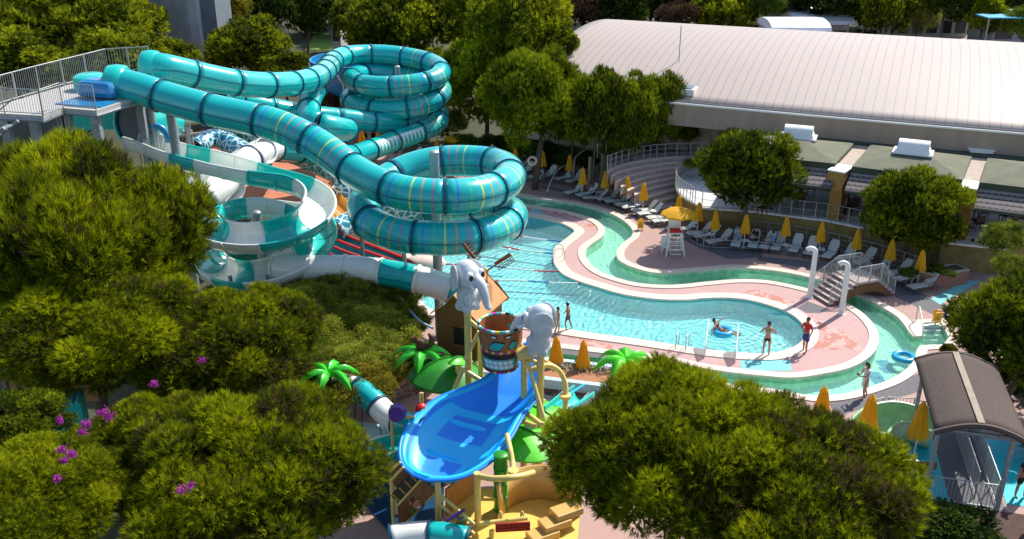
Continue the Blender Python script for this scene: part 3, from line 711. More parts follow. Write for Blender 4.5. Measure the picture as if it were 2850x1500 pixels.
# open flume: half pipe with high outer wall, white and teal sections
def flume(name, label, pts, r, mfun, seg=2.6, bank=-.35, lo=-105, hi=100, u0=0, group=None, rimr=.06):
    W = [A(*p) for p in pts]; P, s = resample(spline(W, 10), .2)
    for _ in range(6): P[1:-1] = (P[:-2] + 2 * P[1:-1] + P[2:]) / 4
    root = thing(name, (W[0].x, W[0].y, 0), label, 'water slide', group)
    ns = max(1, int(round(s[-1] / seg))); per = s[-1] / ns
    # local turn drives the bank
    T_ = np.gradient(P, axis=0); an = np.unwrap(np.arctan2(T_[:, 1], T_[:, 0])); cur = np.gradient(an) / np.gradient(s)
    cur = np.convolve(np.pad(cur, 12, mode='edge'), np.ones(25) / 25, 'valid')
    bnk = np.clip(cur * 1.1, -.45, .45)
    prof = [(r * math.sin(R(a)), -r * math.cos(R(a))) for a in np.linspace(lo, hi, 19)]
    for i in range(ns):
        q = np.linspace(i * per, (i + 1) * per, 11); Q = np.stack([np.interp(q, s, P[:, j]) for j in range(3)], 1); bq = np.interp(q, s, bnk)
        Tq = np.stack([np.interp(q, s, T_[:, j]) for j in range(3)], 1)
        m = mfun(i, ns)
        sec = sweep('flume_section', Q, q, prof, m, root, closed=False, thick=.05, bank=-bq)
        T__, X, Y = frames(Q); b_ = MB()
        for e in (0, -1):
            x, y = prof[e]; x *= 1.03; line = [Q[k] + X[k] * (x * math.cos(-bq[k]) - y * math.sin(-bq[k])) + Y[k] * (x * math.sin(-bq[k]) + y * math.cos(-bq[k])) for k in range(len(Q))]
            b_.tube(line, rimr, 8)
        # joint rib underneath at the start of the section
        k = 0; pr = [(1.06 * x, 1.06 * y) for x, y in prof]
        line = [Q[k] + X[k] * (x * math.cos(-bq[k]) - y * math.sin(-bq[k])) + Y[k] * (x * math.sin(-bq[k]) + y * math.cos(-bq[k])) for x, y in pr]
        b_.tube(line, .05, 6)
        b_.build('rim', m, sec, smooth=True)
    return root, P
WT = lambda i, n: M_whitep if 'WWTWWTTWWWTTWWTTTTWWTTTTWWTWWTTTTWWTTWWWTTWWT'[i % 45] == 'W' else M_tealp
fl = [(370,378,44.5),(415,392,44.2),(480,420,43.8),(566,440,43.4),(640,458,43),(715,476,42.8),(790,490,42.8),(845,506,42.6),(882,532,41.8),(890,566,40.4),(868,604,39),(820,634,38.2),(760,652,37.8),(700,660,37.7),(635,656,37.9),(590,641,38.7),(574,618,40),(588,592,41.4),(640,572,42.6),(700,564,43.1),(760,565,43.1),(830,580,42.6),(878,604,41.6),(893,640,40.2),(878,680,39),(838,718,38.2),(780,748,37.8),(715,764,37.7),(660,766,37.8),(610,752,38.5),(585,728,40),(600,704,41.3),(650,688,42.4),(710,684,42.8),(760,694,42.5),(800,718,41.2),(790,738,39.4)]
sf, PF = flume('open_flume', 'open white and teal half pipe slide spiralling down beside the tall pine', fl, .70, WT, seg=1.3)
# funnel ride pieces behind: mouth, pale chute, and the second white chute
fl2 = [(330,300,50),(420,330,49),(450,352,48.5),(430,378,47.5),(455,410,47),(520,450,46.5),(590,490,46),(640,520,45.5),(700,560,45)]
t8 = [(620,487,49),(560,500,48.5),(520,520,48),(480,530,47.5),(440,540,47)]
s8, P8 = tube_slide('tube_slide', 'white lower tube curling behind the start of the open spiral', [(740,418,50),(700,432,50.5),(640,470,50),(560,480,49),(500,500,48)], .70, lambda i, n: M_whitep, lip=M_whitep)
s9, P9 = flume('open_flume', 'wide pale chute under the beginning of the open spiral', [(470,478,47),(530,500,46.5),(600,512,46),(650,520,45.5)], .85, lambda i, n: M_whitep, seg=3)
# dark mouthed funnel and its teal bowl beside the tower
def funnel():
    c = A(385, 325, 46); o = thing('funnel_slide', (c.x, c.y, 0), 'teal funnel with a dark open mouth under the tower platform', 'water slide')
    ax = Vector((.75, .1, .45)).normalized(); M = ax.to_track_quat('Z', 'Y').to_matrix()
    # open bell facing the camera's lower left, black inside
    M = Vector((-.35, -.80, .25)).normalized().to_track_quat('Z', 'Y').to_matrix(); c = A(392, 335, 45.5)
    b = MB(); b.lathe([(.75, -2.2), (.80, -1.4), (1.25, -.6), (1.38, 0), (1.36, .45), (1.26, .45), (1.25, 0), (1.1, -.5), (.7, -1.3), (.66, -2.2)], c, 28, M=M); b.build('bowl', M_tealp, o, smooth=True)
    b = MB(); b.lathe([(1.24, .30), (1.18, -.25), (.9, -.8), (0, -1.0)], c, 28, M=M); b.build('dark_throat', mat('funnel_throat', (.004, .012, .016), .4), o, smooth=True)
    c2_ = A(330, 330, 47.5); b = MB(); 
    b.prism([(c2_.x - 2.6, c2_.y), (c2_.x + 1.4, c2_.y + .2), (c2_.x + 1.4, c2_.y + .35), (c2_.x - 2.6, c2_.y + .15)], c2_.z - .6, c2_.z + .7); b.build('side_panel', M_tealp, o)
    b = MB(); b.prism([(c2_.x + 1.6, c2_.y + .3), (c2_.x + 4.1, c2_.y + .5), (c2_.x + 4.1, c2_.y + .65), (c2_.x + 1.6, c2_.y + .45)], c2_.z - .3, c2_.z + .8); b.build('side_panel', M_whitep, o)
    b = MB()
    pts = [A(430 + 70 * math.cos(t) * .55, 395 - 45 * math.sin(t), 44.2) for t in np.linspace(0, math.pi, 14)]
    b.tube(pts, .16, 10); b.build('hoop', M_bluep, o, smooth=True)
funnel()
# patterned troughs: cell pattern tubes low behind
def pat(label, pts, r, m): 
    root, P = tube_slide('patterned_slide', label, pts, r, lambda i, n: m, group=None, seg=3.2, lip=m, lipd=.05); return root
pat('blue and white cell patterned tube rising behind the open spiral', [(545,415,56),(570,392,57),(600,385,58),(640,400,57),(685,425,56),(735,452,55)], .62, M_hex)
pat('green and white cell patterned tube arching over the red paving', [(615,378,60),(650,365,61),(690,372,61),(740,388,60),(790,405,59)], .60, M_hexg)
pat('green and white cell patterned tube passing behind the front slide', [(785,420,58),(830,432,57),(880,455,56),(930,478,55),(960,500,54),(985,540,52)], .66, M_hexg)
pat('dark cell patterned tube under the lower ring', [(940,510,50),(970,540,50),(985,570,50)], .66, M_hex)
pat('cell patterned tube between the two front rings', [(1040,575,50),(1100,590,49.5),(1150,600,49),(1200,608,48.5),(1240,614,48)], .45, M_hexg)
pat('white and teal cell patterned tube end near the red edged mat slide', [(935,640,46),(960,625,46.5),(985,615,47)], .60, M_hex)
# blue bowl far behind the top ring
def bowl():
    c = A(1010, 215, 79); o = thing('bowl_slide', (c.x, c.y, 0), 'blue bowl slide with white Y shaped marks seen through the far spiral', 'water slide')
    b = MB(); b.lathe([(1.2, -1.7), (2.6, -1.5), (4.0, .0), (4.15, 1.6), (4.3, 1.6), (4.2, -.1), (2.7, -1.75), (1.2, -1.9)], c, 36); b.build('bowl', mat('bowl_blue', (.01, .22, .45), .3, .1, 1), o, smooth=True)
    b = MB()
    for a in range(14):
        an = a * 2 * math.pi / 14; p = lambda r_, z, d=0: c + Vector((r_ * math.cos(an + d), r_ * math.sin(an + d), z))
        b.tube([p(4.08, -.7), p(4.28, .3)], .09, 5); b.tube([p(4.28, .3), p(4.32, 1.3, .16)], .09, 5); b.tube([p(4.28, .3), p(4.32, 1.3, -.16)], .09, 5)
    b.build('mark', M_whitep, o)
    for an in (0, 2.1, 4.2): MB().tube([(c.x + 3 * math.cos(an), c.y + 3 * math.sin(an), 0), (c.x + 3 * math.cos(an), c.y + 3 * math.sin(an), c.z - 1.2)], .18, 8).build('post', M_steel, o)
bowl()
# racing mat slide: three lanes edged in red
def racer():
    pa = [A(900, 632, 47), A(990, 668, 45.5), A(1080, 703, 44), A(1140, 728, 43), A(1162, 745, 42.4)]
    pb = [A(880, 690, 44.5), A(950, 722, 43.4), A(1030, 745, 42.4), A(1100, 762, 41.6), A(1132, 772, 41.2)]
    a = spline(pa, 6); b2 = spline(pb, 6)
    o = thing('racing_slide', (pa[0].x, pa[0].y, 0), 'dark teal multi lane mat slide with red edge pads', 'water slide')
    n = len(a); lanes = 3
    for l in range(lanes):
        b = MB(); vs = []; k = 5
        for i in range(n):
            for j in range(k):
                t = (l + j / (k - 1)) / lanes; p = a[i] * (1 - t) + b2[i] * t; vs.append((p[0], p[1], p[2] - .38 * math.sin(math.pi * j / (k - 1)) ** .6))
        b.add(vs, [(i * k + j, i * k + j + 1, (i + 1) * k + j + 1, (i + 1) * k + j) for i in range(n - 1) for j in range(k - 1)])
        q = b.build('lane', mat('lane_teal', (.01, .26, .30), .25, .2, 2) if l == 0 else MATS['lane_teal'], o, smooth=True); q.modifiers.new('wall', 'SOLIDIFY').thickness = .08
    red = mat('red_pad', (.75, .02, .02), .5)
    for l in range(lanes + 1):
        t = l / lanes; b = MB(); b.tube([tuple(a[i] * (1 - t) + b2[i] * t + np.array([0, 0, .05])) for i in range(n)], .075 if l < 3 else .05, 7); b.build('edge_pad', red, o, smooth=True)
    b = MB(); 
    for i in (3, 9, 15, 21):
        for t in (.1, .9):
            p = a[i] * (1 - t) + b2[i] * t; MB().tube([(p[0], p[1], 0), (p[0], p[1], p[2] - .3)], .1, 8).build('post', M_steel, o)
    b = MB(); p = G(1150, 745); b.ball((p.x + .7, p.y, .3), (1.2, .8, .5), 14, 8); b.build('runout_kerb', M_cope, o, smooth=True)
racer()
P_, s_ = resample(spline([A(870, 530, 50), A(905, 560, 49), A(945, 600, 47.5), A(975, 630, 46.5)], 6), .2); o = thing('orange_chute', tuple(P_[0]), 'short orange chute glimpsed between the open spiral and the lower ring', 'water slide')
sweep('trough', P_, s_, [(-.8, .35), (-.7, 0), (0, -.08), (.7, 0), (.8, .35)], mat('orange_gelcoat', (.75, .28, .02), .4), o, closed=False, thick=.05); b = MB(); b.tube([tuple(P_[k] + np.array([0, 0, .1])) for k in range(len(P_))], .04, 6); b.build('divider', M_whitep, o)

# ------------------------------------------------------------------ steel poles
def pole(px, vb, vt, Y, r, label, zt=None, arms=()):
    top = A(px, vt, Y); o = thing('steel_pole', (top.x, top.y, 0), label, 'pole', 'galvanised poles carrying the slides')
    b = MB(); b.tube([(top.x, top.y, 0), (top.x, top.y, top.z)], r, 16); b.build('shaft', M_steel, o, smooth=True)
    b = MB(); b.lathe([(0, .10), (r * .7, .09), (r * 1.06, .02), (r * 1.06, -.04)][::-1], top, 16); b.lathe([(r * 1.9, 0), (r * 1.9, .05)], (top.x, top.y, 0), 14); b.build('cap', M_steel, o, smooth=True)
    if arms:
        b = MB()
        for (u, v, y) in arms:
            e = A(u, v, y); b.tube([(top.x, top.y, e.z - .1), e], .07, 8)
        b.build('bracket', M_steel, o)
    return o
pole(1208, 960, 424, 40.5, .215, 'tallest steel pole, rising through both rings of the front slide', arms=((1232,590,37.6),(1232,705,37.4),(1120,500,43),(1300,500,43)))
pole(714, 900, 592, 40.4, .19, 'steel pole in the centre of the open white and teal spiral', arms=((830,600,42),(660,640,41.6),(800,690,41)))
pole(1105, 450, 186, 70, .2, 'steel pole through the middle of the far triple spiral', arms=((1130,215,72),(1130,330,68)))
pole(1086, 450, 340, 66.5, .13, 'slim steel pole under the far spiral, left of its centre')
pole(1025, 430, 345, 67, .11, 'slim steel pole under the left rim of the far spiral')
pole(473, 430, 300, 43.2, .22, 'thick steel pole carrying the front slide near the tower')
pole(418, 380, 290, 44.2, .15, 'steel pole beside the dark funnel mouth')
pole(1124, 880, 696, 39.4, .105, 'slim steel pole left of the tall one, against the ivy bank')
pole(1138, 860, 800, 37.6, .09, 'short steel pole under the white tube, next to the tall pole')
pole(1005, 720, 635, 41, .10, 'pale slim pole in front of the red edged mat slide')
pole(1303, 800, 590, 44.5, .10, 'slim pole behind the right side of the front rings')
pole(548, 550, 470, 46, .14, 'steel pole at the pine edge under the open flume')
pole(520, 460, 358, 50, .13, 'steel pole of the small timber braced stand')
for x, vb, y in ((770,880,38.6),(785,880,38.3),(838,820,38.1),(920,850,38.1),(1016,800,37.9),(745,900,38.2),(640,810,38.2)):
    pole(x, vb, 745 if x > 800 else 770, y, .10, {770:'leftmost slim pole of the pair under the lower spiral turn',785:'right slim pole of the pair under the lower spiral turn',838:'slim pole under the first white tube section',920:'slim pole under the second white tube section',1016:'slim pole under the teal tube section above the ivy',745:'slim pole under the spiral close to the pine',640:'slim pole under the spiral hidden by the pine edge'}[x])

# ------------------------------------------------------------------ launch tower
def railing(b, pts, z_or_none, h=1.1, gap=.13, post=1.6, r=.012, rails=(1.0, .08), pr=.03, mid=None):
    """balustrade of uprights between rails along 3d points"""
    for i in range(len(pts) - 1):
        a, c = Vector(pts[i]), Vector(pts[i + 1]); L = (c - a).length
        if L < .02: continue
        up = Vector((0, 0, h))
        for q in rails: b.tube([a + up * q, c + up * q], .022, 6)
        if mid:
            for q in mid: b.tube([a + up * q, c + up * q], .014, 5)
        if gap:
            k = max(1, int(L / gap))
            for j in range(1, k): p = a.lerp(c, j / k); b.tube([p + up * rails[-1], p + up * rails[0]], r, 4, cap=False)
        k = max(1, int(round(L / post)))
        for j in range(k + (1 if i == len(pts) - 2 else 0)): p = a.lerp(c, j / k); b.tube([p, p + up * 1.02], pr, 6)
    return b
def tower():
    zf = 11.05
    pts = [G(u, v, zf) for u, v in ((-60,325),(125,325),(170,304),(262,308),(310,285),(395,255),(415,205),(300,201),(120,262),(0,300),(-80,318))]
    pts = [G(-90,310,zf), G(120,322,zf), G(176,300,zf), G(268,308,zf), G(345,283,zf), G(420,262,zf), G(420,196,zf), G(303,204,zf), G(112,258,zf), G(-20,298,zf)]
    o = thing('launch_platform', (pts[2].x, pts[2].y, 0), 'grey steel launch platform with railings at the top of the tube slides', 'platform')
    M_plank = mat('platform_boards', (.42, .40, .37), .85, .12, 4, bump=.3, stretch=(1, 8, 1))
    b = MB(); b.prism([tuple(p[:2]) for p in pts], zf - .14, zf); b.build('deck', M_plank, o)
    fr = [(p.x, p.y, zf) for p in pts]
    b = MB(); b.tube([(x, y, z - .22) for x, y, z in fr[:6]], .09, 6); b.build('edge_beam', M_steel, o)
    front = [fr[1], fr[2], fr[3]]
    b = railing(MB(), [fr[0], fr[1]], 0); b.build('railing', M_rail, o)
    b = railing(MB(), front, 0, post=1.2); b.build('railing', M_rail, o)
    b = railing(MB(), [fr[9], fr[8], fr[7]], 0, h=1.25, post=1.5); b.build('railing', M_rail, o)
    b = railing(MB(), [fr[7], fr[6]], 0, h=1.25, post=1.3); b.build('railing', M_rail, o)
    b = railing(MB(), [G(112, 258, zf), G(12, 232, zf)], 0, post=1.5); 
    for u, v in ((10,312),(165,298),(182,298),(262,303),(385,262),(90,316)):
        p = G(u, v, zf); q = MB(); q.box((p.x, p.y, (zf - .2) / 2), (.34, .34, zf - .2)); q.build('column', M_steel, o)
    # teal starter tubs
    b = MB(); c = G(290, 270, zf)
    b.box((c.x, c.y, zf + .45), (2.2, 1.5, .8), rz=-.35, taper=.85); b.build('start_tub', M_bluep, o, bevel=.3)
    b = MB(); c2_ = G(255, 247, zf); b.lathe([(.1, .7), (.55, .72), (.75, .6), (.8, 0)][::-1], (c2_.x, c2_.y, zf), 18); b.build('start_tub', M_tealp, o, smooth=True)
    b = MB(); c3_ = G(205, 288, zf); b.box((c3_.x + .6, c3_.y, zf + .03), (2.4, 1.2, .05), rz=-.3); b.build('landing_mat', M_bluep, o)
    # stair going down to the left
    b = MB(); p0 = G(30, 335, zf); 
    for i in range(12): b.box((p0.x - .3 - i * .28, p0.y - .1, zf - .3 - i * .2), (.26, 1.1, .05))
    b.build('step', M_steel, o)
    b = MB()
    for dy in (-.65, .55): b.tube([(p0.x, p0.y + dy, zf - .15), (p0.x - 3.6, p0.y + dy, zf - 2.75)], .07, 6); b.tube([(p0.x, p0.y + dy, zf + .8), (p0.x - 3.6, p0.y + dy, zf - 1.8)], .03, 6)
    b.build('stringer', M_steel, o)
    # mouths of the two tubes: collar bells
    for (u, v, y), r_ in (((330, 235, 43.5), .88), ((422, 188, 49.2), .86)):
        b = MB(); p = A(u, v, y); b.lathe([(.78, .45), (r_, .35), (r_ + .05, 0), (r_, -.35), (.74, -.45)], p, 24, M=Matrix.Rotation(R(90), 3, 'Y') @ Matrix.Rotation(R(0), 3, 'Z')); b.build('tube_mouth', M_tealp, o, smooth=True)
tower()
def low_stand():
    o = thing('timber_stand', tuple(G(500, 400)), 'low landing with railings and braced posts below the tower', 'platform')
    zf = 7.2; pts = [G(430, 372, zf), G(530, 362, zf), G(470, 345, zf), G(380, 350, zf)]
    b = MB(); b.prism([tuple(p[:2]) for p in pts], zf - .15, zf); b.build('deck', MATS['platform_boards'], o)
    b = railing(MB(), [tuple(pts[3]), tuple(pts[0]), tuple(pts[1])], 0, gap=.16); b.build('railing', M_rail, o)
    M_t = mat('weathered_timber', (.36, .31, .24), .8, .2, 5)
    b = MB()
    for p in pts: b.tube([(p.x, p.y, 0), (p.x, p.y, zf)], .11, 8)
    b.tube([pts[0] - Vector((0, 0, .3)), pts[1] + Vector((.4, 0, -.2))], .09, 8); b.tube([pts[0] - Vector((0, 0, 2.4)), pts[1] - Vector((0, 0, .3))], .08, 8); b.tube([pts[1] - Vector((0, 0, .3)), pts[1] + Vector((-.9, 0, -3))], .08, 8)
    b.build('brace', M_t, o)
low_stand()
# ------------------------------------------------------------------ upper ground, hall, pavilion, terrace
UZ = 2.4
up_poly = [(6.6, 67.6), tuple(G(1700,432,UZ)[:2]), tuple(G(1960,420,UZ)[:2]), tuple(G(2080,470,UZ)[:2]), (26, 55.5), (60, 48), (80, 120), (17, 120)]
b = MB(); b.prism(up_poly, -.005, UZ); M_upper = mat('upper_paving', (.30, .24, .21), .85, .2, 2); o = b.build('upper_ground', M_upper); o['kind'] = 'structure'
M_roofw = bpy.data.materials.new('hall_roof'); nt, p = nodes(M_roofw)
HU, HW = Vector((math.cos(R(-23)), math.sin(R(-23)), 0)), Vector((math.sin(R(23)), math.cos(R(23)), 0))
HO = Vector((12.0, 63.6, 0))
def hall_pt(s, t, z): return HO + HU * s + HW * t + Vector((0, 0, z))
uv = nt.nodes.new('ShaderNodeUVMap'); sp = nt.nodes.new('ShaderNodeSeparateXYZ'); nt.links.new(uv.outputs['UV'], sp.inputs[0])
fr_ = mathn(nt, 'FRACT', mathn(nt, 'DIVIDE', sp.outputs[0], .62)); seam = mathn(nt, 'LESS_THAN', fr_, .12)
fr2 = mathn(nt, 'LESS_THAN', mathn(nt, 'FRACT', mathn(nt, 'DIVIDE', sp.outputs[1], 6.0)), .015)
nn = noise(nt, coords(nt, scale=(1, 1, 1)), .25, 5)
c_ = mixc(nt, nn, (.42, .335, .28), (.36, .29, .25)); c_ = mixc(nt, mathn(nt, 'MULTIPLY', seam, .75), c_, (.22, .19, .20)); c_ = mixc(nt, mathn(nt, 'MULTIPLY', fr2, .3), c_, (.3, .26, .25))
nt.links.new(c_, p.inputs['Base Color']); p.inputs['Roughness'].default_value = .55; p.inputs['Metallic'].default_value = 0
M_fascia = mat('fascia_render', (.34, .255, .19), .8, .1, 1.5, stretch=(1, 1, .15))
M_cream = mat('cream_edge', (.80, .77, .70), .6)
M_stone = mat('hall_stone', (.36, .27, .20), .85, .3, 3, bump=.4)
M_dark = mat('dark_glass', (.02, .025, .03), .15)
def hall():
    o = thing('hall', tuple(hall_pt(5, 15, UZ)), 'long hall with a curved pale ribbed metal roof behind the terrace', 'building')
    S0, S1, TL, zb, h = -12.5, 46.0, 31, 6.25, 2.7
    ns, nt_ = 66, 26; vs = []; fs = []
    me = bpy.data.meshes.new('roof')
    def zz(t): x = t / TL; return zb + h * 4 * x * (1 - x) * (1 + .0 * x)
    # the near edge bows gently
    def edge(s): return .0012 * (s - 12) ** 2 - .4
    for i in range(ns + 1):
        s = S0 + (S1 - S0) * i / ns
        for j in range(nt_ + 1):
            t = TL * j / nt_; vs.append(tuple(hall_pt(s, t + edge(s) * (1 - t / TL), zz(t))))
    for i in range(ns):
        for j in range(nt_): fs.append((i * (nt_ + 1) + j, (i + 1) * (nt_ + 1) + j, (i + 1) * (nt_ + 1) + j + 1, i * (nt_ + 1) + j + 1))
    me.from_pydata(vs, [], fs); uvl = me.uv_layers.new(name='UVMap')
    for pl in me.polygons:
        for li in pl.loop_indices:
            vi = me.loops[li].vertex_index; i, j = divmod(vi, nt_ + 1); uvl.data[li].uv = (S0 + (S1 - S0) * i / ns, TL * j / nt_)
    me.update(); rf = finish('roof', me, M_roofw, o, True, True); rf.modifiers.new('t', 'SOLIDIFY').thickness = .12
    b = MB()
    e = lambda s, d=0: hall_pt(s, edge(s) - .25 + d, 0)
    N_ = 40
    for k in range(N_):
        s0, s1 = S0 + (S1 - S0) * k / N_, S0 + (S1 - S0) * (k + 1) / N_
        a, c = e(s0), e(s1); a2, c2_ = e(s0, .3), e(s1, .3)
        b.add([a + Vector((0, 0, 4.75)), c + Vector((0, 0, 4.75)), c + Vector((0, 0, 6.22)), a + Vector((0, 0, 6.22)), a2 + Vector((0, 0, 4.75)), c2_ + Vector((0, 0, 4.75)), c2_ + Vector((0, 0, 6.22)), a2 + Vector((0, 0, 6.22))], [(0, 1, 2, 3), (5, 4, 7, 6), (0, 4, 5, 1), (3, 2, 6, 7)])
    b.build('fascia', M_fascia, o)
    b = MB(); b.tube([tuple(e(S0 + (S1 - S0) * k / N_, -.03) + Vector((0, 0, 6.27))) for k in range(N_ + 1)], .075, 6); b.build('edge_strip', M_cream, o)
    b = MB(); b.tube([tuple(e(S0 + (S1 - S0) * k / N_, .22) + Vector((0, 0, 6.33))) for k in range(N_ + 1)], .09, 6); b.build('gutter', mat('gutter_grey', (.16, .15, .15), .7), o)
    b = MB(); w0, w1 = hall_pt(S0 + 1, 1.9, 0), hall_pt(S1 - 1, 1.9, 0); w2, w3 = hall_pt(S1 - 1, TL - 1, 0), hall_pt(S0 + 1, TL - 1, 0)
    b.prism([tuple(q[:2]) for q in (w0, w1, w2, w3)], 0, 6.2); b.build('wall', M_stone, o)
    for s in (-9, -6, 4, 6.6, 16, 21, 27):
        b = MB(); c = hall_pt(s, 1.86, 0); b.box((c.x, c.y, 3.75), (1.7, .12, 1.9), rz=R(-23)); fr = b.build('window', M_cream, o)
        b = MB(); c = hall_pt(s, 1.80, 0); b.box((c.x, c.y, 3.75), (1.5, .06, 1.7), rz=R(-23)); b.build('pane', M_dark, fr)
    # notch with white frame near the roof corner, mast
    b = MB(); c = hall_pt(-.8, 1.5, zz(1.5)); b.box((c.x, c.y, c.z + .06), (2.0, 1.5, .4), rz=R(-23)); n_ = b.build('roof_hatch', M_cream, o)
    b = MB(); b.box((c.x, c.y - .05, c.z + .28), (1.6, 1.1, .08), rz=R(-23)); b.build('pane', mat('hatch_glass', (.08, .14, .17), .3), n_)
    b = MB(); c = hall_pt(-2.2, 6.0, zz(6)); b.tube([tuple(c), (c.x, c.y, c.z + 2.6)], .035, 6); b.build('mast', M_steel, o)
hall()
# pavilion: three low hipped roofs in a row over the restaurant terrace
TZ = 1.6
M_felt = mat('roof_felt', (.135, .135, .085), .9, .16, 1.5, bump=.4, bscale=18)
M_feltd = mat('roof_felt_edge', (.05, .065, .045), .85)
M_tiles = bpy.data.materials.new('awning_tiles'); nt, p = nodes(M_tiles)
s_ = coords(nt); sp = nt.nodes.new('ShaderNodeSeparateXYZ'); nt.links.new(s_, sp.inputs[0])
fr_ = mathn(nt, 'FRACT', mathn(nt, 'MULTIPLY', sp.outputs[2], 5.6)); wob = mathn(nt, 'SINE', mathn(nt, 'MULTIPLY', sp.outputs[0], 22))
f_ = mathn(nt, 'LESS_THAN', mathn(nt, 'MULTIPLY_ADD', wob, .10, fr_), .36)
nt.links.new(mixc(nt, f_, mixc(nt, noise(nt, s_, 3), (.27, .22, .20), (.19, .15, .14)), (.045, .035, .035)), p.inputs['Base Color']); p.inputs['Roughness'].default_value = .7
setbump(nt, p, fr_, .6, .05)
M_ochre = mat('ochre_plaster', (.34, .19, .045), .85, .15, 3)
M_ochre2 = mat('olive_plaster', (.23, .17, .06), .9, .2, 2)
M_flatr = mat('flat_roof', (.42, .34, .27), .9, .15, 4)
M_white = mat('white_paint', (.78, .77, .74), .5, .04, 6)
M_floor = bpy.data.materials.new('terrace_tiles')
nt, p = nodes(M_floor); br = nt.nodes.new('ShaderNodeTexBrick'); br.offset = 0; nt.links.new(coords(nt, rot=(0, 0, .35)), br.inputs['Vector'])
br.inputs['Scale'].default_value = 1.0; br.inputs['Mortar Size'].default_value = .012; br.inputs['Brick Width'].default_value = .5; br.inputs['Row Height'].default_value = .5
br.inputs['Color1'].default_value = (.82, .80, .78, 1); br.inputs['Color2'].default_value = (.74, .73, .73, 1); br.inputs['Mortar'].default_value = (.38, .37, .36, 1)
nt.links.new(br.outputs['Color'], p.inputs['Base Color']); p.inputs['Roughness'].default_value = .35
# terrace slab
ter_px = [(2600,690),(2480,672),(2388,660),(2300,642),(2200,630),(2100,617),cA(1500,480),cA(1410,430),cA(1340,385),cA(1308,345),cA(1300,310),cA(1320,255),cA(1370,215),cA(1460,185),cA(1560,175)]
ter = [tuple(G(u, v - 30, TZ)[:2]) for u, v in ter_px[:6]] + [tuple(G(u, v, TZ)[:2]) for u, v in ter_px[6:]]
ter += [tuple(G(2060,440,TZ)[:2]), tuple(G(2300,440,TZ)[:2]), tuple(G(3000,510,TZ)[:2]), tuple(G(3000,640,TZ)[:2]), tuple(G(2800,692,TZ)[:2]), tuple(G(2620,672,TZ)[:2])]
b = MB(); b.prism(ter, TZ - .12, TZ); o = b.build('terrace_floor', M_floor); o['kind'] = 'structure'
b = MB(); b.prism(offset2(ter, -.06), -.004, TZ - .121); o = b.build('retaining_wall', M_ochre2); tag(o, 'olive plastered retaining wall under the restaurant terrace, behind the loungers', 'wall')
def rail_thing(label, pts, h=1.0, gap=0, mid=(.66, .33), post=1.5, group=None, name='railing'):
    o = thing(name, pts[0], label, 'railing', group); b = railing(MB(), pts, 0, h=h, gap=gap, mid=mid if not gap else None, post=post); b.build('rails', M_rail, o)
    return o
tf = [(p[0], p[1], TZ) for p in spline([ter[i] + (0,) for i in range(0, 15)], 3)]
rail_thing('thin steel balustrade round the curved terrace edge', [tuple(q[:2]) + (TZ,) for q in tf[:]], gap=0, mid=(.5,), post=1.3)

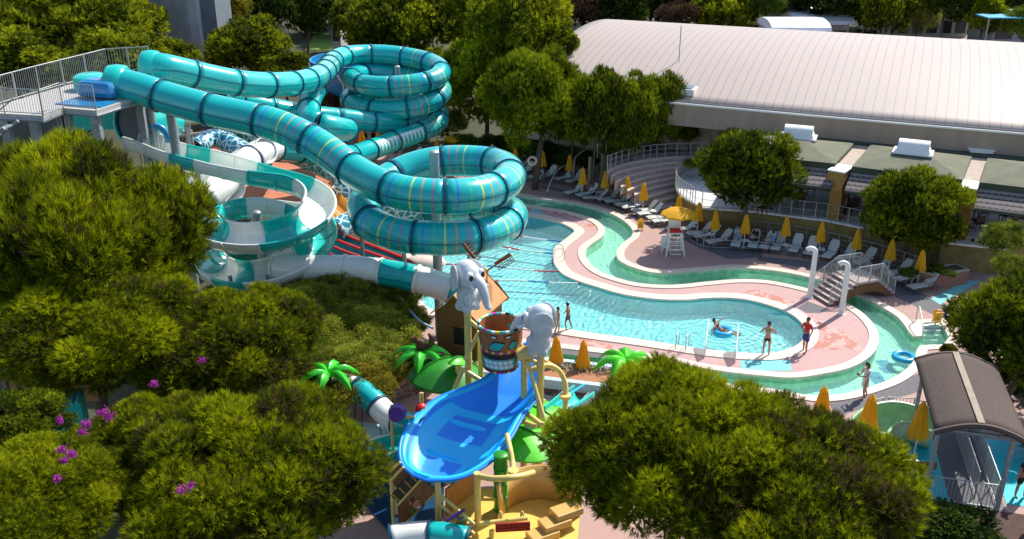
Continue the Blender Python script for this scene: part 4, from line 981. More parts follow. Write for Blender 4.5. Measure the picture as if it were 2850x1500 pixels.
def pav_roof(i, px, label, zr=5.0, sky=None, skyw=1.0):
    far_l, far_r, near_r, near_l = [G(u, v, zr) for u, v in px]
    o = thing('pavilion_roof', tuple((near_l + near_r) / 2 * 1)[:2] + (TZ,), label, 'roof', 'hipped pavilion roofs')
    P4 = [near_l, near_r, far_r, far_l]; apex = sum(P4, Vector()) / 4 + Vector((0, 0, .55))
    ax1 = apex + (near_l - near_r) * .12; ax2 = apex - (near_l - near_r) * .12
    b = MB(); b.add([tuple(q) for q in P4] + [tuple(ax1), tuple(ax2)], [(0, 1, 5, 4), (1, 2, 5), (2, 3, 4, 5), (3, 0, 4)]); b.build('felt', M_felt, o)
    b = MB(); n = 4
    lo = [q - Vector((0, 0, .38)) for q in P4]; b.add([tuple(q) for q in P4 + lo], [(i_, (i_ + 1) % 4, 4 + (i_ + 1) % 4, 4 + i_) for i_ in range(4)] + [(7, 6, 5, 4)]); b.build('edge', M_feltd, o)
    # tiled awning hanging from the near side
    dirn = (near_l - far_l); dirn.z = 0; dirn.normalize()
    a, c = near_l - Vector((0, 0, .42)), near_r - Vector((0, 0, .42)); d = dirn * 1.25 + Vector((0, 0, -.72))
    b = MB(); vs = []; K = 6
    for k in range(K):
        t0, t1 = k / K, (k + 1) / K
        vs += [a + d * t0 + Vector((0, 0, .05)), c + d * t0 + Vector((0, 0, .05)), c + d * t1 + Vector((0, 0, .05)), a + d * t1 + Vector((0, 0, .05)), a + d * t1, c + d * t1]
    b.add([tuple(q) for q in vs], [f for k in range(K) for f in [(6 * k, 6 * k + 3, 6 * k + 2, 6 * k + 1), (6 * k + 3, 6 * k + 4, 6 * k + 5, 6 * k + 2)]]); 
    b.add([tuple(a + Vector((0, 0, -.06))), tuple(c + Vector((0, 0, -.06))), tuple(c + d + Vector((0, 0, -.12))), tuple(a + d + Vector((0, 0, -.12)))], [(0, 1, 2, 3)])
    b.build('awning', M_tiles, o)
    b = MB(); b.tube([tuple(a + d + Vector((0, 0, -.05))), tuple(c + d + Vector((0, 0, -.05)))], .09, 6); b.build('gutter', M_feltd, o)
    if sky:
        c0 = G(sky[0], sky[1], zr + .6); ang = math.atan2((near_r - near_l).y, (near_r - near_l).x)
        s = thing('skylight', tuple(c0), sky[2], 'skylight', 'barrel skylights'); s.location.z = zr + .35
        b = MB(); b.box((c0.x, c0.y, zr + .68), (2.0, 1.25, .35), rz=ang, taper=.85); b.box((c0.x, c0.y, zr + .55), (2.2, 1.45, .10), rz=ang); b.build('base', M_white, s)
        b = MB(); Mr = Matrix.Rotation(ang, 3, 'Z'); vs = []
        for xx in (-.85, .85):
            for k in range(9):
                an = math.pi * k / 8; vs.append(Mr @ Vector((xx, .5 * math.cos(an), .42 * math.sin(an))) + Vector((c0.x, c0.y, zr + .855)))
        b.add([tuple(q) for q in vs], [(k, k + 1, 10 + k, 9 + k) for k in range(8)] + [tuple(range(9)), tuple(range(17, 8, -1))]); b.build('dome', M_white, s, smooth=True)
    return P4
pav_roof(0, [(2085,372),(2378,398),(2325,455),(2050,428)], 'left hipped pavilion roof, behind the round pine', sky=(2222,378,'white barrel skylight on the left pavilion roof'))
pav_roof(1, [(2424,402),(2705,435),(2679,500),(2371,463)], 'middle hipped pavilion roof, between the two ochre pillars', sky=(2542,420,'white barrel skylight on the middle pavilion roof'))
pav_roof(2, [(2749,439),(3040,470),(3050,545),(2727,507)], 'right hipped pavilion roof, running out of the frame')
for k, (px, lab) in enumerate((([(2378,398),(2424,402),(2371,465),(2325,457)], 'left'), ([(2705,435),(2749,439),(2727,509),(2679,502)], 'right'))):
    q = [G(u, v, 4.75) for u, v in px]
    o = thing('pavilion_beam', tuple(G((2330, 2697)[k], (612, 610)[k], TZ)), lab + ' ochre pillar with the flat roof gully running back between the pavilion roofs', 'pillar', 'ochre pillars')
    b = MB(); b.prism([tuple(x[:2]) for x in q], 4.6, 4.75); b.build('gully', M_flatr, o)
    nl, nr = q[3], q[2]; mid = (nl + nr) / 2; dd = (q[3] - q[0]); dd.z = 0; dd.normalize(); ang = math.atan2((nr - nl).y, (nr - nl).x)
    W_ = (nr - nl).length; b = MB(); c = mid + dd * .75
    b.box((c.x, c.y, 4.15), (W_ * .95, 1.5, 1.15), rz=ang); b.build('head', M_ochre, o)
    b = MB(); c2_ = mid + dd * .5; b.box((c2_.x, c2_.y, (TZ + 3.55) / 2), (W_ * .72, .8, 3.55 - TZ), rz=ang); b.build('shaft', M_ochre, o)
    b = MB(); b.box((c.x, c.y, 4.77), (W_ * 1.02, 1.6, .08), rz=ang); b.build('coping', M_cream, o)
# dark green back gutter building between pavilion and hall
b = MB(); b.prism([tuple(G(*q, 4.9)[:2]) for q in ((2085,366),(2085,352),(3060,440),(3060,468))], TZ, 4.9); o = b.build('back_block', M_feltd); tag(o, 'dark green service block between the pavilion roofs and the hall', 'building')
for u, v, lab in ((2380, 384, 'first white roof vent'), (2520, 392, 'second white roof vent'), (2730, 424, 'third white roof vent')):
    c = G(u, v, 4.95); b = MB(); b.box((c.x, c.y, 5.02), (1.3, .4, .14), rz=-.3); b.box((c.x, c.y, 5.13), (1.5, .5, .05), rz=-.3); tag(b.build('roof_vent', M_white), lab + ' counted from the left on the dark block', 'vent', 'white roof vents')
# ------------------------------------------------------------------ round steps
M_step = mat('step_stone', (.50, .36, .31), .8, .15, 3, bump=.2); M_stepn = mat('step_nosing', (.66, .55, .48), .75, .1, 4)
def steps():
    o = thing('round_steps', tuple(G(1800, 520)), 'wide fan of curved pinkish steps between the loungers and the hall', 'steps')
    zN = 9
    for k in range(zN):
        t = k / (zN - 1); z = .22 + (UZ + .02 - .22) * t
        c = G(2020 - 42 * (1 - t), 560 + 52 * (1 - t) - 42 * t, 0); rad = 7.9
        c = Vector((10.8 - 0.15 * k, 45.6 + 1.55 * k, 0)); rad = 8.6
        pts = [(c.x + rad * math.cos(R(a)), c.y + rad * math.sin(R(a))) for a in range(75, 168, 4)]
        inner = [(c.x + (rad - 2.6) * math.cos(R(a)), c.y + (rad - 2.6) * math.sin(R(a))) for a in range(167, 74, -6)]
        # each tier is the ground beyond its curved front
        nxt = Vector((10.8 - 0.15 * (k + 1), 45.6 + 1.55 * (k + 1), 0))
        STEPS.append((c, rad, z))
    return o
STEPS = []
def steps2():
    """tiers rise away from the pool; each front is an arc bulging towards the hall"""
    o = thing('round_steps', tuple(G(1800, 520)), 'wide fan of curved pinkish steps between the loungers and the hall', 'steps')
    rows = [  # seen line of each nosing, left to right
        [(1690,478),(1712,465),(1745,455),(1790,446),(1840,440),(1900,436),(1968,435)],
        [(1700,492),(1725,478),(1765,467),(1810,459),(1860,453),(1905,450),(1975,449)],
        [(1712,508),(1740,494),(1780,482),(1825,473),(1870,466),(1920,462),(1975,461)],
        [(1728,520),(1760,506),(1800,494),(1845,485),(1885,479),(1935,475)],
        [(1746,531),(1780,517),(1820,506),(1860,498),(1895,492),(1940,488)],
        [(1766,543),(1800,529),(1840,518),(1875,510),(1905,505),(1945,501)],
        [(1790,555),(1825,543),(1860,533),(1890,527),(1915,521),(1950,517)],
        [(1812,568),(1850,556),(1885,548),(1915,540),(1950,534)],
        [(1840,581),(1875,571),(1910,562),(1950,553)]]
    n = len(rows)
    for k, r_ in enumerate(rows):
        z = UZ + .004 - (UZ - .25) * k / (n - 1)
        L = [G(u, v, z) for u, v in r_]; L = [Vector(q) for q in spline(L, 4)]
        back = [(q.x + .25, q.y + 3.6) for q in reversed(L)] if k else [(q.x + .1, q.y + 1.2) for q in reversed(L)]
        front = [(q.x, q.y) for q in L]
        b = MB(); b.prism(front + back, max(0, z - .6 - .0 * k) if k < n - 1 else .0, z); s_ = b.build('step', M_step, o)
        b = MB(); vs = []
        for q in L: vs += [(q.x, q.y - .03, z + .012), (q.x + .02, q.y + .22, z + .012), (q.x, q.y - .03, z - .07)]
        b.add(vs, [(3 * i, 3 * i + 3, 3 * i + 4, 3 * i + 1) for i in range(len(L) - 1)] + [(3 * i + 2, 3 * i + 5, 3 * i + 3, 3 * i) for i in range(len(L) - 1)]); b.build('nosing', M_stepn, s_)
steps2()
rail_thing('curved steel railing along the top of the round steps', [tuple(G(u, v, UZ)) for u, v in spline([(1690,474,0),(1730,462,0),(1790,447,0),(1850,441,0),(1950,438,0),(1972,446,0)][:], 3)[:, ] ] if False else [tuple(G(q[0], q[1], UZ)) for q in spline([(1690,474,0),(1730,460,0),(1790,446,0),(1850,440,0),(1950,436,0),(1976,446,0)], 3)], h=1.0, post=1.6)
rail_thing('long upper railing in front of the hall wall', [tuple(G(q[0], q[1], UZ + .05)) for q in spline([(1662,440,0),(1720,425,0),(1790,412,0),(1870,405,0),(1960,402,0),(2060,402,0)], 2)], h=1.35, mid=(.7, .42), post=2.6)
rail_thing('steel handrail beside the lower steps', [tuple(G(u, v)) for u, v in ((1645,505),(1690,535),(1730,555))], h=.9, post=1.2)
for u, v, v2, lab in ((1640, 520, 436, 'left tan bollard post by the steps'), (1675, 508, 418, 'right tan bollard post by the steps')):
    p = G(u, v); t = T(p, v2); b = MB(); b.lathe([(.13, 0), (.14, .3), (.12, t * .5), (.13, t - .1), (.10, t)], p, 12); tag(b.build('bollard_post', mat('tan_post', (.40, .30, .18), .85, .2, 6) if 'tan_post' not in MATS else MATS['tan_post'], smooth=True), lab, 'post', 'tan posts')
def pot():
    p = G(1765, 470, 1.2); p = G(1765, 447, UZ - .6); o = thing('stone_planter', (p.x, p.y, UZ - .6), 'round stone planter with two small animal figures on top', 'planter')
    b = MB(); b.lathe([(.5, 0), (.56, .1), (.52, .5), (.56, 1.05), (.5, 1.1), (.45, 1.0)], (p.x, p.y, UZ - .6), 16); b.build('pot', mat('pot_stone', (.34, .26, .16), .9, .25, 6), o, smooth=True)
    mm = mat('figure_ochre', (.42, .25, .05), .7, .3, 8); m2_ = mat('figure_grey', (.22, .22, .24), .7)
    for dx, m_ in ((-.2, m2_), (.24, mm)):
        b = MB(); z = UZ + .5; b.ball((p.x + dx, p.y, z + .12), (.22, .2, .22)); b.ball((p.x + dx, p.y - .05, z + .42), .17); b.ball((p.x + dx - .1, p.y, z + .58), .05); b.ball((p.x + dx + .1, p.y, z + .58), .05); b.build('figure', m_, o, smooth=True)
pot()
# far buildings at the top
def far_buildings():
    M_conc = mat('grey_block', (.22, .24, .25), .9, .15, .8, bump=.2)
    a = A(440, 60, 88); o = thing('grey_block', (a.x, 88, 0), 'windowless grey concrete block behind the walkway pines', 'building')
    x0, x1, x2, x3 = A(340, 60, 88).x, A(520, 60, 88).x, A(548, 60, 88).x, A(590, 60, 88).x
    b = MB(); b.box(((x0 + x1) / 2, 92, 9), (x1 - x0, 8, 18)); b.build('wall', M_conc, o)
    b = MB(); b.box(((x1 + x2) / 2, 91, 5.8), (x2 - x1 - .02, 5, 11.6)); b.build('wall', mat('pale_block', (.36, .40, .42), .9, .1, 1), o)
    b = MB(); b.box(((x2 + x3) / 2, 92, 5.9), (x3 - x2 - .02, 5, 11.8)); b.build('wall', mat('dark_block', (.14, .16, .18), .9, .1, 1), o)
    def house(u0, u1, vt, vb, Y, label, mw, mr, wins=3, flat=True, dz=.5):
        p0, p1 = A(u0, vt, Y), A(u1, vt, Y); zt = p0.z; o = thing('house', ((p0.x + p1.x) / 2, Y, 0), label, 'building'); w = p1.x - p0.x
        b = MB(); b.box(((p0.x + p1.x) / 2, Y + 3, zt / 2), (w, 6, zt)); b.build('wall', mw, o)
        b = MB(); 
        if flat: b.box(((p0.x + p1.x) / 2, Y + 2.6, zt + .15), (w + 1, 7.6, .28))
        else:
            vs = []; K = 8
            for xx in (p0.x - .3, p1.x + .3):
                for k in range(K + 1):
                    an = math.pi * k / K; vs.append((xx, Y + 2.6 + 3.6 * math.cos(an), zt + .02 + 1.0 * math.sin(an)))
            b.add(vs, [(k, k + 1, K + 2 + k, K + 1 + k) for k in range(K)] + [tuple(range(K + 1)), tuple(range(2 * K + 1, K, -1))])
        b.build('roof', mr, o)
        for k in range(wins):
            xw = p0.x + w * (k + .5) / wins; b = MB(); b.box((xw, Y - .03, zt - 1.5), (w / wins * .72, .1, 1.5)); b.build('window', M_dark, o)
    M_wr = mat('white_roof', (.70, .72, .74), .5, .1, 2); M_wall2 = mat('house_wall', (.38, .36, .33), .85, .1, 2)
    house(2165, 2280, 30, 60, 122, 'small cabin with flat white roof behind the hall', M_wall2, M_wr, 2)
    house(2150, 2300, 84, 95, 108, 'low white vaulted shed right behind the hall roof', M_wall2, M_wr, 2, flat=False)
    house(2215, 2365, 66, 80, 114, 'long white vaulted shed beside the cabin', M_wall2, M_wr, 3, flat=False)
    house(2500, 2700, 40, 100, 118, 'long low house with dark windows and white roof', M_wall2, M_wr, 5)
    house(2770, 2900, 52, 110, 110, 'grey house with white roof at the upper right corner', mat('house_grey', (.28, .31, .34), .85, .1, 2), M_wr, 2)
    p = A(2810, 45, 104); o = thing('blue_awning', (p.x, p.y, 0), 'bright blue flat awning at the upper right corner', 'awning')
    b = MB(); b.box(p, (6, 3, .12)); b.build('canopy', mat('blue_canvas', (.02, .30, .50), .6), o)
    for dx in (-2.8, 2.8): MB().tube([(p.x + dx, p.y - 1.3, 0), (p.x + dx, p.y - 1.3, p.z)], .08, 6).build('post', M_steel, o)
    p = A(935, 75, 100); house(920, 945, 62, 90, 118, 'tiny pale house glimpsed beyond the lawn', M_wall2, M_wr, 1)
far_buildings()
# parked white car glimpsed between the trunks
def car():
    p = G(1508, 385, 0); o = thing('parked_car', tuple(p), 'small white car parked behind the tall trunked pine', 'car', rz=1.2)
    o.location = p; Mz = Matrix.Rotation(1.2, 3, 'Z'); Q = lambda x, y, z: p + Mz @ Vector((x, y, z))
    b = MB(); secs = [(-2.0, .45, .75, .7), (-1.9, .35, .85, .78), (-1.0, .3, .92, .84), (0, .3, .94, .85), (1.2, .3, .92, .84), (1.9, .35, .82, .78), (2.05, .45, .7, .7)]
    vs = []
    for x, z0, z1, w in secs: vs += [Q(x, -w, z0), Q(x, w, z0), Q(x, w, z1), Q(x, -w, z1)]
    fs = [(4 * i + j, 4 * i + (j + 1) % 4, 4 * i + 4 + (j + 1) % 4, 4 * i + 4 + j) for i in range(6) for j in range(4)] + [(0, 3, 2, 1), (24, 25, 26, 27)]
    b.add(vs, fs); b.build('body', M_white, o, bevel=.06)
    b = MB(); vs = [Q(-1.5, -.72, .9), Q(-1.5, .72, .9), Q(1.1, .72, .9), Q(1.1, -.72, .9), Q(-1.0, -.58, 1.42), Q(-1.0, .58, 1.42), Q(.4, .58, 1.42), Q(.4, -.58, 1.42)]
    b.add(vs, [(0, 1, 5, 4), (1, 2, 6, 5), (2, 3, 7, 6), (3, 0, 4, 7), (4, 5, 6, 7)]); b.build('cabin', M_dark, o, bevel=.05)
    b = MB(); b.box(Q(-.3, 0, 1.44), (1.3, 1.1, .04), rz=1.2); b.build('roof', M_white, o)
    for x in (-1.3, 1.3):
        for y in (-.82, .82):
            b = MB(); b.lathe([(.1, -.1), (.32, -.1), (.32, .1), (.1, .1)], Q(x, y, .32), 14, M=Mz @ Matrix.Rotation(R(90), 3, 'X')); b.build('wheel', mat('tyre', (.02, .02, .02), .8) if 'tyre' not in MATS else MATS['tyre'], o)
car()
# ------------------------------------------------------------------ pool furniture
M_loung = mat('lounger_plastic', (.60, .60, .56), .5, .05, 5); M_frame = mat('lounger_frame', (.07, .07, .075), .5)
M_yel = bpy.data.materials.new('yellow_canvas'); nt, p = nodes(M_yel)
nt.links.new(mixc(nt, noise(nt, coords(nt), 8, 4), (.90, .52, .012), (.72, .36, .008)), p.inputs['Base Color']); p.inputs['Roughness'].default_value = .8
tl = nt.nodes.new('ShaderNodeBsdfTranslucent'); tl.inputs['Color'].default_value = (.9, .5, .01, 1); mx = nt.nodes.new('ShaderNodeMixShader'); mx.inputs[0].default_value = .3
nt.links.new(p.outputs[0], mx.inputs[1]); nt.links.new(tl.outputs[0], mx.inputs[2]); nt.links.new(mx.outputs[0], nt.nodes['Material Output'].inputs['Surface'])
def lounger():
    """local: foot at origin, head towards +X"""
    o = thing('sun_lounger', (0, 0, 0), 'x', 'sun lounger', 'sun loungers along the lazy river')
    b = MB()
    for i in range(12): b.box((.05 + i * .098, 0, .345 + .02 * math.sin(i * .5)), (.082, .56, .022))
    b.build('seat', M_loung, o)
    b = MB(); a = R(48)
    for i in range(8):
        d = .06 + i * .095; w = .56 if i < 6 else .56 - .07 * (i - 5)
        b.box((1.2 + d * math.cos(a), 0, .34 + d * math.sin(a)), (.08, w, .022), M=Matrix.Rotation(-a, 3, 'Y'))
    b.build('backrest', M_loung, o)
    b = MB()
    for s in (-.31, .31):
        b.tube([(0, s, .30), (.3, s, .33), (1.2, s, .33), (1.55, s, .30), (1.85, s, .24)], .03, 6); b.tube([(1.2, s, .33), (1.2 + .76 * math.cos(a), s * .93, .33 + .76 * math.sin(a))], .026, 6)
        b.tube([(1.05, s, .34), (1.0, s, .55), (1.3, s, .58), (1.45, s, .52)], .022, 5)
    b.tube([(0, -.31, .30), (0, .31, .30)], .03, 6); b.build('frame', M_frame, o)
    for x in (.18, 1.62):
        for s in (-.3, .3):
            b = MB(); b.tube([(x, s, .32), (x + (.05 if x > 1 else -.05), s, 0)], .028, 6); b.build('leg', M_frame, o)
    return o
def place(o, px_f, px_h, zf=.33, zh=.9, z0=0):
    f = G(px_f[0], px_f[1], z0 + zf); h = G(px_h[0], px_h[1], z0 + zh); d = h - f
    o.location = (f.x, f.y, z0); o.rotation_euler = (0, 0, math.atan2(d.y, d.x))
first = lounger(); used = [0]
LG = [ # foot, head, label
 (cB(600,240),cB(680,170),'shaded lounger seen under the far spiral, left of the two'),(cB(690,235),cB(770,180),'shaded lounger seen under the far spiral, right of the two'),
 (cB(1370,330),cB(1430,270),'shaded lounger just right of the upper front ring'),(cA(100,225),cA(165,150),'shaded lounger left of the tall pine trunk, reclined upright'),
 (cA(185,245),cA(285,205),'shaded lounger half hidden behind the tall pine trunk'),(cA(280,255),cA(365,170),'shaded lounger directly right of the tall pine trunk'),
 (cA(400,270),cA(485,190),'shaded lounger left of the third folded parasol by the hedge'),(cA(485,290),cA(580,200),'shaded lounger beside the tall garden lamp post'),
 (cA(470,375),cA(565,290),'first lounger of the lower row by the round steps'),(cA(560,390),cA(675,305),'second lounger of the lower row by the round steps'),
 (cA(602,408),cA(722,345),'third lounger of the lower row, before the brick seat'),(cA(710,420),cA(840,340),'lounger left of the pair under the third parasol at the steps'),
 (cA(770,435),cA(905,365),'lounger right of the brick seat, near the steps'),(cA(850,460),cA(990,380),'lounger just below the parasol in the middle of the steps'),
 (cA(900,480),cA(1040,400),'lounger left of the fourth parasol at the steps'),(cA(975,505),cA(1115,430),'lounger just under the fourth parasol at the steps'),
 (cA(1020,530),cA(1165,450),'lounger right of the fourth parasol at the steps'),(cA(1090,560),cA(1245,480),'lounger above the yellow floor sign'),
 (cA(1130,585),cA(1290,505),'lounger right of the yellow floor sign, left of the lifeguard parasol'),(cA(1300,650),cA(1440,560),'lounger hidden partly by the lifeguard parasol'),
 (cA(1390,680),cA(1540,595),'first lounger right of the lifeguard parasol'),(cA(1440,700),cA(1600,615),'second lounger right of the lifeguard parasol'),
 (cA(1540,745),cA(1690,650),'lounger left of the visitor in pale blue'),(cA(1750,775),cA(1775,660),'lounger with the visitor in pale blue sitting on it'),
 (cA(1880,785),cA(1905,670),'lounger with the visitor in black sitting on it'),(cR(60,790),cR(105,690),'lounger the visitor in the blue shirt sits on'),
 (cR(150,800),cR(185,690),'upright lounger right of the visitor in the blue shirt'),(cR(285,815),cR(325,700),'lounger right of the parasol behind the blue shirted visitor'),
 (cR(400,835),cR(440,720),'lounger behind the left shower post'),(cR(535,860),cR(595,745),'lounger right of the left shower post'),
 (cR(635,875),cR(715,770),'lounger above the bridge railing, between two white tables'),(cR(760,905),cR(860,800),'lounger right of the parasol above the bridge'),
 (cR(860,940),cR(985,845),'lounger just behind the top of the bridge'),(cR(1000,985),cR(1125,885),'lounger right of the bridge, under the fourth parasol of the right row'),
 (cR(1065,1025),cR(1215,925),'lounger left of the last parasol, with a white towel'),(cR(1170,1085),cR(1325,985),'last lounger by the brick planter, with a grey cushion'),
 ((1470,1090),(1500,1068),'shaded lounger under the raised brown walkway, left'),((1535,1098),(1565,1075),'shaded lounger under the raised brown walkway, middle'),((1600,1106),(1628,1083),'shaded lounger under the raised brown walkway, right'),
]
for i, (f, h, lab) in enumerate(LG):
    o = first if i == 0 else copy_tree(first); place(o, f, h); o['label'] = lab
    if i == 34: 
        q = MB(); q.box((.55, 0, .37), (.7, .5, .03)); t_ = thing('towel', (0, 0, 0), 'white towel laid on the second last lounger', 'towel'); w_ = q.build('cloth', M_white, t_); t_.location = o.location; t_.rotation_euler = o.rotation_euler
def table():
    o = thing('side_table', (0, 0, 0), 'x', 'table', 'small white tables between the loungers')
    b = MB(); b.box((0, 0, .43), (.46, .46, .03)); b.build('top', M_white, o, bevel=.01)
    for x in (-.19, .19):
        for y in (-.19, .19): b = MB(); b.tube([(x, y, .42), (x * 1.1, y * 1.1, 0)], .022, 6); b.build('leg', M_white, o)
    return o
t0 = table()
TB = [(cA(283,218),'white table beside the tall pine trunk'),(cA(490,260),'white table under the third hedge parasol'),(cA(572,352),'white table under the first steps parasol'),(cA(735,378),'white table under the second steps parasol'),(cA(882,402),'white table under the third steps parasol'),
 (cA(1022,470),'white table under the fourth steps parasol'),(cA(1140,520),'white table between two loungers left of the lifeguard parasol'),(cA(1432,635),'white table right of the lifeguard parasol'),(cA(1565,695),'white table under the second parasol by the wall'),(cA(1832,745),'white table between the pale blue and the black clothed visitors'),
 (cR(238,780),'white table under the first parasol of the right row'),(cR(498,808),'white table between the shower posts, at the wall'),(cR(745,865),'white table above the bridge railing'),(cR(985,935),'white table right of the bridge top'),(cR(1190,1020),'white table under the last parasol')]
for i, (px, lab) in enumerate(TB):
    o = t0 if i == 0 else copy_tree(t0); p = G(px[0], px[1], .3); o.location = (p.x, p.y, 0); o.rotation_euler = (0, 0, i * .7); o['label'] = lab
def folded():
    o = thing('folded_parasol', (0, 0, 0), 'x', 'parasol', 'folded yellow parasols')
    b = MB(); b.tube([(0, 0, 0), (0, 0, 2.02)], .022, 8); b.lathe([(.2, 0), (.2, .06), (.05, .10)], (0, 0, 0), 14); b.build('pole', M_white, o)
    # folded canopy: pleated cone
    n = 32; prof = [(.02, 2.12), (.10, 2.0), (.13, 1.93), (.11, 1.91), (.15, 1.7), (.20, 1.4), (.26, 1.08), (.27, .98)]
    vs = []; rr = random.Random(4)
    for k, (r, z) in enumerate(prof):
        for i in range(n):
            a = 2 * math.pi * i / n; q = r * (1 + (.20 if k > 2 else .06) * math.cos(8 * a + k * .12)) ; vs.append((q * math.cos(a), q * math.sin(a), z - (.05 * (1 + math.cos(8 * a)) if k == 7 else 0)))
    b = MB(); b.add(vs, [(k * n + i, (k + 1) * n + i, (k + 1) * n + (i + 1) % n, k * n + (i + 1) % n) for k in range(len(prof) - 1) for i in range(n)]); b.build('canopy', M_yel, o, smooth=True)
    return o
f0 = folded()
PB = [((1005,356),1,'folded parasol seen under the far spiral, left one'),((1051,362),1,'folded parasol seen under the far spiral, right one'),((1215,387),1,'folded parasol left of the open parasol'),
 ((1370,400),1,'folded parasol right of the open one, before the dark hedge'),((1435,411),1,'folded parasol left of the tall pine trunk'),((1511,418),1,'folded parasol right of the tall pine trunk'),((1586,429),1,'folded parasol before the dark hedge, nearest the tan posts'),
 ((1623,465),1,'folded parasol at the lower left of the round steps'),((1686,474),1,'folded parasol by the handrail of the round steps'),((1747,490),1,'folded parasol in front of the middle of the round steps'),((1793,507),1,'folded parasol in front of the right of the round steps'),
 ((1892,542),1,'folded parasol behind the lifeguard parasol'),((1947,562),1,'folded parasol just right of the lifeguard parasol'),((1994,584),1,'folded parasol below the left round pine'),((2079,595),1,'folded parasol by the trunk of the left round pine'),
 ((2192,601),1,'folded parasol left of the ochre pillar, at the wall'),((2290,617),1,'folded parasol below the left ochre pillar'),((2391,636),1,'folded parasol above the bridge'),((2486,665),1,'folded parasol below the right round pine'),((2570,695),1,'last folded parasol, by the brick planter'),
 ((1549,935),1.08,'large folded parasol below the two boys at the pool edge'),((1625,946),1.08,'large folded parasol in the flower strip, left of the fake palm'),
 ((2296,1075),1.25,'folded parasol poking above the foreground pine'),((2430,1097),1.3,'folded parasol below the woman in the white dress'),((2572,1118),1.25,'folded parasol beside the post of the curved shelter')]
for i, (px, sc, lab) in enumerate(PB):
    o = f0 if i == 0 else copy_tree(f0); p = G(px[0], px[1], 2.12 * sc); o.location = (p.x, p.y, 0); o.rotation_euler = (0, 0, i * 1.1); o.scale = (sc, sc, sc); o['label'] = lab
def open_parasol(p, zt, rad, label, drop=.5, pole=True):
    o = thing('open_parasol', (p.x, p.y, 0), label, 'parasol'); n = 24
    vs = [(p.x, p.y, zt)]
    for k, (f, d) in enumerate(((.35, .14), (.7, .42), (1, .85), (1.02, 1.05))):
        for i in range(n):
            a = 2 * math.pi * i / n; sc = 1 - .07 * abs(math.sin(4 * a)) * f; vs.append((p.x + rad * f * sc * math.cos(a), p.y + rad * f * sc * math.sin(a), zt - drop * d + .04 * abs(math.sin(4 * a))))
    fs = [(0, 1 + i, 1 + (i + 1) % n) for i in range(n)] + [(1 + k * n + i, 1 + (k + 1) * n + i, 1 + (k + 1) * n + (i + 1) % n, 1 + k * n + (i + 1) % n) for k in range(3) for i in range(n)]
    b = MB(); b.add(vs, fs); q = b.build('canopy', M_yel, o, smooth=True); q.modifiers.new('t', 'SOLIDIFY').thickness = .015
    if pole: b = MB(); b.tube([(p.x, p.y, 0), (p.x, p.y, zt)], .025, 8); b.build('pole', M_white, o)
    b = MB()
    for i in range(8):
        a = 2 * math.pi * i / 8; b.tube([(p.x, p.y, zt - .45), (p.x + rad * .7 * math.cos(a), p.y + rad * .7 * math.sin(a), zt - drop * .5)], .008, 4)
    b.build('ribs', M_frame, o)
open_parasol(G(1265, 450), 2.15, .78, 'open yellow parasol in the shade behind the front slide ring')
gp = G(1882, 702); open_parasol(gp, 2.75, 1.05, 'open yellow parasol sheltering the white lifeguard chair', .42)
def guard_chair():
    p = G(1875, 706); o = thing('lifeguard_chair', tuple(p), 'tall white lifeguard chair with red cushions under the open parasol', 'chair')
    Q = lambda x, y, z: (p.x + x, p.y + y, z)
    for sx in (-1, 1):
        for sy in (-1, 1): b = MB(); b.tube([Q(.55 * sx, .55 * sy, 0), Q(.33 * sx, .3 * sy, 1.35)], .045, 7); b.build('leg', M_white, o)
    b = MB(); 
    for z, w in ((.45, .48), (.9, .4)):
        for s in (-1, 1): b.tube([Q(-w, w * s, z), Q(w, w * s, z)], .03, 6); b.tube([Q(w * s, -w, z), Q(w * s, w, z)], .03, 6)
    b.build('rungs', M_white, o)
    b = MB(); b.box(Q(0, 0, 1.38), (.8, .75, .06)); b.build('seat', M_white, o); b = MB(); b.box(Q(0, .34, 1.8), (.72, .06, .75)); b.build('backrest', M_white, o, bevel=.03)
    b = MB(); b.box(Q(0, -.02, 1.46), (.66, .6, .09)); b.build('cushion', mat('red_cushion', (.6, .02, .02), .7), o, bevel=.03)
    b = MB(); b.box(Q(-.4, 0, 1.6), (.06, .6, .05)); b.box(Q(.4, 0, 1.6), (.06, .6, .05)); b.build('armrest', M_white, o)
    b = MB(); 
    for i in range(5): b.box(Q(0, -.62 + i * .06, .2 + i * .25), (.6, .08, .03))
    b.build('ladder_step', M_white, o)
guard_chair()
def stool(px, label, rz):
    p = G(*px); o = thing('plastic_stool', tuple(p), label, 'stool', 'white plastic chairs by the lifeguard', rz=rz)
    b = MB(); b.box((p.x, p.y, .42), (.5, .5, .04)); b.build('seat', M_white, o, world=True)
    b = MB(); b.box((p.x, p.y + .24, .7), (.48, .04, .5)); b.build('backrest', M_white, o)
    for sx in (-.22, .22):
        for sy in (-.22, .22): b = MB(); b.tube([(p.x + sx, p.y + sy, .42), (p.x + sx * 1.2, p.y + sy * 1.2, 0)], .025, 6); b.build('leg', M_white, o)
stool(cA(1225, 820), 'white plastic chair left of the lifeguard chair', .3)
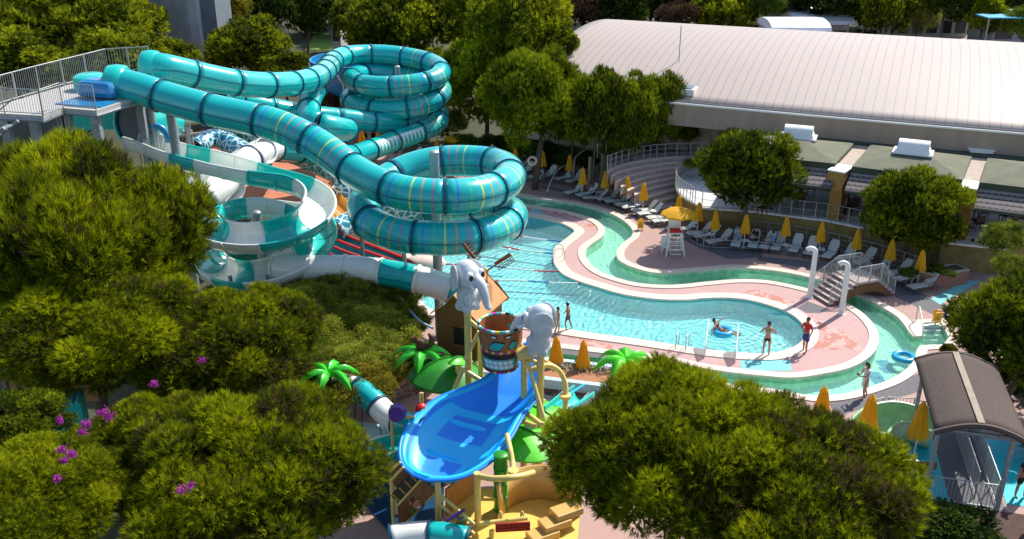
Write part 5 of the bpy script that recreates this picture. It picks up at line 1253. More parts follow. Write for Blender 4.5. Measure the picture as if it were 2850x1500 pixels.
def floor_sign(px, label):
    p = G(*px); o = thing('floor_sign', tuple(p), label, 'sign', 'yellow caution floor signs'); my = mat('sign_yellow', (.80, .42, .01), .5) if 'sign_yellow' not in MATS else MATS['sign_yellow']
    for s in (-1, 1):
        b = MB(); M = Matrix.Rotation(R(14) * -s, 3, 'X')
        b.box((p.x, p.y + s * .09, .40), (.36, .025, .56), M=M); b.box((p.x - .14, p.y + s * .17, .07), (.06, .03, .14), M=M); b.box((p.x + .14, p.y + s * .17, .07), (.06, .03, .14), M=M); b.box((p.x, p.y + s * .02, .71), (.16, .03, .10), M=M)
        q = b.build('panel', my, o)
    b = MB(); pm = mat('sign_ink', (.04, .03, .02), .6) if 'sign_ink' not in MATS else MATS['sign_ink']
    M = Matrix.Rotation(R(14), 3, 'X'); c = Vector((p.x, p.y - .107, .40))
    b.add([tuple(c + M @ Vector(q)) for q in ((-.11, -.003, -.02), (.11, -.003, -.02), (0, -.003, .17), (-.075, -.003, .0), (.075, -.003, .0), (0, -.003, .13))], [(0, 1, 4, 3), (1, 2, 5, 4), (2, 0, 3, 5)])
    for z in (-.09, -.15): b.box(tuple(c + M @ Vector((0, 0, z))), (.22, .006, .025), M=M)
    b.build('print', pm, q)
floor_sign((1782, 640), 'yellow caution sign on the deck corner beside the loungers'); floor_sign((2606, 900), 'yellow caution sign above the steps into the lazy river')
def shower(px, vt, label):
    p = G(*px); h = T(p, vt); o = thing('shower_post', tuple(p), label, 'post', 'white hooked posts')
    b = MB(); pts = [(p.x, p.y, 0), (p.x, p.y, h - .35)] + [(p.x - .26 + .26 * math.cos(a), p.y, h - .35 + .26 * math.sin(a)) for a in np.linspace(.2, math.pi * .78, 7)]
    b.tube(pts, [.145, .125] + [.125, .125, .12, .12, .12, .12, .12], 16); b.build('pipe', M_white, o, smooth=True)
    b = MB(); b.lathe([(.2, 0), (.2, .03), (.15, .05)], p, 14); b.build('flange', M_white, o)
    b = MB(); e = Vector(pts[-1]); b.lathe([(0, 0), (.10, .01)], e + Vector((-.09, 0, -.08)), 12, M=Vector((-.7, 0, -.7)).to_track_quat('Z', 'Y').to_matrix()); b.build('outlet', M_frame, o)
shower((2253, 828), 686, 'white hooked water post left of the bridge'); shower((2341, 874), 726, 'white hooked water post in front of the bridge steps')
def bridge():
    a = Vector((16.35, 44.0, 0)); ang = R(20); d = Vector((math.cos(ang), math.sin(ang), 0)); w = Vector((-math.sin(ang), math.cos(ang), 0)); W_ = 1.75; L = 4.1
    o = thing('footbridge', tuple(a + d * 2), 'small arched footbridge with steps and steel railings over the lazy river', 'bridge')
    M_br = mat('bridge_brown', (.14, .06, .025), .85, .2, 5); M_tr = mat('bridge_tread', (.45, .36, .33), .8, .1, 6); M_rs = mat('bridge_riser', (.20, .13, .10), .85)
    ht = 1.0; prof = []      # floor height along
    st = 6
    for k in range(st):
        x0 = k * .27; z = ht * (k + 1) / st
        b = MB(); c = a + d * (x0 + .135) + w * (W_ / 2); b.box((c.x, c.y, z - .035), (.30, W_, .07), rz=ang); b.build('step', M_tr, o)
        b = MB(); c = a + d * (x0 + .03) + w * (W_ / 2); b.box((c.x, c.y, z - .125), (.03, W_ - .04, .11), rz=ang); b.build('riser', M_rs, o)
    b = MB(); x1 = st * .27; c = a + d * ((x1 + L - 1.1) / 2 + 0) + w * (W_ / 2)
    c = a + d * ((x1 + L - 1.0) / 2) + w * (W_ / 2); b.box((c.x, c.y, ht + .02), (L - 1.0 - x1, W_, .09), rz=ang); b.build('floor', M_tr, o)
    for k in range(4):
        b = MB(); z = ht * (1 - (k + 1) / 5); c = a + d * (L - 1.0 + .13 + k * .26) + w * (W_ / 2); b.box((c.x, c.y, z - .0), (.28, W_, .08), rz=ang); b.build('step', M_tr, o)
    for s in (0, W_ - .12):     # arched side walls
        b = MB(); vs = []; K = 18; Xs = [L * i / K for i in range(K + 1)]
        for x in Xs:
            top = min(ht, max(.02, x / (st * .27) * ht), max(.02, (L - x) / 1.05 * ht)) - .06
            arch = .72 * math.sqrt(max(0, 1 - ((x - 2.25) / 1.45) ** 2)) - .25 if abs(x - 2.25) < 1.45 else -.25
            bot = min(max(arch, -.02), top - .05)
            p0 = a + d * x + w * s; p1 = p0 + w * .12
            vs += [(p0.x, p0.y, top), (p0.x, p0.y, bot), (p1.x, p1.y, top), (p1.x, p1.y, bot)]
        fs = []
        for i in range(K): q = 4 * i; fs += [(q, q + 1, q + 5, q + 4), (q + 2, q + 6, q + 7, q + 3), (q, q + 4, q + 6, q + 2), (q + 1, q + 3, q + 7, q + 5)]
        b.add(vs, fs); b.build('side_arch', M_br, o)
    for s in (.04, W_ - .04):
        pts = [a + w * s + Vector((0, 0, .05)), a + w * s + d * (st * .27) + Vector((0, 0, ht)), a + w * s + d * (L - 1.0) + Vector((0, 0, ht)), a + w * s + d * L + Vector((0, 0, .02))]
        b = railing(MB(), [tuple(q) for q in pts], 0, h=.95, gap=.11, post=.9, r=.014); b.build('railing', M_rail, o)
bridge()
# steps into the river with handrails, ladders
def bay():
    o = thing('river_steps', tuple(G(*c4(1030, 160))), 'pale steps going down into the lazy river between two handrails', 'steps')
    for k in range(5):
        p0, p1 = G(*c4(925 + 12 * k, 96 + 26 * k), -.02 - .14 * k), G(*c4(1082 + 9 * k, 96 + 26 * k), -.02 - .14 * k); c = (p0 + p1) / 2
        b = MB(); b.box((c.x, c.y - .1, -.10 - .16 * k), ((p1 - p0).length * .97, .62, .14), rz=math.atan2((p1 - p0).y, (p1 - p0).x)); b.build('step', mat('step_pale', (.62, .74, .62), .6, .08, 6) if 'step_pale' not in MATS else MATS['step_pale'], o)
    for A_, B_ in ((c4(935, 95), c4(968, 195)), (c4(1080, 100), c4(1128, 190))):
        a, e = G(*A_), G(*B_, -.1); b = MB(); b.tube(spline([a, a + Vector((0, 0, .75)), a.lerp(e, .2) + Vector((0, 0, .95)), e + Vector((0, 0, .55)), e], 5), .028, 7); b.build('handrail', M_rail, o)
bay()
def ladder(pa, pb, label, h=.75, out=.45):
    a, e = G(*pa), G(*pb); mid = (a + e) / 2; o = thing('pool_ladder', tuple(mid), label, 'ladder', 'steel pool ladders'); t = (e - a).normalized(); nrm = Vector((-t.y, t.x, 0))
    if inside((mid.x + nrm.x * .3, mid.y + nrm.y * .3), pool) is False: nrm = -nrm
    for q in (a, e):
        b = MB(); b.tube(spline([q - nrm * out, q - nrm * out + Vector((0, 0, h * .8)), q - nrm * out * .4 + Vector((0, 0, h)), q + nrm * .12 + Vector((0, 0, h * .7)), q + nrm * .14 + Vector((0, 0, -.7))], 5), .024, 7); b.build('handrail', M_rail, o)
    b = MB()
    for z in (-.25, -.5): b.tube([a + nrm * .13 + Vector((0, 0, z)), e + nrm * .13 + Vector((0, 0, z))], .02, 6)
    b.build('rung', M_rail, o)
ladder(c3(1320, 438), c3(1395, 452), 'steel pool ladder at the near edge, left of the ribbed ramp panels'); ladder(cA(392, 850), cA(402, 885), 'steel pool ladder on the inner bend of the island')
for k, (px, lab) in enumerate(((c3(1520, 530), 'left'), (c3(1750, 570), 'right'))):
    p = G(*px); o = thing('ramp_panel', tuple(p), lab + ' white slatted side panel of the grey entry ramp', 'panel', 'slatted ramp panels'); b = MB()
    d = Vector((.25, .97, 0)); up = Vector((0, 0, 1))
    for i in range(8): c = p + d * (i * .22); h = .55 + .09 * i; b.box((c.x, c.y, h / 2 + .05), (.05, .07, h))
    b.tube([p + up * .6, p + d * 1.6 + up * 1.25], .03, 6); b.tube([p + up * .08, p + d * 1.6 + up * .08], .03, 6); b.build('slats', M_white, o)
M_float = {c: mat('float_' + c, v, .5) for c, v in (('red', (.62, .06, .07)), ('white', (.75, .75, .72)), ('blue', (.04, .20, .50)))}
for k, (a, e, lab) in enumerate((((1340, 642), (1566, 673), 'far'), ((1330, 676), (1551, 709), 'second'), ((1150, 726), (1590, 759), 'third'), ((1250, 778), (1643, 788), 'near'))):
    P0, P1 = G(*a, -.08), G(*e, -.08); o = thing('lane_rope', tuple(P0), 'lane rope of red, white and blue floats, %s of the four crossing the pool' % {'far': 'farthest', 'second': 'second farthest', 'third': 'third farthest', 'near': 'nearest'}[lab], 'lane rope', 'lane ropes')
    L = (P1 - P0).length; n = int(L / .16); bb = {c: MB() for c in M_float}
    for i in range(n):
        q0, q1 = P0.lerp(P1, (i + .08) / n), P0.lerp(P1, (i + .92) / n); sag = .10 * math.sin(i * .21 + k); t = Vector((0, sag, 0))
        s_ = i * .16; c = 'red' if s_ % 7 < 2.6 else ('white' if s_ % 7 < 4.2 else ('blue' if s_ % 7 < 5.4 else 'white')); bb[c].tube([q0 + t, q1 + t], .05, 7)
    for c, b in bb.items():
        if b.v: b.build('float', M_float[c], o)
M_line = mat('lane_line', (.02, .20, .30), .6)
for a, e in (((1260, 648), (1540, 697)), ((1280, 705), (1522, 739)), ((1200, 800), (1606, 822)), ((1150, 755), (1400, 770))):
    z = -.89; P0, P1 = G(*a, z), G(*e, z); d = (P1 - P0).normalized(); n_ = Vector((-d.y, d.x, 0)) * .09
    me = bpy.data.meshes.new('lane_line'); me.from_pydata([tuple(P0 - n_), tuple(P1 - n_), tuple(P1 + n_), tuple(P0 + n_)], [], [(0, 1, 2, 3)]); o = finish('pool_floor_line', me, M_line, None); o['kind'] = 'structure'
# dark squares on the river floor
for px in (c4(750, 335), c4(775, 375), c4(700, 405), c4(725, 440)):
    c = G(*px, -.65); pts = [(c.x + .42 * math.cos(a), c.y + .42 * math.sin(a)) for a in (R(50), R(140), R(230), R(320))]
    o = sheet('river_floor_panel', pts, [], -.65, mat('river_blue_tiles', (.01, .22, .42), .4) if 'river_blue_tiles' not in MATS else MATS['river_blue_tiles']); o['kind'] = 'structure'
def ring(p, r, rr_, label, m, name='swim_ring'):
    b = MB(); N_, K = 28, 12; vs = []
    for i in range(N_):
        a = 2 * math.pi * i / N_
        for j in range(K): t = 2 * math.pi * j / K; vs.append((p.x + (r + rr_ * math.cos(t)) * math.cos(a), p.y + (r + rr_ * math.cos(t)) * math.sin(a), p.z + rr_ * math.sin(t)))
    b.add(vs, [(i * K + j, ((i + 1) % N_) * K + j, ((i + 1) % N_) * K + (j + 1) % K, i * K + (j + 1) % K) for i in range(N_) for j in range(K)]); return tag(b.build(name, m, smooth=True), label, 'swim ring')
M_ring = mat('ring_vinyl', (.02, .38, .66), .25, coat=.5)
ring(G(*c4(868, 302), -.22), .42, .15, 'bright blue swim ring afloat at the right bend of the lazy river', M_ring)
ring(G(*c6(375, 925), 0) + Vector((0, 0, .0)), .40, .15, 'blue swim ring carrying the floating swimmer', M_ring)
# lifebuoy on the trunk
p = A(1481, 442, 62.6); b = MB(); N_ = 20; vs = []
for i in range(N_):
    a = 2 * math.pi * i / N_
    for j in range(8): t = 2 * math.pi * j / 8; vs.append((p.x + (.27 + .08 * math.cos(t)) * math.cos(a), p.y - .5 + .08 * math.sin(t), p.z + (.27 + .08 * math.cos(t)) * math.sin(a)))
b.add(vs, [(i * 8 + j, ((i + 1) % N_) * 8 + j, ((i + 1) % N_) * 8 + (j + 1) % 8, i * 8 + (j + 1) % 8) for i in range(N_) for j in range(8)]); tag(b.build('lifebuoy', mat('buoy', (.72, .45, .38), .5), smooth=True), 'pinkish lifebuoy hung by the trunk of the tall pine', 'lifebuoy')
# rope fence behind the upper loungers, wall behind lower ones
rail_thing('low rail fence running behind the shaded loungers', [tuple(G(u, v)) for u, v in ((1000,398),(1150,402),(1290,424),(1400,441),(1520,452),(1590,462))], h=.9, mid=(.5,), post=2)
rail_thing('white pipe railing running behind the right row of loungers', [tuple(G(q[0], q[1])) for q in spline([(1935,600,0),(1975,625,0),(2035,645,0),(2100,658,0),(2210,672,0),(2300,690,0),(2390,712,0),(2480,738,0),(2560,765,0)], 3)], h=1.0, mid=(.7, .4), post=1.4)
rail_thing('thin rope rail on the deck in front of the seated visitors', [tuple(G(q[0], q[1])) for q in spline([(1905,655,0),(1940,680,0),(1985,690,0),(2100,694,0),(2230,712,0)], 2)], h=.5, mid=(), post=2.5)
def garden_lamp():
    p = G(1597, 510); o = thing('garden_lamp', tuple(p), 'thin curved steel post arching over the hedge near the tan posts', 'post'); b = MB(); t = T(p, 432)
    b.tube(spline([p, p + Vector((0, 0, t * .8)), p + Vector((.15, .1, t * .95)), p + Vector((.5, .3, t + .15)), p + Vector((.95, .6, t + .3))], 5), .045, 8); b.build('post', M_rail, o, smooth=True)
    b = MB(); b.lathe([(.1, 0), (.1, .03)], p, 10); b.build('foot', M_rail, o)
garden_lamp()
def arc_pipe():
    a, e = G(1523, 532), G(1598, 480); o = thing('water_arch', tuple(a), 'thin pale pipe arching over the deck beside the shaded loungers', 'pipe'); b = MB()
    b.tube([a.lerp(e, t) + Vector((0, 0, 1.1 * math.sin(math.pi * t) ** .7 if 0 < t < 1 else 0)) for t in np.linspace(0, 1, 14)], .028, 6); b.build('pipe', M_white, o, smooth=True)
    b = MB(); b.lathe([(.08, 0), (.08, .03)], a, 10); b.build('foot', M_white, o)
arc_pipe()
M_brick = bpy.data.materials.new('red_brick'); nt, p = nodes(M_brick); br = nt.nodes.new('ShaderNodeTexBrick'); mp_ = coords(nt, rot=(R(90), 0, 0)); nt.links.new(mp_, br.inputs['Vector'])
br.inputs['Scale'].default_value = 3.2; br.inputs['Mortar Size'].default_value = .03; br.inputs['Color1'].default_value = (.27, .09, .05, 1); br.inputs['Color2'].default_value = (.20, .06, .035, 1); br.inputs['Mortar'].default_value = (.34, .26, .22, 1)
nt.links.new(br.outputs['Color'], p.inputs['Base Color']); p.inputs['Roughness'].default_value = .9
def planter():
    px = [cR(1240, 962), cR(1370, 992), cR(1622, 950), cR(1520, 905), cR(1350, 932)]; pts = [tuple(G(*q, .85)[:2]) for q in px]
    o = thing('brick_planter', (pts[1][0], pts[1][1], 0), 'low red brick planter with plants at the end of the lounger row', 'planter')
    b = MB(); b.prism(pts, 0, .80); b.build('wall', M_brick, o); b = MB(); b.prism(offset2(pts, .04), .802, .86); b.build('coping', mat('planter_cap', (.42, .35, .30), .8, .2, 6), o)
    b = MB(); b.prism(offset2(pts, -.22), .862, .885); b.build('soil', M_soil, o)
    return pts
PL = planter()
b = MB(); p = G(*cA(715, 352)); b.box((p.x, p.y, .25), (1.5, .5, .5), rz=-.4); b.box((p.x + .9, p.y - .5, .18), (1.2, .5, .36), rz=-.4); tag(b.build('stone_bench', mat('brick_seat', (.48, .26, .19), .85, .15, 5)), 'low pinkish brick seat blocks at the lower corner of the round steps', 'bench')
# restaurant chairs and tables
M_wood = mat('dark_wood', (.075, .025, .018), .5, .2, 6); M_blk = mat('black_cloth', (.012, .012, .016), .8)
def rchair():
    o = thing('terrace_chair', (0, 0, 0), 'x', 'chair', 'dark wooden terrace chairs')
    b = MB(); b.box((0, 0, .45), (.46, .46, .05)); b.build('seat', M_wood, o)
    b = MB(); b.box((0, .22, .78), (.44, .035, .40)); b.box((-.2, .22, .55), (.035, .035, .25)); b.box((.2, .22, .55), (.035, .035, .25)); b.build('backrest', M_wood, o)
    b = MB(); b.box((-.23, 0, .66), (.03, .42, .03)); b.box((.23, 0, .66), (.03, .42, .03)); b.build('armrest', M_wood, o)
    for x in (-.2, .2):
        for y in (-.2, .2): b = MB(); b.box((x, y, .21), (.04, .04, .43)); b.build('leg', M_wood, o)
    return o
def rtable():
    o = thing('terrace_table', (0, 0, 0), 'x', 'table', 'square terrace tables')
    b = MB(); b.box((0, 0, .74), (.85, .85, .035)); b.build('top', M_white, o); b = MB(); b.box((0, 0, .37), (.07, .07, .7)); b.box((0, 0, .02), (.5, .5, .03)); b.build('pedestal', M_wood, o); return o
c0, tb0 = rchair(), rtable()
CH = [(cR(430,335),1.2,'right of the table left of the ochre pillar'),(cR(300,325),-1.4,'left of the table near the left round pine'),(cR(350,415),3.0,'in front of the table near the left round pine'),(cR(345,280),0.2,'behind the table near the left round pine'),
 (cR(690,370),-1.2,'just right of the left ochre pillar, upper'),(cR(800,375),1.4,'far side of the table right of the left pillar'),(cR(760,460),2.9,'behind the dressed figure at the left pillar'),(cR(740,350),0.1,'back of the group right of the left pillar'),
 (cR(1665,500),-1.2,'left of the table beyond the right pillar'),(cR(1735,515),1.5,'right of the table beyond the right pillar'),(cR(1695,600),3.0,'in front of the table beyond the right pillar'),(cR(1890,540),-1.0,'left of the last table under the right roof'),(cR(1960,575),3.2,'in front of the last table under the right roof'),(cR(2020,560),1.2,'right of the last table under the right roof'),
 (cR(60,480),-1.0,'under the left round pine, left'),(cR(180,420),2.5,'under the left round pine, right')]
for i, (px, rz, lab) in enumerate(CH):
    o = c0 if i == 0 else copy_tree(c0); p = G(px[0], px[1], TZ + .45); o.location = (p.x, p.y, TZ); o.rotation_euler = (0, 0, rz); o['label'] = 'dark wooden chair ' + lab
for i, (px, lab) in enumerate(((cR(365,298),'white topped table near the left round pine'),(cR(735,385),'white topped table right of the left ochre pillar'),(cR(1700,490),'white topped table beyond the right ochre pillar'),(cR(1955,520),'white topped table under the right roof'),(cR(110,400),'white topped table in the shade of the left round pine'))):
    o = tb0 if i == 0 else copy_tree(tb0); p = G(px[0], px[1], TZ + .74); o.location = (p.x, p.y, TZ); o.rotation_euler = (0, 0, .3); o['label'] = lab
# raised brown walkway with pale blue kerbs
M_herr = paver_mat('herringbone', (.46, .20, .09), (.38, .15, .07), grid=2.4, rot=.8, line=(.3, .13, .07)); M_pb = mat('pale_blue_edge', (.42, .60, .66), .6)
def walkway():
    zt = .95; px = [(1350, 985), (1800, 1036), (1790, 1092), (1340, 1037)]; P_ = [tuple(G(*q, zt)[:2]) for q in px]
    o = thing('raised_walkway', (P_[3][0], P_[3][1], 0), 'raised brown herringbone walkway with pale blue edges beside the play tower', 'walkway')
    b = MB(); b.prism(P_, zt - .25, zt); b.build('floor', M_herr, o)
    for a, e in ((0, 1), (3, 2)):
        A_, E_ = Vector((*P_[a], zt)), Vector((*P_[e], zt)); b = MB(); c = (A_ + E_) / 2; b.box((c.x, c.y, zt - .08), ((E_ - A_).length, .26, .42), rz=math.atan2((E_ - A_).y, (E_ - A_).x)); b.build('edge', M_pb, o)
    for t in (.15, .5, .85):
        for a, e in ((0, 1), (3, 2)):
            q = Vector((*P_[a], 0)).lerp(Vector((*P_[e], 0)), t); b = MB(); b.box((q.x, q.y, (zt - .3) / 2), (.2, .2, zt - .3)); b.build('post', M_steel, o)
walkway()
# green slide and the curved shelter at the lower right
def green_slide():
    M_g = mat('pale_green_gelcoat', (.30, .52, .26), .35, .12, 2, coat=.3); M_g2 = mat('pale_green_outside', (.42, .50, .36), .5, .12, 1.5)
    pts = [A(2395, 1255, 29.5), A(2418, 1215, 30.5), A(2450, 1190, 31.4), A(2500, 1180, 31.8), A(2550, 1195, 31.6), A(2598, 1212, 31.3)]
    P, s = resample(spline(pts, 8), .15); o = thing('body_slide', (P[0][0], P[0][1], 0), 'pale green open body slide beside the curved shelter', 'water slide')
    prof = [(.72 * math.sin(R(a)), -.72 * math.cos(R(a))) for a in np.linspace(-118, 112, 21)]
    q = sweep('trough', P + np.array([0, 0, .25]), s, prof, M_g, o, closed=False); md = q.modifiers.new('w', 'SOLIDIFY'); md.thickness = .05; md.offset = 1
    prof2 = [(x * 1.085, y * 1.085) for x, y in prof]; sweep('outer_shell', P + np.array([0, 0, .25]), s, prof2, M_g2, o, closed=False)
    T_, X, Y = frames(P); b = MB()
    for e in (0, -1): x, y = prof[e]; b.tube([P[k] + np.array([0, 0, .25]) + X[k] * x * 1.04 + Y[k] * y * 1.04 for k in range(len(P))], .06, 8)
    b.build('rim', M_g, o, smooth=True)
    b = MB(); p = G(2590, 1330); 
    for k, z in enumerate((.25, .75)):
        q0, q1 = A(2510, 1290 + 36 * (1 - k), 29.6), A(2610, 1300 + 36 * (1 - k), 29.2); b.box(((q0 + q1) / 2), ((q1 - q0).length, .08, .30), rz=-.05)
    tag(b.build('board_fence', mat('brown_boards', (.30, .12, .03), .8, .2, 5)), 'brown board wall under the pale green slide', 'fence')
green_slide()
def shelter():
    fl_ = Vector((14.25, 27.2, 0)); ax = Vector((1.35, 5.1, 0)).normalized(); wd = Vector((ax.y, -ax.x, 0)); L, W_ = 5.3, 2.95; zr = 3.1
    o = thing('curved_shelter', tuple(fl_ + wd * W_ / 2 + ax * 2), 'shelter with a brown shingled curved roof on steel posts over the slide lane', 'shelter')
    M_sh = bpy.data.materials.new('brown_shingles'); nt, p = nodes(M_sh); br = nt.nodes.new('ShaderNodeTexBrick'); uv = nt.nodes.new('ShaderNodeUVMap'); nt.links.new(uv.outputs['UV'], br.inputs['Vector'])
    br.inputs['Scale'].default_value = 3.2; br.inputs['Mortar Size'].default_value = .045; br.inputs['Color1'].default_value = (.125, .08, .055, 1); br.inputs['Color2'].default_value = (.09, .058, .042, 1); br.inputs['Mortar'].default_value = (.05, .035, .03, 1)
    n = noise(nt, coords(nt), 2, 5); nt.links.new(mixc(nt, mathn(nt, 'MULTIPLY', n, .5), br.outputs['Color'], (.07, .055, .05)), p.inputs['Base Color']); p.inputs['Roughness'].default_value = .9
    K, J = 14, 10; vs = []; uvs = []
    for j in range(J + 1):
        for k in range(K + 1):
            x = k / K; y = j / J; h = .62 * math.sin(math.pi * (.08 + .84 * x)) - .1; q = fl_ + wd * (W_ * x) + ax * (L * y); vs.append((q.x, q.y, zr + h)); uvs.append((L * y, W_ * x * 1.1))
    me = bpy.data.meshes.new('roof'); me.from_pydata(vs, [], [(j * (K + 1) + k, j * (K + 1) + k + 1, (j + 1) * (K + 1) + k + 1, (j + 1) * (K + 1) + k) for j in range(J) for k in range(K)])
    ul = me.uv_layers.new(name='UVMap')
    for l in me.loops: ul.data[l.index].uv = uvs[l.vertex_index]
    me.update(); r_ = finish('roof', me, M_sh, o, True, True); md = r_.modifiers.new('t', 'SOLIDIFY'); md.thickness = .14
    for j, y in ((0, -.02), (1, L + .02)):
        b = MB(); b.tube([fl_ + wd * (W_ * k / K) + ax * y + Vector((0, 0, zr + .62 * math.sin(math.pi * (.08 + .84 * k / K)) - .16)) for k in range(K + 1)], .10, 6); b.build('eave_trim', mat('eave_brown', (.09, .06, .05), .8) if 'eave_brown' not in MATS else MATS['eave_brown'], o)
    b = MB(); c = fl_ + wd * W_ * .47 + ax * L / 2; b.box((c.x, c.y, zr + .545), (.22, L * .99, .05), rz=math.atan2(ax.y, ax.x) - math.pi / 2); b.build('ridge_board', mat('ridge_tan', (.30, .24, .18), .8, .1, 4), o)
    for x in (.25, W_ - .35):
        for y in (.55, L - .7):
            q = fl_ + wd * x + ax * y; b = MB(); b.box((q.x, q.y, 1.5), (.13, .13, 3.0), rz=-.26); b.build('post', M_steel, o)
    for y in (.55, L - .7):
        q0, q1 = fl_ + wd * .1 + ax * y, fl_ + wd * (W_ - .2) + ax * y; b = MB(); b.tube([q0 + Vector((0, 0, 2.92)), q1 + Vector((0, 0, 2.92))], .07, 6); b.build('beam', M_steel, o)
    for a_, e_ in (((.25, .5), (W_ - .35, .5)), ((W_ - .35, .6), (W_ - .35, L)), ((W_ - .95, 1.2), (W_ - .95, L + .3))):
        q0, q1 = fl_ + wd * a_[0] + ax * a_[1], fl_ + wd * e_[0] + ax * e_[1]
        b = railing(MB(), [tuple(q0 + Vector((0, 0, .05))), tuple(q1 + Vector((0, 0, .05)))], 0, h=1.0, gap=.13, post=1.2, r=.014); b.build('railing', M_rail, o)
    return fl_, ax, wd
SF, SA, SW = shelter()
def strip(name, x0, x1, y0, y1, z, m): 
    q = [SF + SW * x + SA * y for x, y in ((x0, y0), (x1, y0), (x1, y1), (x0, y1))]; o = sheet(name, [tuple(c[:2]) for c in q], [], z, m); o['kind'] = 'structure'
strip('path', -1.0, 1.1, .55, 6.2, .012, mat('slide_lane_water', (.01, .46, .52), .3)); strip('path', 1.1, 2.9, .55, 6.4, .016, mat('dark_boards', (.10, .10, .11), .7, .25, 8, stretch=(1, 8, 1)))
strip('path', 3.0, 4.6, 1.0, 5.4, .014, MATS['slide_lane_water']); strip('path', -2.2, 5.5, -4.5, .5, .018, mat('dark_void_sheet', (.07, .035, .028), .9, .3, 3))  # last strip: dark sheet painted in for the black void before the shelter
rail_thing('steel picket fence behind the pale green slide', [tuple(G(2465, 1165)), tuple(G(2535, 1168)), ], h=1.0, gap=.13, post=1.4)
rail_thing('steel picket fence between the shelter posts', [tuple(G(2545, 1175)), tuple(G(2660, 1190)), ], h=1.0, gap=.13, post=1.4)
rail_thing('curved steel railing left of the pale green slide', [tuple(G(2395, 1200)), tuple(G(2420, 1168)), tuple(G(2450, 1160))], h=.9, gap=.2, post=1.0)
# ------------------------------------------------------------------ water play tower
cP = crop(1100, 690, .23599); cJ = crop(1350, 960, .19912); cX = crop(900, 1280, .17469)
M_ytube = mat('yellow_pipe', (.72, .55, .16), .4, .08, 3, coat=.3); M_yfloor = mat('yellow_floor', (.80, .50, .09), .5, .08, 2)
M_plank = bpy.data.materials.new('log_planks'); nt, p = nodes(M_plank); s_ = coords(nt); sp = nt.nodes.new('ShaderNodeSeparateXYZ'); nt.links.new(s_, sp.inputs[0])
fr_ = mathn(nt, 'FRACT', mathn(nt, 'MULTIPLY', sp.outputs[2], 11)); g = noise(nt, coords(nt, scale=(2, 2, 14)), 3, 5)
nt.links.new(mixc(nt, mathn(nt, 'LESS_THAN', fr_, .22), mixc(nt, g, (.16, .055, .018), (.36, .15, .05)), (.02, .01, .006)), p.inputs['Base Color']); p.inputs['Roughness'].default_value = .7; setbump(nt, p, fr_, .7, .04)
def grain(name, c1, c2, sc):
    m = bpy.data.materials.new(name); nt, p = nodes(m); g = noise(nt, coords(nt, scale=sc), 2.2, 6, .6)
    nt.links.new(ramp(nt, g, [(.3, c1), (.5, c2), (.7, c1)]), p.inputs['Base Color']); p.inputs['Roughness'].default_value = .6; setbump(nt, p, g, .4, .02); return m
M_orangew = grain('orange_boards', (.34, .115, .02), (.52, .23, .05), (1, 9, 1)); M_barn = grain('painted_wood', (.30, .12, .03), (.16, .06, .015), (9, 1, 1)); M_barn2 = grain('striped_bark', (.36, .26, .11), (.10, .06, .03), (10, 1, 1))
M_lime = mat('lime_leaf', (.08, .60, .008), .4, .2, 2, coat=.2); M_dkgreen = mat('deep_green_leaf', (.015, .22, .006), .45, .35, 1.2, coat=.1); M_bamboo = mat('bamboo_green', (.01, .25, .015), .4, .4, 7, stretch=(8, 8, .4))
M_blue = bpy.data.materials.new('azure_gelcoat'); nt, p = nodes(M_blue); nt.links.new(mixc(nt, noise(nt, coords(nt), .8, 4), (.003, .21, .86), (.003, .28, .90)), p.inputs['Base Color']); p.inputs['Roughness'].default_value = .45
M_bluel = mat('light_azure', (.01, .50, .95), .42, .06, 1)
M_brown = mat('windmill_brown', (.24, .075, .02), .6, .2, 5); M_black = mat('matt_black', (.008, .008, .01), .6)
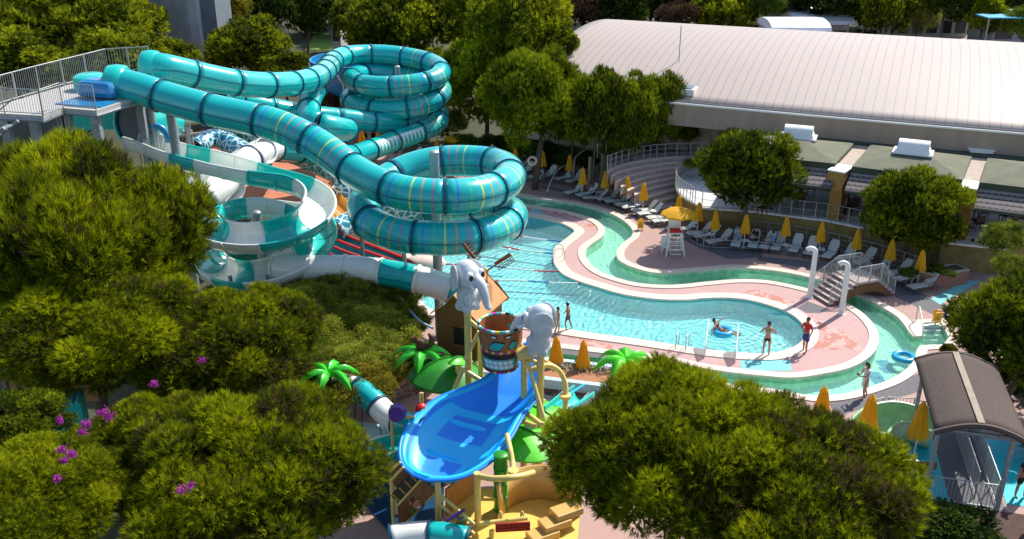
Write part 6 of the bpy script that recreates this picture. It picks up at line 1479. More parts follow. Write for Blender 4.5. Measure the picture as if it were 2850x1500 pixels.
def hut():
    o = thing('windmill_hut', (-1.6, 32.9, 0), 'little log hut with an orange board roof and windmill sails', 'hut')
    w = Vector((.906, -.42, 0)).normalized(); d = Vector((.42, .906, 0)).normalized(); c0 = Vector((-2.10, 31.95, 0)); hw = .86; D = 2.2; z0, z1, z2 = 3.45, 5.22, 6.02
    P = lambda a, b_, z: tuple(c0 + w * a + d * b_ + Vector((0, 0, z)))
    b = MB(); b.add([P(-hw, 0, z0), P(hw, 0, z0), P(hw, 0, z1), P(0, 0, z2), P(-hw, 0, z1), P(-hw, D, z0), P(hw, D, z0), P(hw, D, z1), P(0, D, z2), P(-hw, D, z1)], [(0, 1, 2, 3, 4), (9, 8, 7, 6, 5), (1, 6, 7, 2), (5, 0, 4, 9), (0, 5, 6, 1)]); b.build('wall', M_plank, o)
    for s, m in ((1, M_orangew), (-1, M_orangew)):
        b = MB(); e = .16; sl = (z2 - z1) / hw
        vs = [P(0, -.18, z2 + .03), P(s * (hw + e), -.18, z1 - e * sl + .03), P(s * (hw + e), D + .18, z1 - e * sl + .03), P(0, D + .18, z2 + .03)]; vs += [(x, y, z + .07) for x, y, z in vs]
        b.add(vs, [(0, 1, 2, 3), (7, 6, 5, 4), (0, 4, 5, 1), (1, 5, 6, 2), (2, 6, 7, 3), (3, 7, 4, 0)]); b.build('roof', m, o)
    b = MB(); b.add([P(-.12, -.02, 4.0), P(.40, -.02, 4.0), P(.40, -.02, 4.72), P(-.12, -.02, 4.72), P(-.12, .1, 4.0), P(.40, .1, 4.0), P(.40, .1, 4.72), P(-.12, .1, 4.72)], [(0, 1, 2, 3), (4, 0, 3, 7), (1, 5, 6, 2), (3, 2, 6, 7), (0, 4, 5, 1)]); wi = b.build('window', M_black, o)
    b = MB()
    for q0, q1 in (((-.15, 3.97), (.43, 3.97)), ((.43, 3.97), (.43, 4.75)), ((.43, 4.75), (-.15, 4.75)), ((-.15, 4.75), (-.15, 3.97))): b.tube([P(q0[0], -.03, q0[1]), P(q1[0], -.03, q1[1])], .03, 5)
    b.build('frame', M_plank, wi)
    hub = c0 + d * (D + .32) + Vector((0, 0, z2 + .02)); b = MB(); b.ball(hub, .13, 12, 8); b.tube([tuple(hub), tuple(hub - d * .3)], .06, 8); b.build('hub', mat('hub_ochre', (.55, .28, .05), .5), o, smooth=True)
    for an in (133, 38, -47, -137):
        a = R(an); e = w * math.cos(a) + Vector((0, 0, math.sin(a))); n_ = w * math.sin(a) - Vector((0, 0, math.cos(a))); b = MB()
        b.tube([tuple(hub), tuple(hub + e * 1.42)], .035, 6)
        b.box(tuple(hub + e * .98 - n_ * .05), (.85, .02, .13), M=Matrix((e, d, -n_)).transposed())
        for k in range(7): q = hub + e * (.56 + k * .14); b.tube([tuple(q), tuple(q + n_ * .26)], .016, 4)
        for t in (.09, .18, .26): b.tube([tuple(hub + e * .56 + n_ * t), tuple(hub + e * 1.40 + n_ * t)], .014, 4)
        b.build('sail', M_brown, o)
    for a_, b_ in ((-.7, .15), (.7, .15), (-.7, 2.05), (.7, 2.05)):
        b = MB(); b.tube([P(a_, b_, 0), P(a_, b_, z0 + .05)], .10, 8); b.build('post', M_ytube, o)
hut()
M_eleph = bpy.data.materials.new('elephant_grey'); nt, p = nodes(M_eleph); nt.links.new(mixc(nt, noise(nt, coords(nt), 2.5, 4), (.62, .65, .66), (.46, .50, .53)), p.inputs['Base Color']); p.inputs['Roughness'].default_value = .4; p.inputs['Coat Weight'].default_value = .2
def remeshed(name, b, m, parent, vox=.035, sm=6):
    me = bpy.data.meshes.new('tmp'); me.from_pydata(b.v, [], b.f); o = bpy.data.objects.new('tmp', me); COL.objects.link(o)
    r_ = o.modifiers.new('r', 'REMESH'); r_.mode = 'VOXEL'; r_.voxel_size = vox; s = o.modifiers.new('s', 'SMOOTH'); s.iterations = sm; s.factor = .5
    dg = bpy.context.evaluated_depsgraph_get(); me2 = bpy.data.meshes.new_from_object(o.evaluated_get(dg)); bpy.data.objects.remove(o); me2.name = name
    return finish(name, me2, m, parent, True, True)
def elephant(foot, s, yaw, label, side=1):
    """local: faces +X; foot = where it stands"""
    o = thing('elephant_figure', tuple(foot), label, 'figure', 'grey elephant figures on the yellow frame'); M = Matrix.Rotation(yaw, 3, 'Z') * 1.0
    Q = lambda x, y, z: Vector(foot) + M @ Vector((x * s, y * s, z * s)); B = lambda bb, c, r, rot=None: bb.ball(Q(*c), tuple(v * s for v in r), 18, 12, M=M @ rot if rot is not None else M)
    b = MB(); B(b, (0, 0, .42), (.34, .33, .42)); B(b, (.03, 0, .18), (.36, .35, .22))
    B(b, (.06, 0, 1.10), (.44, .40, .42)); B(b, (-.02, 0, 1.32), (.34, .32, .26)); B(b, (.30, 0, .98), (.26, .30, .24)); B(b, (.26, .2, 1.12), (.15, .13, .13)); B(b, (.26, -.2, 1.12), (.15, .13, .13))
    for k in (-1, 1):
        B(b, (.18, .2 * k, .08), (.16, .15, .17)); B(b, (-.14, .2 * k, .08), (.15, .14, .17))
        B(b, (.26, .26 * k, .42), (.12, .11, .22))
    tr = spline([(.38, 0, 1.08), (.62, 0, .98), (.78, .0, .74), (.86, 0, .48), (.95, 0, .33), (1.03, 0, .36)], 6); tr = [Q(*q) for q in tr]; n = len(tr)
    b.tube(tr, [s * (.20 - .115 * (i / (n - 1)) ** .8) for i in range(n)], 14)
    remeshed('body', b, M_eleph, o, .038 * s, 5)
    for k in (-1, 1):     # ears: big flaps folded back
        b = MB(); B(b, (-.14, .38 * k, 1.10), (.37, .07, .40), Matrix.Rotation(R(24 * k), 3, 'Z')); B(b, (-.22, .40 * k, .86), (.25, .07, .26), Matrix.Rotation(R(24 * k), 3, 'Z')); remeshed('ear', b, M_eleph, o, .03 * s, 4)
        b = MB(); B(b, (.385, .22 * k, 1.21), (.10, .13, .155)); e = b.build('eye', M_white, o, smooth=True); b = MB(); B(b, (.468, .235 * k, 1.19), (.035, .08, .10)); b.build('pupil', M_black, e, smooth=True)
        b = MB(); b.tube([Q(.42, .20 * k, .93), Q(.58, .25 * k, .86), Q(.70, .26 * k, .90)], [.06 * s, .05 * s, .012 * s], 10); b.build('tusk', M_white, o, smooth=True)
elephant(A(1301, 856, 29.5), 1.12, R(-46), 'grey elephant figure facing right, left of the tiki bucket')
elephant(A(1503, 978, 28.0), 1.10, R(165), 'grey elephant figure seen from behind, right of the tiki bucket')
def bucket():
    c = A(1394, 1013, 28.6); c.z -= .05; h = 1.62; r0, r1 = .61, .77; o = thing('tiki_bucket', (c.x, c.y, 0), 'patterned barrel bucket with a toothy grin and coloured rim', 'bucket')
    S = lambda a, t, off=0: Vector((c.x + (r0 + (r1 - r0) * t + off) * math.sin(a), c.y - (r0 + (r1 - r0) * t + off) * math.cos(a), c.z + h * t))
    mb = grain('bucket_wood', (.22, .07, .02), (.40, .15, .04), (7, 7, .6)); n = 32
    b = MB(); vs = [S(2 * math.pi * k / n, t) for t in (0, .5, 1) for k in range(n)] + [S(2 * math.pi * k / n, t, -.06) for t in (1, .5, .06) for k in range(n)]
    fs = [(l * n + k, l * n + (k + 1) % n, (l + 1) * n + (k + 1) % n, (l + 1) * n + k) for l in range(5) for k in range(n)] + [tuple(range(n))[::-1], tuple(5 * n + k for k in range(n))]; b.add([tuple(v) for v in vs], fs); b.build('shell', mb, o)
    C = {'teal': (.01, .48, .42), 'mag': (.65, .01, .35), 'yel': (.80, .65, .02), 'wht': (.80, .80, .78), 'blk': (.01, .01, .012), 'org': (.72, .22, .02), 'dk': (.05, .015, .01)}
    mm = {k: mat('bucket_' + k, v, .5) for k, v in C.items()}; W = {k: MB() for k in C}
    def patch(k, a0, a1, t0, t1, off=.012, inner=False):
        m_ = max(1, int((a1 - a0) / .15)); vs = []; 
        for i in range(m_ + 1): a = a0 + (a1 - a0) * i / m_; vs += [tuple(S(a, t0, off)), tuple(S(a, t1, off))]
        W[k].add(vs, [(2 * i, 2 * i + 2, 2 * i + 3, 2 * i + 1) for i in range(m_)])
    def leaf(k, a, t, la, lt, tilt, off):
        pts = []
        for i in range(14):
            q = 2 * math.pi * i / 14; x = math.cos(q); y = math.sin(q) * (1 - abs(x)) ** .5 * 1.0; pts.append((a + la * (x * math.cos(tilt) - y * .5 * math.sin(tilt)), t + lt * (x * math.sin(tilt) * 1.2 + y * math.cos(tilt))))
        W[k].add([tuple(S(*q, off)) for q in pts], [tuple(range(14))])
    for f in range(3):
        o_ = f * 2.094 - .15
        patch('teal', o_ - .95, o_ + .95, .09, .33, .008); patch('blk', o_ - .9, o_ + .9, .34, .46, .010); patch('dk', o_ - 1.0, o_ + 1.0, .0, .07, .012)
        for i in range(6):
            a = o_ - .78 + i * .27; patch('wht', a, a + .22, .215, .30, .016); patch('wht', a + .05, a + .27, .115, .195, .016)
        for i in range(9): patch('mag' if i % 2 == 0 else 'yel', o_ - .85 + i * .19, o_ - .70 + i * .19, .475, .53, .018)
        leaf('blk', o_ - .05, .66, .50, .15, .55, .014); leaf('teal', o_ - .05, .66, .44, .11, .55, .020); leaf('blk', o_ + .75, .66, .30, .14, .45, .014); leaf('teal', o_ + .75, .67, .25, .10, .45, .020)
        patch('org', o_ + .45, o_ + .95, .50, .58, .013); patch('blk', o_ - .30, o_ + .0, .84, .93, .012); patch('wht', o_ - .25, o_ - .05, .86, .90, .018); patch('blk', o_ + .35, o_ + .65, .84, .93, .012); patch('wht', o_ + .4, o_ + .6, .86, .90, .018)
        patch('yel', o_ + 1.0, o_ + 1.2, .50, .55, .015); patch('teal', o_ + 1.0, o_ + 1.25, .56, .60, .015); patch('mag', o_ + .98, o_ + 1.2, .44, .48, .015)
        for i in range(8): patch('mag' if i % 3 else 'yel', o_ - 1 + i * .25, o_ - .82 + i * .25, .005, .045, .018)
        # the inside shows painted leaves too
        leaf('teal', o_ + .6, .72, .3, .12, .5, -.075); 
        for i in range(6): patch('mag' if i % 2 else 'yel', o_ + .2 + i * .2, o_ + .36 + i * .2, .54, .60, -.072)
    seq = ['teal', 'wht', 'teal', 'blk', 'wht', 'teal', 'mag', 'teal', 'wht', 'yel']
    for i in range(30):
        a = 2 * math.pi * i / 30; W[seq[i % 10]].tube([tuple(S(a + .01, 1.0, -.02)), tuple(S(a + .105, 1.0, -.02)), tuple(S(a + .2, 1.0, -.02))], .05, 7)
    for k, b in W.items():
        b.build({'teal': 'teal_pattern', 'mag': 'magenta_pattern', 'yel': 'yellow_pattern', 'wht': 'white_teeth', 'blk': 'black_pattern', 'org': 'orange_pattern', 'dk': 'base_band'}[k], mm[k], o)['kind'] = 'stuff' if True else 'thing'
    b = MB(); e = A(1462, 985, 28.4); b.tube([tuple(S(R(80), .55)), tuple(e)], .07, 8); b.build('axle', M_ytube, o)
bucket()
def frame():
    base = A(1458, 1149, 27.6); o = thing('pipe_scaffold', (base.x, base.y, 0), 'pale yellow pipe frame holding the bucket, elephants and blue slide deck', 'frame')
    def pipe(pts, r, name='pipe', n=6):
        b = MB(); q = [A(*p) for p in pts]; q = [Vector(x) for x in (spline(q, 6) if len(q) > 2 else q)]; b.tube(q, r, 10); return b.build(name, M_ytube, o, smooth=True)
    def drop(u, v, Y, r=.11, name='post'):
        p = A(u, v, Y); b = MB(); b.tube([p, (p.x, p.y, 0)], r, 10); return b.build(name, M_ytube, o, smooth=True)
    # left frame with the first elephant
    drop(1301, 862, 29.5, .13); drop(1337, 930, 30.0, .10)
    pipe([cP(870, 850) + (29.5,), cP(975, 940) + (29.4,)], .085, 'brace'); pipe([cP(990, 985) + (29.5,), cP(820, 1320) + (29.4,)], .075, 'brace')
    pipe([c5(750, 1190) + (29.4,), c5(905, 1285) + (29.2,)], .085, 'brace'); pipe([c5(740, 1215) + (29.4,), c5(680, 1356) + (29.0,)], .085, 'brace')
    # right frame with the second elephant
    drop(1459, 998, 28.2, .12); drop(1505, 980, 28.0, .13)
    pipe([cJ(590, 220) + (28.1,), cJ(835, 1060) + (27.0,)], .07, 'brace'); pipe([cJ(570, 950) + (27.6,), cJ(810, 1130) + (27.0,)], .10, 'brace'); pipe([cJ(590, 175) + (28.2,), cJ(780, 290) + (28.0,)], .085, 'brace')
    pipe([cJ(440, 1035) + (27.4,), cJ(720, 1140) + (27.0,)], .09, 'brace'); pipe([cJ(560, 835) + (27.8,), cJ(830, 775) + (28.4,)], .06, 'brace'); pipe([cJ(690, 130) + (28.6,), cJ(960, 290) + (29,)], .06, 'brace')
    pipe([cJ(630, 360) + (28.2,), cJ(740, 315) + (28.2,), cJ(880, 285) + (28.3,), cJ(1000, 330) + (28.4,), cJ(1080, 430) + (28.4,), cJ(1122, 560) + (28.3,), cJ(1125, 760) + (28.1,), cJ(1112, 1060) + (27.8,)], .095, 'arch_pipe')
    b = MB(); p = A(1463, 982, 28.2); b.lathe([(.0, -.28), (.22, -.28), (.24, 0), (.22, .28), (0, .28)], p, 16, M=Matrix.Rotation(R(70), 3, 'Y')); b.build('pivot_drum', M_ytube, o, smooth=True)
    b = MB(); p = A(*cJ(1120, 715), 28.1); b.lathe([(.0, -.06), (.2, -.06), (.2, .06), (0, .06)], p, 14); b.build('pipe_collar', M_ytube, o)
    # lower deck posts and rails
    drop(1217, 1330, 24.6, .10); drop(1328, 1316, 24.3, .11)
    pipe([cQ(1190, 885) + (24.3,), cQ(1280, 900) + (24.0,), cQ(1400, 895) + (23.9,), cQ(1500, 880) + (24.1,), cQ(1585, 855) + (24.5,)], .10, 'curved_rail')
    pipe([cQ(1385, 570) + (26,), cQ(1410, 680) + (25.4,), cQ(1432, 800) + (24.9,), cQ(1440, 880) + (24.0,)], .09, 'pipe')
    b = MB(); p = A(*cQ(1435, 845), 24.3); b.lathe([(0, -.05), (.17, -.05), (.17, .05), (0, .05)], p, 14); b.build('pipe_collar', M_ytube, o)
    for dv in (0, 75): pipe([cQ(875, 1015 + dv) + (24.6,), cQ(1140, 1245 + dv) + (23.7,)], .055, 'rail')
    pipe([cQ(1180, 1240) + (23.7,), cQ(1540, 1200) + (23.9,)], .075, 'rail'); pipe([cQ(890, 1030) + (24.6,), cQ(895, 1220) + (24.5,), cQ(1150, 1356) + (23.7,)], .045, 'rail')
    for x in (1335, 1500): pipe([cQ(x - 15, 1215) + (23.9,), cQ(x, 1150) + (24.0,), cQ(x + 20, 1210) + (23.9,)], .035, 'loop_handle')
    drop(*cQ(1270, 1290), 23.7, .09); drop(*cQ(945, 1300), 24.3, .06)
    pipe([cQ(510, 450) + (27,), cQ(690, 432) + (26.9,)], .05, 'rail'); pipe([cQ(515, 345) + (27,), cQ(512, 450) + (27,)], .05, 'rail'); drop(*cQ(740, 255), 28.2, .08)
frame()
def blue_deck():
    o = thing('blue_slide_deck', tuple(A(1290, 1210, 26))[:2] + (0,), 'large bright blue scoop shaped slide deck below the tiki bucket', 'slide deck')
    Yv = lambda v: 29.6 - (v - 990) * (5.3 / 350)
    L = [(1415,960),(1392,1010),(1350,1052),(1290,1080),(1222,1106),(1165,1148),(1127,1200),(1113,1250),(1120,1292),(1150,1322)]
    Rr = [(1500,955),(1510,1010),(1507,1060),(1492,1110),(1455,1160),(1424,1215),(1385,1268),(1325,1312),(1262,1334),(1190,1337)]
    A_ = spline([A(u, v, Yv(v)) for u, v in L], 5); B_ = spline([A(u, v, Yv(v)) for u, v in Rr], 5); n = len(A_); K = 24; V = []
    S_ = [2 * k / K - 1 for k in range(K + 1)]
    for i in range(n):
        a, e = Vector(A_[i]), Vector(B_[i]); wd = (e - a).length; t = i / (n - 1)
        for s in S_:
            p = a.lerp(e, (s + 1) / 2); dip = .50 * (1 - abs(s) ** 3.2) * min(1, wd / 2.2) * min(1, (1 - t) * 5 + .15); p.z -= dip; V.append(tuple(p))
    # three colour fields follow the moulding: dark rim bands, pale middle field, deep recess
    def field(i, k):
        s = abs(S_[k] + 1 / K); t = i / (n - 1)
        if .80 < s < .90 and t > .25: return 0
        if s >= .9: return 1
        if t < .42: return 0
        if .46 < t < .60 and s < .5: return 0
        if .70 < t < .84 and s < .38: return 0
        return 1
    fs = [(i * (K + 1) + k, i * (K + 1) + k + 1, (i + 1) * (K + 1) + k + 1, (i + 1) * (K + 1) + k) for i in range(n - 1) for k in range(K)]
    me = bpy.data.meshes.new('tray'); me.from_pydata(V, [], fs); me.update(); me.polygons.foreach_set('material_index', [field(i, k) for i in range(n - 1) for k in range(K)])
    q = finish('tray', me, [M_blue, M_bluel], o, True, True); md = q.modifiers.new('w', 'SOLIDIFY'); md.thickness = .14; md.offset = -1
    b = MB(); loop = [Vector(x) for x in A_] + [Vector(x) for x in reversed(B_)]; b.tube(loop, .06, 8, closed=True); b.build('rim', M_blue, o, smooth=True)
    idx = lambda i, s: Vector(V[i * (K + 1) + int((s + 1) / 2 * K)])
    for (i, s0, s1, r_) in ((int(n * .52), -.45, .35, .13), (int(n * .68), -.50, .38, .10)):
        pts = [idx(i, s0 + (s1 - s0) * k / 6) + Vector((0, 0, .10)) for k in range(7)]
        b = MB(); b.tube(pts, [r_ * .5, r_, r_, r_ * .9, r_, r_, r_ * .5], 10); b.build('raised_bar', M_bluel, o, smooth=True)
    for i0, i1 in ((.12, .42), (.2, .48)):
        pts = [idx(int(n * (i0 + (i1 - i0) * k / 8)), .35 * math.sin(math.pi * k / 8) - .1) + Vector((0, 0, .03)) for k in range(9)]
        b = MB(); b.tube(pts, .05, 8); b.build('moulded_ridge', M_blue, o, smooth=True)
blue_deck()
def leaf_roof(name, c, rx, ry, rz, rot, m, label, post=True, lobes=0, h=.5):
    o = thing(name, (c.x, c.y, 0), label, 'roof', 'moulded green leaf roofs'); n = 36; vs = []; prof = [(0, 1), (.25, .93), (.5, .72), (.75, .42), (1, 0), (1.0, -.14), (.92, -.12)]
    for f, z in prof:
        for k in range(n):
            a = 2 * math.pi * k / n; rr_ = f * (1 + (.12 * math.cos(lobes * a) if lobes else 0) * f); x, y = rx * rr_ * math.cos(a), ry * rr_ * math.sin(a)
            vs.append((c.x + x * math.cos(rot) - y * math.sin(rot), c.y + x * math.sin(rot) + y * math.cos(rot), c.z + h * z + rz * x))
    b = MB(); b.add(vs, [(l * n + k, l * n + (k + 1) % n, (l + 1) * n + (k + 1) % n, (l + 1) * n + k) for l in range(len(prof) - 1) for k in range(n)]); q = b.build('leaf', m, o, smooth=True)
    b = MB(); ribs = [(c.x + rx * f * math.cos(rot), c.y + rx * f * math.sin(rot), c.z + h * z + rz * rx * f + .03) for f, z in ((-1, 0), (-.75, .42), (-.5, .72), (-.25, .93), (0, 1), (.25, .93), (.5, .72), (.75, .42), (1, 0))]
    ribs = [(x, y, c.z + h * z + rz * rx * f + .02) for (x, y, _), (f, z) in zip(ribs, ((-1, 0), (-.75, .42), (-.5, .72), (-.25, .93), (0, 1), (.25, .93), (.5, .72), (.75, .42), (1, 0)))]; b.tube(ribs, .045, 6); b.build('midrib', M_dkgreen, o)
    if post: b = MB(); b.tube([(c.x, c.y, 0), (c.x, c.y, c.z + h * .5)], .12, 10); b.build('post', M_ytube, o)
    return o
leaf_roof('leaf_roof', A(1245, 1045, 30.6), 1.45, 1.35, -.12, .5, M_dkgreen, 'deep green leaf shaped roof under the log hut', h=.75)
leaf_roof('leaf_roof', A(1500, 1160, 29.0), 1.25, 1.1, -.1, -.6, M_lime, 'upper bright lime leaf roof behind the yellow frame on the right', h=.35)
leaf_roof('leaf_roof', A(1452, 1222, 27.6), 1.45, 1.25, -.05, -.5, M_lime, 'lower bright lime leaf roof over the bamboo column', post=False, h=.45)
leaf_roof('leaf_roof', A(1275, 1008, 30.0), .5, .3, -.3, .9, M_lime, 'small lime leaf left of the bucket', h=.2); leaf_roof('leaf_roof', A(1492, 1046, 29.8), .35, .3, -.3, .9, M_lime, 'small lime leaf right of the blue deck top', h=.2)
p = A(1393, 1290, 25.1); o = thing('bamboo_column', (p.x, p.y, 0), 'dark green bamboo column under the lime leaf roof', 'column')
for k in range(7):
    z0 = .0 + k * .52
    if z0 > p.z + .2: break
    b = MB(); b.lathe([(.20, z0), (.235, z0 + .03), (.215, z0 + .1), (.215, z0 + .42), (.235, z0 + .49), (.20, z0 + .515)], (p.x, p.y, 0), 16); b.build('joint', M_bamboo, o, smooth=True)
def fake_palm(c, s, n, label, a0=0, trunk=True, figure=False, m=None):
    o = thing('palm_figure', (c.x, c.y, 0), label, 'fake palm', 'moulded plastic palms'); 
    for k in range(n):
        a = a0 + 2 * math.pi * k / n; e = Vector((math.cos(a), math.sin(a), 0)); x_ = Vector((-math.sin(a), math.cos(a), 0)); b = MB(); vs = []; K = 9
        for i in range(K + 1):
            t = i / K; q = c + e * s * t + Vector((0, 0, s * (.30 * math.sin(t * 2.2) - .55 * t * t))); w_ = s * .20 * math.sin(math.pi * min(1, t * .94 + .08)) ** .7 + .01
            zz_ = 1 if i % 2 else .86; vs += [tuple(q + x_ * w_ * zz_ - Vector((0, 0, w_ * .35))), tuple(q + Vector((0, 0, .03))), tuple(q - x_ * w_ * zz_ - Vector((0, 0, w_ * .35)))]
        b.add(vs, [f for i in range(K) for f in ((3 * i, 3 * i + 1, 3 * i + 4, 3 * i + 3), (3 * i + 1, 3 * i + 2, 3 * i + 5, 3 * i + 4))]); q = b.build('leaf', m or M_lime, o, smooth=True); q.modifiers.new('t', 'SOLIDIFY').thickness = .04
    if trunk:
        b = MB(); 
        for k in range(int(c.z / .35)): b.lathe([(.10, k * .35), (.14, k * .35 + .30), (.10, k * .35 + .34)], (c.x, c.y, 0), 12)
        b.build('trunk', M_brown, o, smooth=True)
    if figure:
        b = MB(); b.ball(c + Vector((0, 0, .26)), (.2, .17, .26)); b.ball(c + Vector((-.22, -.05, .5)), (.16, .13, .13)); b.tube([c + Vector((.1, 0, .1)), c + Vector((.38, 0, .3)), c + Vector((.42, 0, .62)), c + Vector((.28, 0, .74))], [.06, .11, .12, .05], 8); b.ball(c + Vector((-.28, .08, .62)), .05); b.ball(c + Vector((-.16, -.08, .62)), .05)
        f_ = remeshed('squirrel_body', b, mat('squirrel_brown', (.10, .03, .012), .6), thing('squirrel_figure', tuple(c), 'small dark brown squirrel figure sitting on the plastic palm by the hut', 'figure'), .03, 3)
fake_palm(A(1172, 978, 31), 1.15, 7, 'bright green plastic palm with a brown squirrel on top, left of the log hut', .2, figure=True, m=mat('palm_green', (.03, .50, .015), .4, .3, 3, coat=.2))
fake_palm(A(912, 1035, 29), 1.15, 6, 'plastic palm half hidden by the pine at the lower left of the ivy bank', .4, m=MATS['palm_green'])
fake_palm(A(1742, 1000, 33), 1.35, 7, 'plastic palm with lime leaves above the big foreground pine', .6)
# floor, walls, sign of the lower play deck
def lower_deck():
    zf = 1.5; px = [cQ(890, 1230), cQ(905, 1010), cQ(1040, 930), cQ(1300, 880), cQ(1600, 960), cQ(1590, 1200), cQ(1200, 1290)]
    pts = [(-1.95, 22.9), (-2.1, 24.8), (-1.2, 26.2), (1.2, 26.3), (2.2, 25.2), (2.0, 23.3), (-.7, 22.2)]
    o = thing('play_deck', (0, 24.5, 0), 'yellow play deck with bark painted walls at the bottom of the play tower', 'deck')
    b = MB(); b.prism(pts, zf - .2, zf); b.build('floor', M_yfloor, o)
    def wall(a, e, z0, z1, m, th=.07, name='wall_panel'):
        a, e = Vector((*a, 0)), Vector((*e, 0)); c = (a + e) / 2; b = MB(); b.box((c.x, c.y, (z0 + z1) / 2), ((e - a).length, th, z1 - z0), rz=math.atan2((e - a).y, (e - a).x)); return b.build(name, m, o)
    wall(pts[0], pts[6], .3, zf - .25, M_barn2); wall((pts[6][0] + .1, pts[6][1] - .05), (1.85, 23.15), .3, zf - .2, M_barn2); wall(pts[1], pts[2], zf, zf + 1.0, M_orangew)
    # curved tan slide wall and steps at the back
    m_tan = mat('tan_gelcoat', (.62, .36, .10), .4, .1, 1.5); vs = []; cc = Vector((.9, 24.2, 0))
    for k in range(17): a = R(20 + k * 9); vs += [(cc.x + 1.35 * math.cos(a), cc.y + 1.5 * math.sin(a), zf), (cc.x + 1.45 * math.cos(a), cc.y + 1.6 * math.sin(a), zf + 1.25)]
    b = MB(); b.add(vs, [(2 * i, 2 * i + 2, 2 * i + 3, 2 * i + 1) for i in range(16)]); q = b.build('curved_wall', m_tan, o, smooth=True); q.modifiers.new('t', 'SOLIDIFY').thickness = .06
    for k in range(3):
        b = MB(); b.box((.95 + k * .38, 23.7 + k * .32, zf + .12 + k * .2), (.95, .55, .24), rz=.5); b.build('step', m_tan, o, bevel=.03)
    # red name board: two rows of dashes too worn to read
    s = thing('red_board', tuple(A(*cQ(1430, 1265), 23.2)), 'dark red slatted board hung under the yellow rail', 'sign'); c = A(*cQ(1430, 1265), 23.2); b = MB()
    for k in (-1, 1): b.box((c.x, c.y, c.z + .08 * k), (1.05, .06, .14), M=Matrix.Rotation(R(-4), 3, 'Y'))
    b.build('board', mat('board_red', (.30, .005, .008), .5), s); b = MB()
    for k in (-1, 1): b.box((c.x + (.28 if k > 0 else -.15), c.y - .035, c.z + .08 * k), (.28, .01, .025))
    b.build('dash', mat('dash_red', (.65, .04, .03), .5), s)
    c = A(*cQ(1000, 1180), 23.9); s = thing('water_cannon', tuple(c), 'purple water cannon mounted on the yellow rail', 'water cannon'); mp = mat('purple_plastic', (.07, .005, .20), .4)
    b = MB(); b.tube([c + Vector((-.28, -.1, -.12)), c + Vector((.28, .1, .16))], .05, 8); b.tube([c + Vector((.0, 0, .0)), c + Vector((.12, 0, -.12)), c + Vector((.22, .02, -.08))], .04, 8); b.build('barrel', mp, s); b = MB(); b.box(c + Vector((.15, .02, -.2)), (.3, .06, .28)); b.build('mount', MATS['tan_gelcoat'], s)
    c = A(1106, 1148, 26.9); s = thing('purple_barrel', tuple(c), 'dark purple drum beside the thin teal tube', 'drum'); b = MB(); b.lathe([(0, -.28), (.26, -.28), (.31, 0), (.26, .28), (0, .28)], c, 18, M=Matrix.Rotation(R(75), 3, 'X')); b.build('drum_shell', mp, s, smooth=True)
    b = MB(); b.tube([c + Vector((-.2, -.1, -.2)), (c.x - .2, c.y - .1, 0)], .05, 6); b.build('post', M_ytube, s)
    c = A(1172, 1138, 27.4); tag(MB().ball(c, .22, 14, 10).build('red_ball', mat('ball_red', (.6, .01, .01), .4), smooth=True), 'red ball behind the rim of the blue slide deck', 'ball')
lower_deck()
